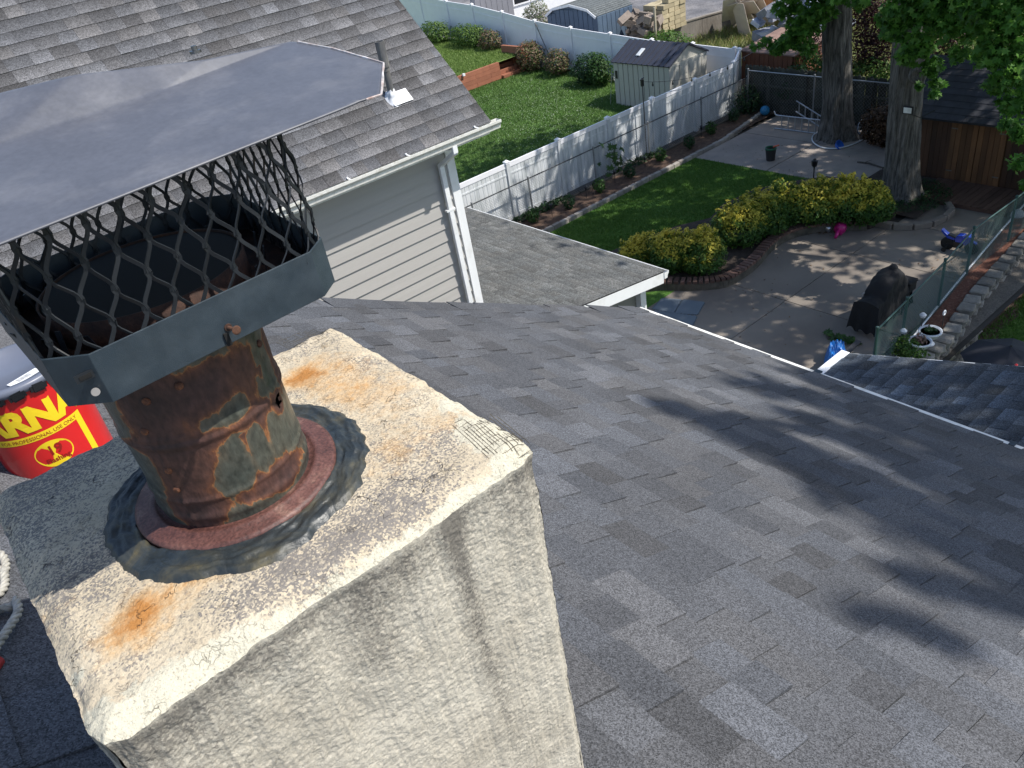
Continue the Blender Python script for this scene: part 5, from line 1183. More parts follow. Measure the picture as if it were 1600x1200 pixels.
# low red timber wall and steps between the two lawns
M_brk = mat('red_brown_timber', (.30, .115, .065), .8, var=.15, rnd='obj', amt=.12)
me_t = unit_box(M_brk, 'timber')
bw = thing('red_garden_wall', 'low reddish timber wall with steps between the lower and upper lawn', 'garden wall', (24, 31.6, .4))
x1 = onY(779, 100, 31.62).x
for r_ in range(4):
    x = 17.5+(r_ % 2)*.9
    while x < x1:
        l = min(1.8, x1-x); piece('timber', me_t, bw, Matrix.Translation((x+l/2, 31.62+r_*.012, .50+r_*.19)) @ Matrix.Diagonal((l-.012, .16, .18, 1))); x += l
for k in range(4): piece('timber', me_t, bw, Matrix.Translation((x1+.62, 31.55+k*.33, .46+k*.18)) @ Matrix.Diagonal((1.2, .34, .17, 1)))
for r_ in range(6): piece('timber', me_t, bw, Matrix.Translation((x1+1.33, 32.1, .5+r_*.19)) @ Matrix.Diagonal((.16, 1.5, .18, 1))); piece('timber', me_t, bw, Matrix.Translation((x1+2.0, 31.5, .5+r_*.19)) @ Matrix.Diagonal((1.5, .16, .18, 1)))
d = MB(); d.box((x1-2.2, 31.50, 1.18), (.12, .1, .1)); part('lamp', d, M_white, bw)

# ================================================================== PLANTING BED ALONG THE WHITE FENCE
M_blk = mat('weathered_edging_stone', (.30, .27, .24), .9, var=.2, scale=6, rnd='obj', amt=.25)
me_e = bpy.data.meshes.new('edging_stone'); bm = bmesh.new(); bmesh.ops.create_cube(bm, size=1); bmesh.ops.bevel(bm, geom=bm.edges[:], offset=.1, segments=1, affect='EDGES'); bm.to_mesh(me_e); bm.free(); me_e.materials.append(M_blk)
be = thing('bed_edging', 'row of small weathered edging stones between the shaded lawn and planting bed', 'edging', (17, 16.95, 0)); rg = random.Random(1)
x = 9.0
while x < 25.2:
    y = 16.93+(.55*max(0, (x-22)/3.2) if x > 22 else 0); piece('edging_stone', me_e, be, Matrix.Translation((x+.15, y+rg.uniform(-.01, .01), .05)) @ Matrix.Rotation(rg.gauss(0, .03), 4, 'Z') @ Matrix.Diagonal((.285, .13, .17+rg.uniform(-.01, .01), 1))); x += .3
g = MB(); g.grid(lambda u, v: (8+u*17.4, 17.0+v*1.2, .06+.04*noise.noise(Vector((u*60, v*5, 0)))), 120, 10); struct('planting_bed', g, mat('brown_mulch_soil', (.085, .05, .034), .95, var=.4, scale=8, c2=(.14, .09, .06), mix2=.4, s2=9, bump=.03, bscale=40, grain=.3, gscale=50), True)
tl = thing('timber_edging', 'thin dark timber edging at the foot of the chain link fence', 'edging', (17, 18.15, 0))
for k in range(6): d = MB(); d.box((9.5+k*2.75, 18.1, .06), (2.7, .06, .12)); part('timber', d, mat('dark_timber', (.10, .085, .07), .9) if k == 0 else bpy.data.materials['dark_timber'], tl)
ML_dark = leaf_mat('dark_small_leaves', [(.012, .035, .012), (.02, .06, .018), (.035, .085, .025)], .25)
ML_mid = leaf_mat('mid_green_leaves', [(.02, .055, .012), (.04, .10, .02), (.07, .15, .03)], .35)
ML_lime = leaf_mat('fresh_green_leaves', [(.035, .09, .015), (.07, .15, .025), (.12, .20, .04)], .4)
def bush(nm, label, cat, c, r, n, mm, size, shape=OVAL, seed=0, group=None, stem=True, shell=.55, off=None):
    rg = random.Random(seed); c = Vector(c); r = Vector(r) if hasattr(r, '__len__') else Vector((r, r, r)); base = (c.x, c.y, c.z-r.z)
    t = thing(nm, label, cat, base, group); d = MB(); leaves(d, blob_spots(rg, c, r, n, shell, seed), shape, size, rg)
    d.v = [Vector((v.x, v.y, max(v.z, base[2]+.01))) for v in d.v]
    part('foliage', d, mm, t)
    if stem:
        d = MB()
        for k in range(5):
            a = rg.uniform(0, 6.28); d.tube([(c.x+.03*math.cos(a), c.y+.03*math.sin(a), base[2]-.03), (c.x+r.x*.25*math.cos(a), c.y+r.y*.25*math.sin(a), c.z-r.z*.2), (c.x+r.x*.6*math.cos(a), c.y+r.y*.6*math.sin(a), c.z+r.z*.4)], [.025, .016, .008], 5)
        part('stem', d, M_bark, t)
    return t
M_bark = mat('grey_brown_bark', (.125, .11, .095), .95, var=.3, scale=5, stretch=(3, 3, .5), c2=(.055, .05, .042), mix2=.5, s2=6, bump=.035, bscale=14)
order = ['nearest the pale grey addition', 'second from the addition', 'third from the addition', 'fourth from the addition', 'fifth from the addition', 'sixth from the addition', 'seventh from the addition', 'nearest the fence corner']
for i, (px, py) in enumerate([(834, 347), (889, 325), (937, 300), (984, 277), (1032, 251), (1077, 231), (1111, 209), (1146, 189)]):
    p = at(px, py, .08); bush('bed_plant', 'small green bedding plant in the mulch bed, '+order[i], 'plant', (p.x, p.y, .30), (.21, .21, .24), 260, ML_dark if i % 2 else ML_mid, .10, seed=50+i, stem=False, group='small plants in the bed by the fence')
ord2 = ['nearest the addition', 'second from the addition', 'middle one', 'fourth from the addition', 'farthest from the addition']
for i, (px, py) in enumerate([(863, 338), (917, 310), (961, 285), (1008, 263), (1096, 214)]):
    p = at(px, py, .08); t = thing('path_light', 'small black stake light in the mulch bed, '+ord2[i], 'garden light', (p.x, p.y, .05), 'black stake lights in the fence bed')
    d = MB(); d.lathe([(.008, 0), (.008, .32)], (p.x, p.y, .05), 6); part('stake', d, M_black, t); d = MB(); d.lathe([(.03, .30), (.035, .4), (.06, .41), (.0, .45)], (p.x, p.y, .05), 10); part('head', d, M_black, t)
rg = random.Random(44)
vn = thing('climbing_vine', 'loose vine with star shaped leaves climbing the chain link fence', 'vine', (18.6, 18.1, .05)); d = MB(); sp = []
for _ in range(26):
    px, py = rg.gauss(965, 13), rg.gauss(252, 14); q = onY(px, py, 18.18)
    if q.z > .1: sp.append((q, Vector((0, -1, .3))))
leaves(d, sp, MAPLE, .26, rg); part('foliage', d, ML_mid, vn)
d = MB()
for k in range(5): q = onY(955+k*7, 240+abs(k-2)*5, 18.2); d.tube([(18.75, 18.15, .05), ((18.75+q.x)/2+.1, 18.17, q.z*.5), q], .008, 5)
part('stem', d, M_bark, vn)
for i, (px, py, lb) in enumerate(((825, 348, 'low dark creeper at the left foot of the chain link fence'), (860, 332, 'ragged low weeds at the foot of the fence beside the first bed plants'), (1020, 262, 'low weeds behind the middle of the mulch bed'))):
    p = at(px, py-10, .15); bush('weed_clump', lb, 'weeds', (p.x, 18.12, .16), (.7, .12, .16), 260, ML_dark, .12, seed=80+i, stem=False)

# string lights on a thin pole
pb = at(1011, 247, 0); zt = onX(1005, 122, pb.x).z
sp_ = thing('light_pole', 'thin dark pole holding string lights in front of the white streaked fence', 'pole', (pb.x, pb.y, 0)); d = MB(); d.tube([(pb.x, pb.y, 0), (pb.x, pb.y, zt)], .018, 8); part('pole', d, M_darkpipe, sp_)
d = MB(); d.box((pb.x, pb.y, zt-.03), (.3, .04, .03), .4); d.box((pb.x, pb.y, zt-.16), (.09, .07, .2)); part('bracket', d, M_black, sp_)
sl_ = thing('string_lights', 'black string lights sagging from the pole to the fence corner', 'string lights', (pb.x, pb.y, zt-.1)); A = Vector((pb.x, pb.y, zt-.12)); B = Vector((25.9, 18.45, 1.92))
def sag(t): p = A*(1-t)+B*t; return Vector((p.x, p.y, p.z-.30*4*t*(1-t)))
d = MB(); d.tube([sag(k/24) for k in range(25)], .008, 5); part('cable', d, M_black, sl_)
for k in range(6): p = sag((k+.5)/6); d = MB(); d.lathe([(.01, 0), (.016, -.05), (.03, -.09), (.026, -.13), (0, -.15)], p, 8); part('bulb', d, M_black, sl_)

# ================================================================== HEDGE, BRICK WALL, RAISED BED
WP = [at(x, y, .25) for x, y in ((960, 452), (1020, 438), (1080, 437), (1130, 432), (1160, 416), (1180, 400), (1200, 378), (1225, 361), (1262, 350), (1310, 345), (1360, 344))]
def samp(P, step):
    out = []; acc = 0
    Q = ropepts(P); last = Q[0]; out.append((Q[0], (Q[1]-Q[0]).normalized()))
    for a, b in zip(Q, Q[1:]):
        acc += (b-a).length
        if acc >= step: out.append((b, (b-a).normalized())); acc = 0
    return out
bwall = thing('brick_edged_wall', 'low curved garden wall with red brick coping between hedge and patio', 'garden wall', (15, 11, 0))
M_brick = mat('red_brown_brick', (.13, .07, .055), .9, var=.2, scale=12, rnd='obj', amt=.35, c2=(.10, .07, .055), mix2=.4, s2=14)
M_wbase = mat('mossy_wall_face', (.115, .10, .08), .95, var=.35, scale=5, c2=(.06, .055, .04), mix2=.45, s2=4, bump=.02, bscale=20)
S_ = samp(WP, .11); me_bk = unit_box(M_brick, 'brick')
for p, dd in S_: piece('brick', me_bk, bwall, Matrix.Translation((p.x, p.y, .225+random.uniform(-.004, .004))) @ Matrix.Rotation(math.atan2(dd.y, dd.x)+random.gauss(0, .02), 4, 'Z') @ Matrix.Diagonal((.098, .26, .065, 1)))
d = MB()
for (p, dd), (q, _) in zip(S_, S_[1:]): d.beam((p.x, p.y, .09), (q.x+dd.x*.01, q.y+dd.y*.01, .09), .22, .20)
part('wall_core', d, M_wbase, bwall)
# soil of the raised bed: wall line on the patio side, lawn line on the other
inner = [at(x, y, .19) for x, y in ((930, 400), (960, 390), (1000, 372), (1060, 352), (1110, 340), (1130, 318), (1180, 295), (1240, 282), (1290, 275), (1350, 282), (1385, 300), (1400, 330))]
g = MB(); poly = [Vector((p.x, p.y, .185)) for p in inner]+[Vector((p.x, p.y, .185)) for p in WP[::-1]]
bm = bmesh.new(); vs_ = [bm.verts.new(v) for v in poly]; f = bm.faces.new(vs_); r_ = bmesh.ops.extrude_face_region(bm, geom=[f])
for v in r_['geom']:
    if isinstance(v, bmesh.types.BMVert): v.co.z = -.02
bmesh.ops.recalc_face_normals(bm, faces=bm.faces[:]); me = bpy.data.meshes.new('raised_bed'); bm.to_mesh(me); bm.free(); o = bpy.data.objects.new('raised_bed', me); col.objects.link(o); me.materials.append(M_dirt); o['kind'] = 'structure'
# hedge: lower leaves dark green, new growth yellow (tone is stored per leaf)
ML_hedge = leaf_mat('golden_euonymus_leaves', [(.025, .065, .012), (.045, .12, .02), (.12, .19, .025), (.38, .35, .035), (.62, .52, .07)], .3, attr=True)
def hedge(label, c, r, n, seed, gold=1.0):
    rg = random.Random(seed); c = Vector(c); r = Vector(r); t = thing('hedge_shrub', label, 'shrub', (c.x, c.y, c.z-r.z), 'yellow tipped shrubs of the curved hedge'); d = MB(); tone = []
    lumps = [(c, r, n)]
    for k in range(20):
        a = rg.uniform(0, 6.28); e = rg.uniform(-.45, .95); q = c+Vector((math.cos(a)*r.x*.75*math.sqrt(1-e*e), math.sin(a)*r.y*.75*math.sqrt(1-e*e), e*r.z*.78)); lumps.append((q, r*rg.uniform(.22, .5), n//16))
    for k in range(14):
        a = rg.uniform(0, 6.28); k_ = rg.uniform(.1, .8); lumps.append((c+Vector((math.cos(a)*r.x*k_, math.sin(a)*r.y*k_, r.z*(1.02-.45*k_*k_)+rg.uniform(0, .06))), Vector((.07, .07, .12)), 34))
    for (q, rr, m) in lumps:
        sp = blob_spots(rg, q, rr, m, .7, seed)
        for s_ in sp:
            if s_[0].z < c.z-r.z+.02: continue
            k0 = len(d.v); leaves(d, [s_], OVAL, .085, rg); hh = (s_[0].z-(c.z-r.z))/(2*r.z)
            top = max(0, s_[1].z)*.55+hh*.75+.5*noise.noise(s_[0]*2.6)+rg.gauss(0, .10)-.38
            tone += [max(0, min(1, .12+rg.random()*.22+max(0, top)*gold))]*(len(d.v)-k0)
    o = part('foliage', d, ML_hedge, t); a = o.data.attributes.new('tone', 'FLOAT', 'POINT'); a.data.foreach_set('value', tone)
    d = MB(); rg2 = random.Random(seed)
    for k in range(6): a = rg2.uniform(0, 6.28); d.tube([(c.x, c.y, c.z-r.z-.02), (c.x+.5*r.x*math.cos(a), c.y+.5*r.y*math.sin(a), c.z+.2*r.z)], [.022, .01], 5)
    part('stem', d, M_bark, t)
hl = [((998, 392), (.55, .42, .34), 'small yellow tipped shrub at the left end of the hedge, beside the addition gutter', 1.1),
      ((1045, 392), (.50, .55, .46), 'yellow tipped shrub second from the left end of the hedge', 1.0),
      ((1095, 392), (.55, .55, .50), 'tallest yellow tipped shrub of the left hedge group, next to the gap', 1.0),
      ((1152, 352), (.55, .6, .52), 'yellow tipped shrub right of the gap in the hedge', .95),
      ((1188, 333), (.6, .6, .50), 'darker green shrub of the hedge behind the black ball', .75),
      ((1228, 318), (.62, .62, .52), 'mostly green shrub in the bend of the hedge, in front of the torch', .6),
      ((1278, 315), (.65, .65, .52), 'bushy yellow green shrub above the leaf litter in the hedge', .85),
      ((1325, 312), (.65, .6, .55), 'bright yellow topped shrub above the pink toy in the hedge', 1.1),
      ((1360, 318), (.45, .5, .48), 'yellow green shrub at the right end of the hedge beside the trunk', .9)]
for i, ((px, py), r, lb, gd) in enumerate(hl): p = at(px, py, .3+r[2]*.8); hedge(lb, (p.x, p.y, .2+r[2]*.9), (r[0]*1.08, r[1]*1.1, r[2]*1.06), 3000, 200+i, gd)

# kerb ring and soil round the right maple
RT = at(1418, 322, 0); RT = Vector((RT.x+.3, RT.y+.38, 0))
KP = [at(x, y, .14) for x, y in ((1368, 344), (1400, 350), (1440, 349), (1470, 340), (1488, 326), (1478, 312))]
kr = thing('concrete_kerb', 'curved concrete kerb around the foot of the right maple trunk', 'kerb', (RT.x, RT.y, 0)); S_ = samp(KP, .45)
for (p, dd), (q, _) in zip(S_, S_[1:]): d = MB(); d.beam((p.x, p.y, .07), (q.x-dd.x*.012, q.y-dd.y*.012, .07), .16, .16); part('kerb_segment', d, M_conc, kr, bevel=.02)
g = MB(); g.grid(lambda u, v: (RT.x+(u-.5)*2.6+.25, RT.y+(v-.5)*2.4+.2, .07+.08*math.exp(-((u-.5)**2+(v-.5)**2)*8)), 16, 16); struct('tree_soil', g, M_dirt, True)
rg = random.Random(71); d = MB(); sp = []
while len(sp) < 2600:
    a = rg.uniform(0, 6.28); r = rg.uniform(.5, 1.25); p = Vector((RT.x+r*math.cos(a), RT.y+r*math.sin(a), .14+rg.uniform(0, .08))); sp.append((p, Vector((0, 0, 1))))
leaves(d, sp, OVAL, .07, rg); part('ground_cover', d, ML_dark, kind='stuff', label='dark ground cover leaves inside the kerb around the right maple trunk', cat='ground cover')

# ================================================================== TREES
def trunk(t, c, h, r0, r1, lean=(0, 0), seed=0, flare=.45, nm='trunk'):
    d = MB(); n = 40; m = 60; c = Vector(c)
    def f(u, v):
        a = u*2*PI; z = h*v; r = r0+(r1-r0)*v; r += flare*r0*math.exp(-z/.45)*(1+.35*math.cos(a*5+seed)); r *= 1+.045*math.sin(a*11+fbm((math.cos(a), math.sin(a), z*.6), 1.5)*4)+.05*fbm((math.cos(a)*1.2, math.sin(a)*1.2, z*.8+seed), 1.3)
        return (c.x+lean[0]*v+r*math.cos(a), c.y+lean[1]*v+r*math.sin(a), c.z+z)
    d.grid(f, n*2, m); return part(nm, d, M_maple, t, smooth=True)
M_maple = bpy.data.materials.new('furrowed_maple_bark'); M_maple.use_nodes = True
def _bark(m):
    t = m.node_tree; L = t.links.new; t.nodes.clear(); out = N(t, 'ShaderNodeOutputMaterial'); b = N(t, 'ShaderNodeBsdfPrincipled'); b.inputs['Roughness'].default_value = .95
    g = N(t, 'ShaderNodeNewGeometry'); mp = N(t, 'ShaderNodeMapping'); mp.inputs['Scale'].default_value = (16, 16, 1.6); L(g.outputs['Position'], mp.inputs['Vector'])
    n = N(t, 'ShaderNodeTexNoise'); n.inputs['Scale'].default_value = 1; n.inputs['Detail'].default_value = 6; n.inputs['Roughness'].default_value = .7; n.inputs['Distortion'].default_value = .5; L(mp.outputs[0], n.inputs['Vector'])
    n2 = N(t, 'ShaderNodeTexNoise'); n2.inputs['Scale'].default_value = 1.1; n2.inputs['Detail'].default_value = 3; L(g.outputs['Position'], n2.inputs['Vector'])
    cr = N(t, 'ShaderNodeValToRGB'); e = cr.color_ramp; e.elements[0].position = .36; e.elements[0].color = (.03, .027, .023, 1); e.elements[1].position = .68; e.elements[1].color = (.20, .185, .165, 1); q = e.elements.new(.5); q.color = (.10, .092, .08, 1); L(n.outputs['Fac'], cr.inputs[0])
    r = N(t, 'ShaderNodeMapRange'); L(n2.outputs['Fac'], r.inputs['Value']); r.inputs['To Min'].default_value = .6; r.inputs['To Max'].default_value = 1.4
    v = N(t, 'ShaderNodeVectorMath', operation='SCALE'); L(cr.outputs[0], v.inputs[0]); L(r.outputs[0], v.inputs['Scale']); L(v.outputs[0], b.inputs['Base Color'])
    bp = N(t, 'ShaderNodeBump'); bp.inputs['Distance'].default_value = .05; L(n.outputs['Fac'], bp.inputs['Height']); L(bp.outputs[0], b.inputs['Normal']); L(b.outputs[0], out.inputs[0])
_bark(M_maple)
ML_maple = leaf_mat('maple_leaves', [(.04, .11, .016), (.07, .18, .025), (.10, .25, .035), (.16, .32, .055)], .48)
ML_purple = leaf_mat('purple_plum_leaves', [(.018, .006, .010), (.035, .010, .014), (.06, .018, .02), (.09, .03, .025)], .25)
def high_crown(rg, ell, n, gap=.0, seed=0):
    """leaf spots of a crown above the view, thinned by noise so that light falls through in patches"""
    sp = []
    for (c, r, m) in ell:
        for p, dd in blob_spots(rg, c, r, m, .25, seed):
            if noise.noise(p*.75+Vector((seed, 0, 0))) < gap: continue
            if inframe(p, 60): continue
            g_ = p-SUN*((p.z-4.8)/SUN.z)
            if rg.random() < .8 and ((16.3 < g_.x < 19.2 and 4.5 < g_.y < 10.2) or (21.3 < g_.x < 23.6 and 13.5 < g_.y < 18.5)): continue
            sp.append((p, dd))
    return sp
def branches(t, pts, mm):
    for P, r in pts: d = MB(); d.tube(ropepts([Vector(p) for p in P]), [r*(1-.75*k/(18*(len(P)-1))) for k in range(18*(len(P)-1)+1)], 8); part('branch', d, mm, t, smooth=True)
rg = random.Random(100)
LT = at(1303, 222, 0); LT = Vector((LT.x+.4, LT.y+.12, 0))
tl_ = thing('maple_tree', 'left maple tree with dark furrowed trunk standing in the pale edged ring', 'tree', LT)
trunk(tl_, LT, 8.5, .44, .38, (.1, .75), 2)
branches(tl_, [([(LT.x, LT.y, 6.3), (LT.x-1.2, LT.y+1.5, 7.0), (LT.x-1.8, LT.y+3.0, 6.2), (LT.x-2, LT.y+3.8, 5)], .14), ([(LT.x, LT.y, 8), (LT.x+1, LT.y-2, 10), (LT.x+1.5, LT.y-4, 12)], .2), ([(LT.x, LT.y, 8), (LT.x-1, LT.y+1.5, 10.5), (LT.x-1.5, LT.y+2.5, 13)], .2)], M_maple)
d = MB(); sp = []
XB = LT.x-1.2
for px, py, rr, n in ((1255, 40, .62, 330), (1280, 15, .6, 300), (1235, 62, .45, 230), (1215, 75, .35, 120), (1232, 10, .5, 170), (1262, 75, .32, 90), (1200, 66, .28, 45), (1180, 74, .22, 28), (1300, -15, .7, 260), (1262, -25, .8, 350), (1345, 4, .3, 60), (1220, -20, .5, 150)):
    q = onX(px, py, XB); sp += blob_spots(rg, q, (rr, rr, rr*.62), n, .2, px)
leaves(d, sp, MAPLE, .21, rg, out=.5); hc = high_crown(rg, [(Vector((24.3, 12.5, 11.5)), (4.6, 6.0, 3.6), 6500), (Vector((22, 16, 9.5)), (3.2, 3.2, 2.4), 2600), (Vector((27, 8.8, 11.5)), (3.6, 4.2, 2.6), 6500), (Vector((28.5, 13.5, 10.5)), (3, 3, 2.2), 3000)], 0, -.1, 3)
leaves(d, hc, MAPLE, .36, rg); part('crown', d, ML_maple, tl_)
tr_ = thing('maple_tree', 'right maple tree with pale grey trunk, floodlight and bright green hanging leaves', 'tree', RT)
trunk(tr_, RT, 8.5, .40, .35, (.1, .5), 5, .5)
q = onX(1433, 118, RT.x-.42); d = MB(); Mx = Vector((-1, -.2, .1)).to_track_quat('Z', 'Y').to_matrix(); d.lathe([(.22, -.05), (.19, .02), (.12, .05), (.07, .0), (.0, -.02)], q, 14, Mx); part('knot', d, M_maple, tr_, smooth=True)
branches(tr_, [([(RT.x, RT.y, 6.0), (RT.x-.6, RT.y-1.2, 6.9), (RT.x-1.2, RT.y-2.6, 6.6), (RT.x-1.4, RT.y-3.4, 5.4)], .16), ([(RT.x, RT.y, 8), (RT.x+.5, RT.y-3, 10), (RT.x+.5, RT.y-6, 12.5)], .22), ([(RT.x, RT.y, 8), (RT.x-1.5, RT.y+1.5, 10.5)], .18)], M_maple)
d = MB(); sp = []
for px, py, rr, n, X in ((1420, 10, .55, 330, 18.2), (1460, 25, .6, 380, 18.1), (1400, 45, .38, 170, 18.3), (1430, 75, .42, 240, 18.2), (1455, 105, .28, 110, 18.3), (1410, 88, .22, 70, 18.3), (1500, 30, .6, 380, 17.9), (1545, 20, .7, 480, 17.6), (1590, 20, .7, 480, 17.2), (1570, 75, .6, 360, 17.2), (1600, 110, .55, 320, 17), (1540, 85, .3, 90, 17.6), (1500, 85, .22, 60, 18), (1465, 130, .16, 44, 18.3), (1460, 148, .11, 22, 18.3), (1560, 130, .3, 110, 17.3), (1585, 165, .33, 130, 17), (1600, 205, .28, 100, 16.9), (1575, 195, .16, 34, 17.1), (1595, 255, .22, 60, 16.8), (1610, 290, .2, 40, 16.8), (1480, -20, .8, 500, 18), (1560, -30, .9, 600, 17.5), (1435, 135, .1, 16, 18.4), (1386, 22, .3, 90, 18.4), (1445, -30, .7, 380, 18.3)):
    q = onX(px, py, X); sp += blob_spots(rg, q, (rr*.9, rr, rr*.8), n, .2, px)
leaves(d, sp, MAPLE, .185, rg, out=.5); hc = high_crown(rg, [(Vector((20, 4.5, 12.5)), (6.2, 6.8, 3.6), 13500), (Vector((18.5, 9, 11)), (3.2, 3.0, 2.4), 2600), (Vector((26.5, 2.6, 12)), (4.2, 4.6, 2.8), 7000), (Vector((21.5, -3, 12.5)), (4.5, 3.5, 2.8), 7000)], 0, -.1, 8)
leaves(d, hc, MAPLE, .36, rg); part('crown', d, ML_maple, tr_)
# dark purple plum behind the fence, green undergrowth below it
pt_ = at(1385, 100, 0); PX = 27.5
tp = thing('purple_plum_tree', 'dark purple leaved tree behind the board fence between the two maple trunks', 'tree', (PX, 13.2, 0)); d = MB(); d.tube([(PX, 13.2, 0), (PX+.1, 13.1, 1.5), (PX, 13.0, 3)], [.12, .1, .06], 8); part('trunk', d, M_bark, tp)
d = MB(); sp = []
for px, py, rr, n in ((1265, 75, .5, 300), (1285, 95, .4, 260), (1270, 50, .4, 200), (1360, 20, .8, 900), (1350, 60, .8, 900), (1370, 90, .6, 600), (1390, 55, .7, 700), (1345, 100, .45, 350), (1275, 115, .3, 160), (1400, 20, .7, 600), (1480, 70, .8, 600), (1500, 100, .5, 350), (1340, 0, .7, 600), (1480, 30, .9, 700)):
    q = onX(px, py, PX); sp += blob_spots(rg, q, (rr*.7, rr*1.1, rr), n, .1, px)
leaves(d, sp, OVAL, .13, rg, out=.5); part('crown', d, ML_purple, tp)
bush('undergrowth_shrub', 'light green shrub behind the board fence left of the left trunk', 'shrub', onX(1262, 108, 27.0), (.5, .85, .75), 1500, ML_lime, .13, seed=301)
bush('undergrowth_shrub', 'lime green shrub behind the board fence between the trunks', 'shrub', onX(1372, 118, 27.0), (.6, 1.3, .55), 1700, ML_lime, .13, seed=302)
bush('undergrowth_shrub', 'bright green shrub behind the dark roof of the wooden shed', 'shrub', onX(1515, 100, 27.5), (.8, 1.6, 1.0), 1900, ML_lime, .14, seed=303)
bush('fence_shrub', 'dense dark shrub in front of the board fence above the blue ball', 'shrub', (at(1238, 172, 0).x+.1, at(1238, 172, 0).y, .78), (.65, .85, .78), 3600, ML_dark, .09, seed=304)
bush('corner_shrub', 'dark straggly shrub in the fence corner behind the blue ball', 'shrub', (25.0, 18.05, .5), (.5, .6, .52), 900, ML_dark, .10, seed=305)
ML_brown = leaf_mat('dead_brown_leaves', [(.03, .016, .009), (.07, .035, .016), (.12, .065, .03)], .2)
p = at(1374, 232, 0); bush('withered_shrub', 'withered brown leaved shrub left of the right maple trunk', 'shrub', (p.x+.3, p.y+.1, .6), (.6, .75, .62), 2600, ML_brown, .12, seed=306)
# neighbour's round bushes
ML_rust = leaf_mat('rusty_bush_leaves', [(.05, .09, .02), (.10, .13, .04), (.19, .12, .07), (.26, .17, .12)], .3)
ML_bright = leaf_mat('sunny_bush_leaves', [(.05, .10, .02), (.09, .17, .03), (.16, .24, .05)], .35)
for (px, py, z, r, mm, n, lb) in ((682, 52, 1.25, (.75, 1.15, .62), ML_bright, 2600, 'rounded bright green bush on the upper lawn, leftmost by the neighbor roof'), (735, 68, 1.25, (.7, 1.3, .6), ML_bright, 2800, 'wide green bush on the upper lawn behind the red timber steps'), (770, 76, 1.2, (.55, .7, .52), ML_rust, 1400, 'reddish green bush at the right end of the upper lawn'),
    (830, 92, .42, (.7, .85, .70), ML_rust, 2300, 'round green and rust bush right of the red timber steps'), (873, 103, .38, (.62, .68, .58), ML_rust, 1900, 'round rusty brown bush between the two larger lawn bushes'), (922, 108, .3, (.75, .8, .66), ML_dark, 2200, 'dark green bush left of the beige storage shed'), (940, 122, .25, (.6, .65, .72), ML_mid, 1900, 'leafy mid green bush touching the beige storage shed')):
    q = onX(px, py, 26.0 if px < 900 else 25.6); bush('garden_bush', lb, 'bush', (q.x-.1, q.y, z+r[2]*.92), r, n, mm, .12, seed=int(px))
bush('lot_weeds', 'low green weeds at the foot of the concrete wall behind the white fence', 'weeds', onX(1040, 62, 29.2), (.9, 1.3, .4), 900, ML_lime, .16, seed=400, stem=False)
bush('lot_shrub', 'pale flowering shrub between the white building and blue shed', 'shrub', onX(838, 24, 29.0), (.6, .9, .7), 1300, leaf_mat('pale_flowering_leaves', [(.08, .13, .04), (.2, .22, .12), (.5, .45, .4)], .3), .13, seed=401)

# large tree outside the picture whose crown shades our roof
ot = thing('shade_tree', 'tall leafy street tree right of the house whose crown shades the roof', 'tree', (12.5, -9.5, 0)); trunk(ot, (12.5, -9.5, -.7), 18.5, .45, .25, (-1, 1.5), 9)
d = MB(); sp = []; rg = random.Random(77)
def roofpt(px, py): r = ray(px, py); return EYE+r*((8.2-EYE.z)/(r.z+.5*r.x))
bands = [([(1240, 650), (1380, 700), (1500, 760), (1640, 830)], .2, .5), ([(1330, 615), (1450, 650), (1640, 700)], .3, .5), ([(1035, 636), (1150, 676), (1280, 728), (1420, 800), (1600, 885)], .17, .58), ([(1180, 600), (1330, 640), (1480, 700), (1640, 770)], .28, .58), ([(1270, 590), (1420, 645), (1620, 718)], .28, .42), ([(1350, 690), (1480, 745), (1640, 820)], .3, .55),
         ([(1130, 650), (1230, 668), (1330, 690)], .06, .10), ([(1400, 900), (1500, 925), (1640, 960)], .08, .15), ([(1340, 958), (1410, 975), (1470, 1000)], .05, .09)]
for P_, ra, rb in bands:
    Q_ = ropepts([roofpt(x, y) for x, y in P_])[::3]
    for i, q0 in enumerate(Q_):
        R_ = ra+(rb-ra)*i/len(Q_); p = q0+SUN*(15.5+rg.uniform(-1.5, 1.5)); sp += blob_spots(rg, p, R_*rg.uniform(.6, 1.15), int(270*R_*R_+8), .0, i)
for px, py in ((1320, 590), (1400, 590), (1480, 590), (1560, 590), (1400, 640), (1480, 640), (1560, 650), (1600, 700), (1640, 640), (1640, 580)):
    r = ray(px, py); t_ = (EZ+ES*EY-9.5)/(r.z+ES*r.y); p = EYE+r*t_+SUN*15; sp += blob_spots(rg, p, .62, 120, .0, px)
leaves(d, sp, MAPLE, .19, rg); sp = blob_spots(rg, (13.0, -10.5, 19), (3.6, 3.0, 3.6), 4200, .4, 5); leaves(d, sp, MAPLE, .34, rg); part('crown', d, ML_maple, ot)
for P in ([(11.6, -8.2, 15), (10.8, -7, 18), (10.2, -6, 20)], [(11.6, -8.2, 15), (12.5, -7.5, 18), (12.5, -7, 20)], [(11.6, -8.2, 15), (10.5, -8, 17.5), (9.6, -7.6, 19)]): d = MB(); d.tube(ropepts([Vector(p) for p in P]), .09, 6); part('branch', d, M_maple, ot, smooth=True)

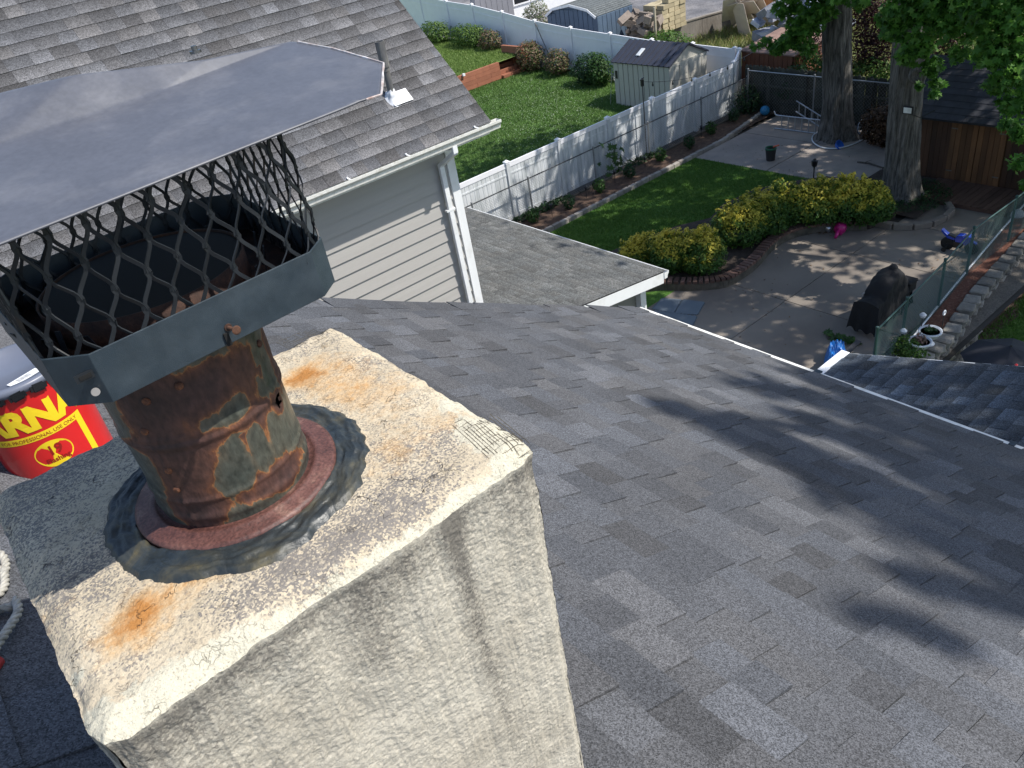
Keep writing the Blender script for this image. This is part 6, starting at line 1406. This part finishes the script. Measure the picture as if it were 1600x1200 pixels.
# ================================================================== RIGHT SIDE: RAIL, MULCH, STONE BLOCK WALL, LOWER LAWN
M_strip = mat('grey_dirt_strip', (.12, .105, .09), .95, var=.3, scale=3, bump=.02, bscale=20, grain=.3, gscale=30)
g = MB(); g.add([(9, 5.4, .005), (26.4, 5.4, .005), (26.4, 6.42, .005), (17, 6.44, .005), (9, 6.0, .005)], [(0, 1, 2, 3, 4)]); struct('dirt_strip', g, M_strip)
RW = [onX(1380, 590, 12.6), onX(1405, 552, 13.6), onX(1450, 492, 15.4), onX(1500, 432, 17.3), onX(1560, 368, 19.6), onX(1600, 325, 21)]
def atfit(px, py, z): return at(px, py, z)
RL = [at(1350, 610, .16), at(1405, 553, .16), at(1450, 497, .16), at(1500, 436, .16), at(1560, 365, .16), at(1600, 320, .16), at(1640, 275, .16)]
t = thing('white_pipe_rail', 'long thin white pipe lying along the red mulch strip beside the green fence', 'pipe', (RL[0].x, RL[0].y, 0)); d = MB(); d.tube(ropepts(RL), .022, 8); part('pipe', d, M_white, t, smooth=True)
SW = [at(1400, 600, .2), at(1440, 560, .2), at(1480, 522, .2), at(1530, 452, .2), at(1580, 398, .2), at(1625, 345, .2), at(1680, 290, .2)]
g = MB(); n = len(SW); A_ = samp(RL, .3); B_ = samp(SW, .3); k = min(len(A_), len(B_)); 
RLs = [ropepts(RL)[int(i*(len(ropepts(RL))-1)/40)] for i in range(41)]; SWs = [ropepts(SW)[int(i*(len(ropepts(SW))-1)/40)] for i in range(41)]
g.add([(p.x, p.y-.02, .12) for p in RLs]+[(p.x, p.y+.1, .16) for p in SWs], [(i, 41+i, 42+i, i+1) for i in range(40)])
M_mul = mat('red_bark_mulch', (.15, .058, .036), .95, var=.45, scale=14, c2=(.28, .17, .12), mix2=.34, s2=26, bump=.03, bscale=45, grain=.4, gscale=45)
struct('mulch_strip', g, M_mul)
M_stone = mat('split_face_stone', (.20, .185, .165), .95, var=.3, scale=7, rnd='obj', amt=.3, bump=.03, bscale=18)
me_bl = bpy.data.meshes.new('stone_block'); bm = bmesh.new(); bmesh.ops.create_cube(bm, size=1); bmesh.ops.bevel(bm, geom=bm.edges[:], offset=.09, segments=1, affect='EDGES'); bmesh.ops.subdivide_edges(bm, edges=bm.edges[:], cuts=1, use_grid_fill=True); rg = random.Random(3)
for v in bm.verts: v.co += Vector((rg.gauss(0, .02), rg.gauss(0, .03), rg.gauss(0, .015)))
bm.to_mesh(me_bl); bm.free(); me_bl.materials.append(M_stone)
sw = thing('stone_block_wall', 'grey split stone block retaining wall between the red mulch and lower lawn', 'retaining wall', (16, 5.6, -.7)); rg = random.Random(10)
S_ = samp(SW, .36)
for r_ in range(5):
    for i, (p, dd) in enumerate(S_):
        s = Vector((-dd.y, dd.x, 0)); s = s if s.y < 0 else -s; o = dd*(.18 if r_ % 2 else 0); q = Vector((p.x, p.y, 0))+o+s*(.03*r_+rg.uniform(-.01, .01))
        piece('stone_block', me_bl, sw, Matrix.Translation((q.x, q.y, .13-.17*r_)) @ Matrix.Rotation(math.atan2(dd.y, dd.x)+rg.gauss(0, .04), 4, 'Z') @ Matrix.Diagonal((.345, .30, .165, 1)))
g = MB(); g.grid(lambda u, v: (8+u*22, -2+v*7.9, -.66+.02*noise.noise(Vector((u*12, v*6, 0)))), 30, 16); struct('side_lawn', g, M_lawn, True)
o = tufts('grass', lambda x, y: -.65 if inframe((x, y, -.6), 20) else None, 26000, (12, 22, 2.2, 5.6), ML_grass, .06, 16, .012); o['label'] = 'dark green grass blades of the lower lawn at the right edge'; o['category'] = 'grass'
g = MB(); d_ = [(p.x, p.y-.12, -.655) for p in SWs]+[(p.x, p.y-.6-.2*noise.noise(p*2), -.652) for p in SWs]; g.add(d_, [(i, 41+i, 42+i, i+1) for i in range(40)]); struct('bare_soil_edge', g, mat('bare_earth', (.12, .08, .055), .95, var=.4, scale=5, bump=.02, bscale=20))
# white urn planters
M_urn = mat('white_plastic_urn', (.62, .64, .68), .45, var=.1, scale=8)
for i, (px, py, lb) in enumerate(((1450, 540, 'white pedestal urn planter with dark soil, right one beside the stone wall'), (1436, 552, 'white pedestal urn planter with pinkish dried flowers, left one by the pipe'))):
    p = at(px, py, .16) if i == 0 else at(1434, 556, .16); t = thing('urn_planter', lb, 'planter', p, 'white urn planters by the mulch strip')
    d = MB(); d.lathe([(0, 0), (.15, 0), (.15, .03), (.09, .07), (.05, .12), (.06, .17), (.15, .22), (.19, .30), (.215, .32), (.215, .35), (.185, .35), (.17, .31), (0, .31)], p, 28); part('urn', d, M_urn, t, smooth=True)
    d = MB(); d.lathe([(0, .325), (.172, .325)], p, 20); part('soil', d, M_dirt, t)
    rg = random.Random(i); d = MB(); leaves(d, blob_spots(rg, p+Vector((0, 0, .36)), (.13, .13, .08 if i == 0 else .14), 90 if i == 0 else 200, .1), OVAL, .07, rg); part('plants', d, ML_dark if i == 0 else leaf_mat('dried_pink_flowers', [(.05, .06, .03), (.2, .12, .1), (.3, .2, .18)]), t)
for i, (px, py, hz) in enumerate(((1438, 520, 'round white solar lamp beside the left urn planter'), (1471, 517, 'white ring topped garden stake behind the right urn planter'), (1408, 545, 'small beige lamp on a stake by the green fence end'))):
    p = at(px, py, .16); t = thing('garden_stake', hz, 'garden stake', p); d = MB(); d.tube([p, p+Vector((0, 0, .38))], .008, 6); part('stake', d, M_darkpipe, t)
    d = MB()
    if i == 1: d.tube([p+Vector((.045*math.cos(a/12*6.283), .0, .42+.045*math.sin(a/12*6.283))) for a in range(12)], .016, 6, close=True)
    else: d.lathe([(0, .34), (.05, .37), (.065, .42), (.03, .46), (0, .47)], p, 14)
    part('head', d, M_urn, t)
p = at(1418, 560, .1); bush('lime_plant', 'bright lime green leafy plant behind the extension roof edge', 'plant', (p.x, p.y, .34), (.28, .34, .24), 900, ML_lime, .08, seed=500)
# dark canopy
pc = at(1573, 560, -.6); C_ = onX(1580, 541, 14.2); t = thing('patio_umbrella', 'dark blue patio umbrella open on the lower lawn at the right edge', 'umbrella', (C_.x, C_.y, -.65))
d = MB(); Z = C_.z; R_ = .8; V_ = [(C_.x, C_.y, Z)]+[(C_.x+R_*math.cos(k*PI/4+.3), C_.y+R_*math.sin(k*PI/4+.3), Z-.30) for k in range(8)]; d.add(V_, [(0, k+1, (k+1) % 8+1) for k in range(8)]); d.add([(v[0], v[1], v[2]-.01) for v in V_], [(0, (k+1) % 8+1, k+1) for k in range(8)]); part('canopy', d, mat('dark_navy_canvas', (.018, .02, .03), .8), t)
d = MB(); d.tube([(C_.x, C_.y, -.65), (C_.x, C_.y, Z+.03)], .02, 8); part('pole', d, M_darkpipe, t)
for k in range(8): d = MB(); d.tube([(C_.x, C_.y, Z-.03), (C_.x+R_*math.cos(k*PI/4+.3), C_.y+R_*math.sin(k*PI/4+.3), Z-.32)], .008, 5); part('rib', d, M_darkpipe, t)
p = onX(1588, 570, 13.3); t = thing('red_marker', 'small red peg standing in front of the dark umbrella', 'peg', (p.x, p.y, p.z-.2)); d = MB(); d.tube([(p.x, p.y, -.65), (p.x, p.y, p.z)], .012, 6); d.lathe([(.0, .03), (.03, 0), (.0, -.03)], p, 10); part('peg', d, M_red, t)

# ================================================================== THINGS ON THE PATIO
# covered grill
GZ = .0; gx0, gx1, gy0, gy1 = 13.72, 15.0, 6.75, 7.25
gr = thing('covered_grill', 'barbecue grill under a black cloth cover on the patio by the green fence', 'grill', (14.3, 7.0, 0))
def grillf(u, v):
    # u along x, v around section (0 patio-side hem .. 1 fence-side hem)
    x = gx0+(gx1-gx0)*u; top = .92+.0*u
    hoodk = max(0, 1-abs((u-.62)/.38)**3) if u > .2 else 0
    top = .78+.34*hoodk+(.06*math.exp(-((u-.72)/.1)**2)); hem = .22+.05*math.sin(u*19)+.03*math.sin(u*43)
    yc = (gy0+gy1)/2; hw = (gy1-gy0)/2
    if v < .36: t_ = v/.36; y = yc-hw*(1.10-.16*t_); z = hem+(top*.93-hem)*t_
    elif v > .64: t_ = (1-v)/.36; y = yc+hw*(1.10-.16*t_); z = hem+(top*.93-hem)*t_
    else: t_ = (v-.36)/.28; y = yc-hw*.94+2*hw*.94*t_; z = top*.93+top*.07*math.sin(t_*PI)+.02*math.sin(t_*PI)
    f = .028*fbm((x*1.5, y, z*.8), 3.2)+.014*math.sin(x*16+z*3)*max(0, 1-z/.8)
    return (x+.3*f, y+f*(1 if v > .5 else -1), z+.5*f)
d = MB(); d.grid(grillf, 70, 60)
def endf(sgn, xx):
    def f(u, v):
        y = gy0-.02+(gy1-gy0+.04)*u; tz = grillf(0 if sgn < 0 else 1, .36+.28*u)[2]; hem = .16+.05*math.sin(u*17+sgn); z = hem+(tz-hem)*v
        return (xx+sgn*(.10*(1-v)+.02*math.sin(u*14)*(1-v)), y+.1*(u-.5)*(1-v), z)
    return f
d.grid(endf(-1, gx0), 20, 20); d.grid(endf(1, gx1), 20, 20); part('cover', d, M_blackcloth, gr, smooth=True)
d = MB(); d.lathe([(0, .12), (.05, .11), (.09, .06), (.1, .0), (.13, -.06)], (14.64, 6.98, 1.14), 16); part('cover_peak', d, M_blackcloth, gr, smooth=True)
d = MB(); d.box((15.08, 6.85, .72), (.34, .3, .06)); d.box((15.08, 6.85, .6), (.3, .26, .2)); part('side_shelf', d, M_blackcloth, gr, bevel=.03)
for x in (gx0+.1, gx1-.1):
    for y in (gy0+.06, gy1-.06): d = MB(); d.tube([(x, y, 0), (x, y, .5)], .02, 6); part('leg', d, M_black, gr)
d = MB(); d.box((14.0, gy1-.02, .80), (.10, .01, .035), .0); part('tag', d, mat('grey_tag', (.4, .4, .4), .6), gr)
# child's motorcycle
W1, W2 = at(1479, 389, 0), at(1516, 397, 0); dxy = Vector((W2.x-W1.x, W2.y-W1.y, 0)); Lb = dxy.length; dxy.normalize(); up = Vector((0, 0, 1)); sd = dxy.cross(up)
M_bb = mat('glossy_blue_plastic', (.012, .05, .42), .22, coat=.5); M_rub = mat('black_rubber', (.012, .012, .012), .7); M_gp = mat('grey_plastic', (.25, .25, .27), .4)
mb_ = thing('toy_motorcycle', 'blue and black child motorcycle with stabiliser wheels standing beside the green fence', 'motorcycle', (W1.x, W1.y, 0)); Mw = sd.to_track_quat('Z', 'Y').to_matrix(); r_ = .155
def BP_(a, h, s=0): return Vector((W1.x, W1.y, 0))+dxy*(a*Lb)+up*h+sd*s
for c in (BP_(0, r_), BP_(1, r_)):
    d = MB(); d.lathe([(.10, -.035), (.14, -.04), (r_, -.02), (r_, .02), (.14, .04), (.10, .035)], c, 26, Mw); ty = part('tyre', d, M_rub, mb_, smooth=True)
    d = MB(); d.lathe([(0, -.02), (.035, -.025), (.04, -.012), (.10, -.014), (.10, .014), (.04, .012), (.035, .025), (0, .02)], c, 20, Mw); part('wheel_rim', d, M_gp if c.x == BP_(1, 0).x else M_black, mb_)
for s_ in (-.17, .17): d = MB(); c = BP_(.0, .055, s_); d.lathe([(0, -.012), (.055, -.015), (.055, .015), (0, .012)], c, 16, Mw); d.tube([c, BP_(.1, .17, s_*.5)], .012, 6); part('stabiliser', d, M_rub, mb_)
def bodyseg(nm, P, w_, mm):
    d = MB(); n = len(P); A = [BP_(a, h, -w_/2) for a, h in P]; B = [BP_(a, h, w_/2) for a, h in P]; d.add(A+B, [tuple(range(n)), tuple(range(n, 2*n))[::-1]]+[(i, n+i, n+(i+1) % n, (i+1) % n) for i in range(n)]); return part(nm, d, mm, mb_, bevel=.012)
bodyseg('tail', [(-.30, .50), (.05, .37), (.30, .34), (.32, .28), (.0, .30), (-.30, .44)], .12, M_bb); bodyseg('seat', [(-.02, .385), (.34, .335), (.36, .36), (.02, .41)], .13, M_black)
bodyseg('fuel_tank', [(.32, .33), (.40, .43), (.62, .45), (.80, .38), (.70, .27), (.36, .26)], .17, M_bb); bodyseg('engine', [(.25, .26), (.65, .26), (.62, .12), (.3, .10)], .14, M_black)
bodyseg('fairing', [(.62, .40), (.78, .47), (1.0, .44), (.98, .34), (.80, .22), (.66, .26)], .19, M_bb); bodyseg('front_fender', [(.84, .30), (1.0, .335), (1.18, .30), (1.2, .27), (1.0, .30), (.86, .26)], .085, M_bb)
bodyseg('swing_arm', [(-.02, .17), (.3, .22), (.3, .17), (-.02, .13)], .10, M_black)
for s_ in (-.05, .05): d = MB(); d.tube([BP_(1, r_, s_), BP_(.83, .44, s_)], .014, 8); part('fork', d, M_gp, mb_)
d = MB(); d.tube([BP_(.74, .50, -.21), BP_(.80, .49, -.07), BP_(.80, .49, .07), BP_(.74, .50, .21)], .012, 8); part('handlebar', d, M_black, mb_)
d = MB(); c = BP_(1.0, .40); d.lathe([(0, .02), (.04, .0), (.035, -.02)], c, 14, dxy.to_track_quat('Z', 'Y').to_matrix()); part('headlight', d, mat('pale_lens', (.6, .55, .45), .3), mb_)
# pink and silver toy, small ball, leaf litter
M_pink = mat('magenta_plastic', (.45, .015, .16), .35); p = at(1306, 364, 0)
t = thing('pink_toy', 'magenta plastic ride on toy tipped against the garden wall with silver parts', 'toy', p)
d = MB(); d.lathe([(0, .30), (.09, .29), (.14, .22), (.15, .12), (.13, .05), (.05, .0), (0, 0)], p+Vector((.02, -.03, .02)), 20, Matrix.Rotation(.5, 3, 'X')); part('body', d, M_pink, t, smooth=True)
for a_ in (-.12, .10): d = MB(); d.tube([p+Vector((a_*.6, -.10, .16)), p+Vector((a_-.12, -.17, .10)), p+Vector((a_-.18, -.16, .01))], [.05, .045, .035], 10); part('leg', d, M_pink, t, smooth=True)
d = MB(); d.lathe([(.08, 0), (.10, .05), (.10, .16), (.07, .2), (0, .2)], p+Vector((.0, .14, .05)), 14, Matrix.Rotation(-1.1, 3, 'X')); part('silver_barrel', d, mat('silver_foil', (.6, .6, .62), .3, metal=.8), t, smooth=True)
d = MB(); d.lathe([(0, 0), (.05, .01), (.06, .05), (.04, .09), (0, .1)], p+Vector((-.02, .42, .02)), 12, Matrix.Rotation(-1.2, 3, 'X')); part('white_cap', d, M_white, t, smooth=True)
def ball(nm, lb, cat, c, r, mm, mm2=None):
    t = thing(nm, lb, cat, (c.x, c.y, c.z)); bm = bmesh.new(); bmesh.ops.create_icosphere(bm, subdivisions=3, radius=r); me = bpy.data.meshes.new('shell'); bm.to_mesh(me); bm.free()
    for q in me.polygons: q.use_smooth = True
    o = bpy.data.objects.new('shell', me); col.objects.link(o); o.parent = t; o.location = (0, 0, r); me.materials.append(mm)
    if mm2:
        me.materials.append(mm2)
        for q in me.polygons:
            n = q.center.normalized()
            if max(n.dot(Vector(k).normalized()) for k in ((0, 1, 1.6), (0, -1, 1.6), (1.6, 0, 1), (-1.6, 0, 1), (1, 1.6, 0), (-1, 1.6, 0), (1, -1.6, 0), (-1, -1.6, 0), (1.6, 0, -1), (-1.6, 0, -1))) > .945: q.material_index = 1
    return t
ball('small_ball', 'small black ball with grey patches on the patio below the hedge', 'ball', at(1233, 365, 0), .11, M_black, mat('pale_grey_patch', (.35, .35, .35), .5))
ball('beach_ball', 'light blue ball on the soil at the far fence corner', 'ball', at(1195, 180, .06), .17, mat('sky_blue_rubber', (.03, .24, .48), .4, c2=(.2, .4, .3), mix2=.3, s2=8))
ball('grey_ball', 'pale grey round ball behind the green fence at the right edge', 'ball', at(1588, 345, .0), .15, mat('pale_ball', (.4, .4, .4), .6))
def litter(nm, lb, cat, spots, n, shape, size, mm, seed, sc_=.3):
    rg = random.Random(seed); d = MB(); sp = []
    for _ in range(n): px, py, sx_, sy_ = rg.choice(spots); q = at(rg.gauss(px, sx_), rg.gauss(py, sy_), rg.uniform(.005, .03)); sp.append((q, Vector((0, 0, 1.6))))
    leaves(d, sp, shape, size, rg); return part(nm, d, mm, kind='stuff', label=lb, cat=cat)
ML_lit = leaf_mat('dry_leaf_litter', [(.05, .025, .012), (.13, .07, .03), (.22, .13, .06)], .1)
litter('leaf_litter', 'brown leaf litter swept against the curved wall beside the pink toy', 'leaves', [(1262, 357, 12, 3), (1275, 360, 12, 3), (1250, 352, 8, 2)], 700, OVAL, .07, ML_lit, 1)
litter('fallen_leaves', 'dark fallen leaves scattered over the upper and lower patio', 'leaves', [(1190, 235, 25, 10), (1215, 255, 30, 10), (1270, 245, 40, 12), (1240, 268, 25, 5), (1330, 400, 90, 50), (1200, 450, 60, 40), (1150, 240, 14, 8), (1500, 415, 30, 10)], 420, OVAL, .055, ML_lit, 2)
litter('fallen_leaves', 'tan leaves scattered on the dirt strip between green fence and pipe', 'leaves', [(1500, 425, 20, 12), (1450, 490, 20, 14), (1540, 390, 20, 12), (1560, 380, 16, 12)], 260, OVAL, .06, leaf_mat('tan_leaves', [(.2, .12, .06), (.35, .24, .13)]), 3)
rg = random.Random(5); p = at(1312, 527, .04); t = thing('leafy_branch', 'small fallen green maple branch on the patio in front of the grill', 'branch', p); d = MB(); sp = []
for k in range(34): u = k/33; q = at(1292+44*u+rg.gauss(0, 2), 521+12*u+rg.gauss(0, 2.5), rg.uniform(.02, .09)); sp.append((q, Vector((0, 0, 1))))
leaves(d, sp, MAPLE, .17, rg); part('leaves', d, ML_mid, t); d = MB(); d.tube([at(1290, 521, .03), at(1312, 527, .04), at(1336, 534, .03)], .012, 5); part('twig', d, M_bark, t)
t = thing('dead_branch', 'dark forked dead branch lying on the upper patio left of the right trunk', 'branch', at(1360, 255, 0)); d = MB(); d.tube([at(1340, 253, .04), at(1358, 255, .05), at(1376, 261, .05), at(1395, 264, .05)], [.03, .028, .022, .012], 6); part('limb', d, M_bark, t)
d = MB(); d.tube([at(1380, 262, .05), at(1376, 270, .04), at(1372, 276, .02)], [.022, .016, .01], 6); part('twig', d, M_bark, t); d = MB(); d.tube([at(1350, 254, .05), at(1362, 250, .08)], [.012, .006], 5); part('twig', d, M_bark, t)
# floor mats with toothed edges
M_mat = mat('blue_grey_foam_mat', (.135, .165, .195), .7, var=.06)
def fmat(quad, lb):
    Q = [at(x, y, .02) for x, y in quad]; c = sum(Q, Vector())/4; t = thing('foam_mat', lb, 'mat', (c.x, c.y, 0), 'foam mats on the patio'); P = []
    for i in range(4):
        a, b = Q[i], Q[(i+1) % 4]; n = 11; dd = (b-a).normalized(); o = Vector((dd.y, -dd.x, 0)); o = o if o.dot(a-c) > 0 else -o
        for k in range(n): P += [a+(b-a)*((k+.1)/n)+o*.0, a+(b-a)*((k+.3)/n)+o*.03, a+(b-a)*((k+.6)/n)+o*.03, a+(b-a)*((k+.8)/n)]
    d = MB(); n = len(P); d.add([p for p in P]+[p-Vector((0, 0, .015)) for p in P], [tuple(range(n)), tuple(range(n, 2*n))[::-1]]+[(i, n+i, n+(i+1) % n, (i+1) % n) for i in range(n)]); part('sheet', d, M_mat, t)
fmat([(1035, 466), (1064, 468), (1052, 489), (1020, 482)], 'blue grey foam mat with toothed edge, left one behind the roof edge'); fmat([(1068, 468), (1100, 472), (1089, 491), (1055, 489)], 'blue grey foam mat with toothed edge, right one nearest the patio centre'); fmat([(1022, 485), (1088, 494), (1080, 511), (1030, 498)], 'blue grey foam mat with toothed edge, lowest one touching the roof edge')
# blue tarp
t = thing('blue_tarp', 'crumpled bright blue tarp on the patio beside the extension gutter', 'tarp', at(1300, 565, 0)); T0 = [at(1283, 590, 0), at(1330, 590, 0), at(1322, 553, 0), at(1290, 553, 0)]
def tf(u, v):
    p = (T0[0]*(1-u)+T0[1]*u)*(1-v)+(T0[3]*(1-u)+T0[2]*u)*v; e = min(u, 1-u, v, 1-v)*5; h = .34*min(1, e)*(1+.5*noise.noise(Vector((u*3, v*3, 0))))+.10*abs(noise.noise(Vector((u*7+2, v*4, 3))))+.05*abs(noise.noise(Vector((u*16, v*8, 1)))); return (p.x+.04*noise.noise(Vector((u*5, v*5, 9))), p.y, max(.01, h))
d = MB(); d.grid(tf, 60, 60); part('sheet', d, mat('blue_tarp_plastic', (.012, .15, .48), .38, var=.12, scale=6), t, smooth=True)
t = thing('dark_plank', 'dark narrow plank leaning at the near end of the green fence', 'plank', at(1330, 548, 0)); d = MB(); d.beam(at(1322, 552, .3), at(1342, 533, .35), .10, .04); part('board', d, M_dkb, t)
# nursery pot, torch, bowl, ladders, floodlight, wheel
M_pot = mat('black_pot', (.018, .018, .02), .6); p = at(1204, 251, 0)
t = thing('plant_pot', 'tall black plant pot with green rim and orange tool on the upper patio', 'pot', p); d = MB(); d.lathe([(0, 0), (.13, 0), (.165, .38), (.15, .38), (.14, .3), (0, .3)], p, 22); part('pot', d, M_pot, t, smooth=False)
d = MB(); d.lathe([(.155, .38), (.18, .38), (.18, .43), (.155, .43)], p, 22, closed=True); part('green_rim', d, mat('green_plastic', (.015, .10, .05), .5), t); d = MB(); d.beam(p+Vector((.0, -.08, .46)), p+Vector((.12, -.22, .50)), .06, .03); part('orange_tool', d, mat('orange_plastic', (.6, .1, .03), .5), t)
p = at(1271, 284, 0); q = onX(1267, 250, p.x); t = thing('garden_torch', 'black garden torch on a pole rising behind the hedge', 'torch', p); d = MB(); d.tube([p, Vector((p.x, p.y, q.z-.15))], .018, 8); part('pole', d, M_black, t)
d = MB(); d.lathe([(.03, -.2), (.075, -.15), (.09, .0), (.05, .02), (.03, .06), (0, .07)], (p.x, p.y, q.z), 6); part('head', d, M_black, t)
p = at(1308, 232, .0); t = thing('blue_bowl', 'bright blue plastic scoop lying at the foot of the left trunk', 'toy', p); d = MB(); d.lathe([(0, 0), (.11, .01), (.17, .12), (.155, .12), (.1, .03), (0, .025)], p+Vector((0, 0, .06)), 20, Matrix.Rotation(.9, 3, 'X')); part('bowl', d, mat('bright_blue_plastic', (.01, .12, .55), .35), t, smooth=True)
M_alu = mat('aluminium', (.45, .47, .50), .35, metal=.7)
def ladder(lb, p0, p1, h, n, hook=False):
    A, B = Vector(p0), Vector(p1); t = thing('ladder', lb, 'ladder', (A.x, A.y, 0), 'aluminium ladders by the left trunk')
    for z0 in (0, h):
        d = MB(); P = [A+Vector((0, 0, z0)), B+Vector((0, 0, z0))]
        if hook: dd = (A-B).normalized(); P = [A+dd*.18+Vector((0, 0, z0+(.14 if z0 else -.03)))]+[A+dd*.12+Vector((0, 0, z0+(.02 if z0 else 0)))]+P
        d.tube(P, .022, 6); part('rail', d, M_alu, t)
    for k in range(n): q = A+(B-A)*((k+.5)/n); d = MB(); d.tube([q, q+Vector((0, 0, h))], .02, 6); part('rung', d, M_alu, t)
a0, a1 = at(1216, 201, .05), at(1290, 210, .05); a1 = a0+(a1-a0)*1.0
ladder('aluminium ladder lying on its edge across the back patio with curved ends', a0, a1, .45, 7, True)
b0, b1 = at(1243, 190, .1), at(1292, 205, .02); b0.z = .45; ladder('second aluminium ladder leaning behind the first against the left trunk', b0, b1, .36, 5)
q = onX(1419, 172, RT.x-.47); t = thing('floodlight', 'small square white faced floodlight mounted on the right maple trunk', 'floodlight', q); d = MB(); d.box(q, (.06, .26, .19)); part('housing', d, M_black, t, bevel=.01); d = MB(); d.box(q-Vector((.033, 0, 0)), (.008, .2, .135)); part('lens', d, mat('pale_panel', (.7, .7, .66), .3), t)
d = MB(); d.tube([q+Vector((.05, -.08, -.12)), q+Vector((.05, -.3, -.17)), q+Vector((.35, -.5, -.05))], .01, 5); part('cable', d, M_black, t)
c = onX(1351, 196, 23.9); t = thing('bicycle_wheel', 'bicycle wheel with pale rim leaning behind the left trunk beside brown leaves', 'wheel', (c.x, c.y, 0)); Mx = Vector((-.8, .35, .45)).to_track_quat('Z', 'Y').to_matrix(); r_ = .30
d = MB(); d.tube([c+Mx @ Vector((r_*math.cos(a/36*2*PI), r_*math.sin(a/36*2*PI), 0)) for a in range(36)], .02, 8, close=True); part('tyre', d, M_rub, t)
d = MB(); d.tube([c+Mx @ Vector(((r_-.03)*math.cos(a/36*2*PI), (r_-.03)*math.sin(a/36*2*PI), 0)) for a in range(36)], .012, 6, close=True); part('rim', d, M_alu, t)
for k in range(14): d = MB(); d.tube([c, c+Mx @ Vector(((r_-.03)*math.cos(k/14*2*PI), (r_-.03)*math.sin(k/14*2*PI), 0))], .002, 3); part('spoke', d, M_alu, t)
# pale ring round the left trunk
t = thing('tree_ring', 'pale thin edging ring around the foot of the left maple trunk', 'edging', LT); P = [at(x, y, .05) for x, y in ((1284, 203), (1271, 211), (1270, 221), (1283, 230), (1302, 232), (1322, 229), (1345, 220), (1366, 206))]; d = MB(); d.tube(ropepts(P), .022, 6); part('edging', d, M_white, t, smooth=True)
g = MB(); g.add([(p.x, p.y, .012) for p in ropepts(P)]+[(LT.x+1.6, LT.y-1.3, .012), (LT.x+1.8, LT.y+.6, .012)], [tuple(range(len(ropepts(P))+2))]); struct('tree_bed', g, M_dirt)
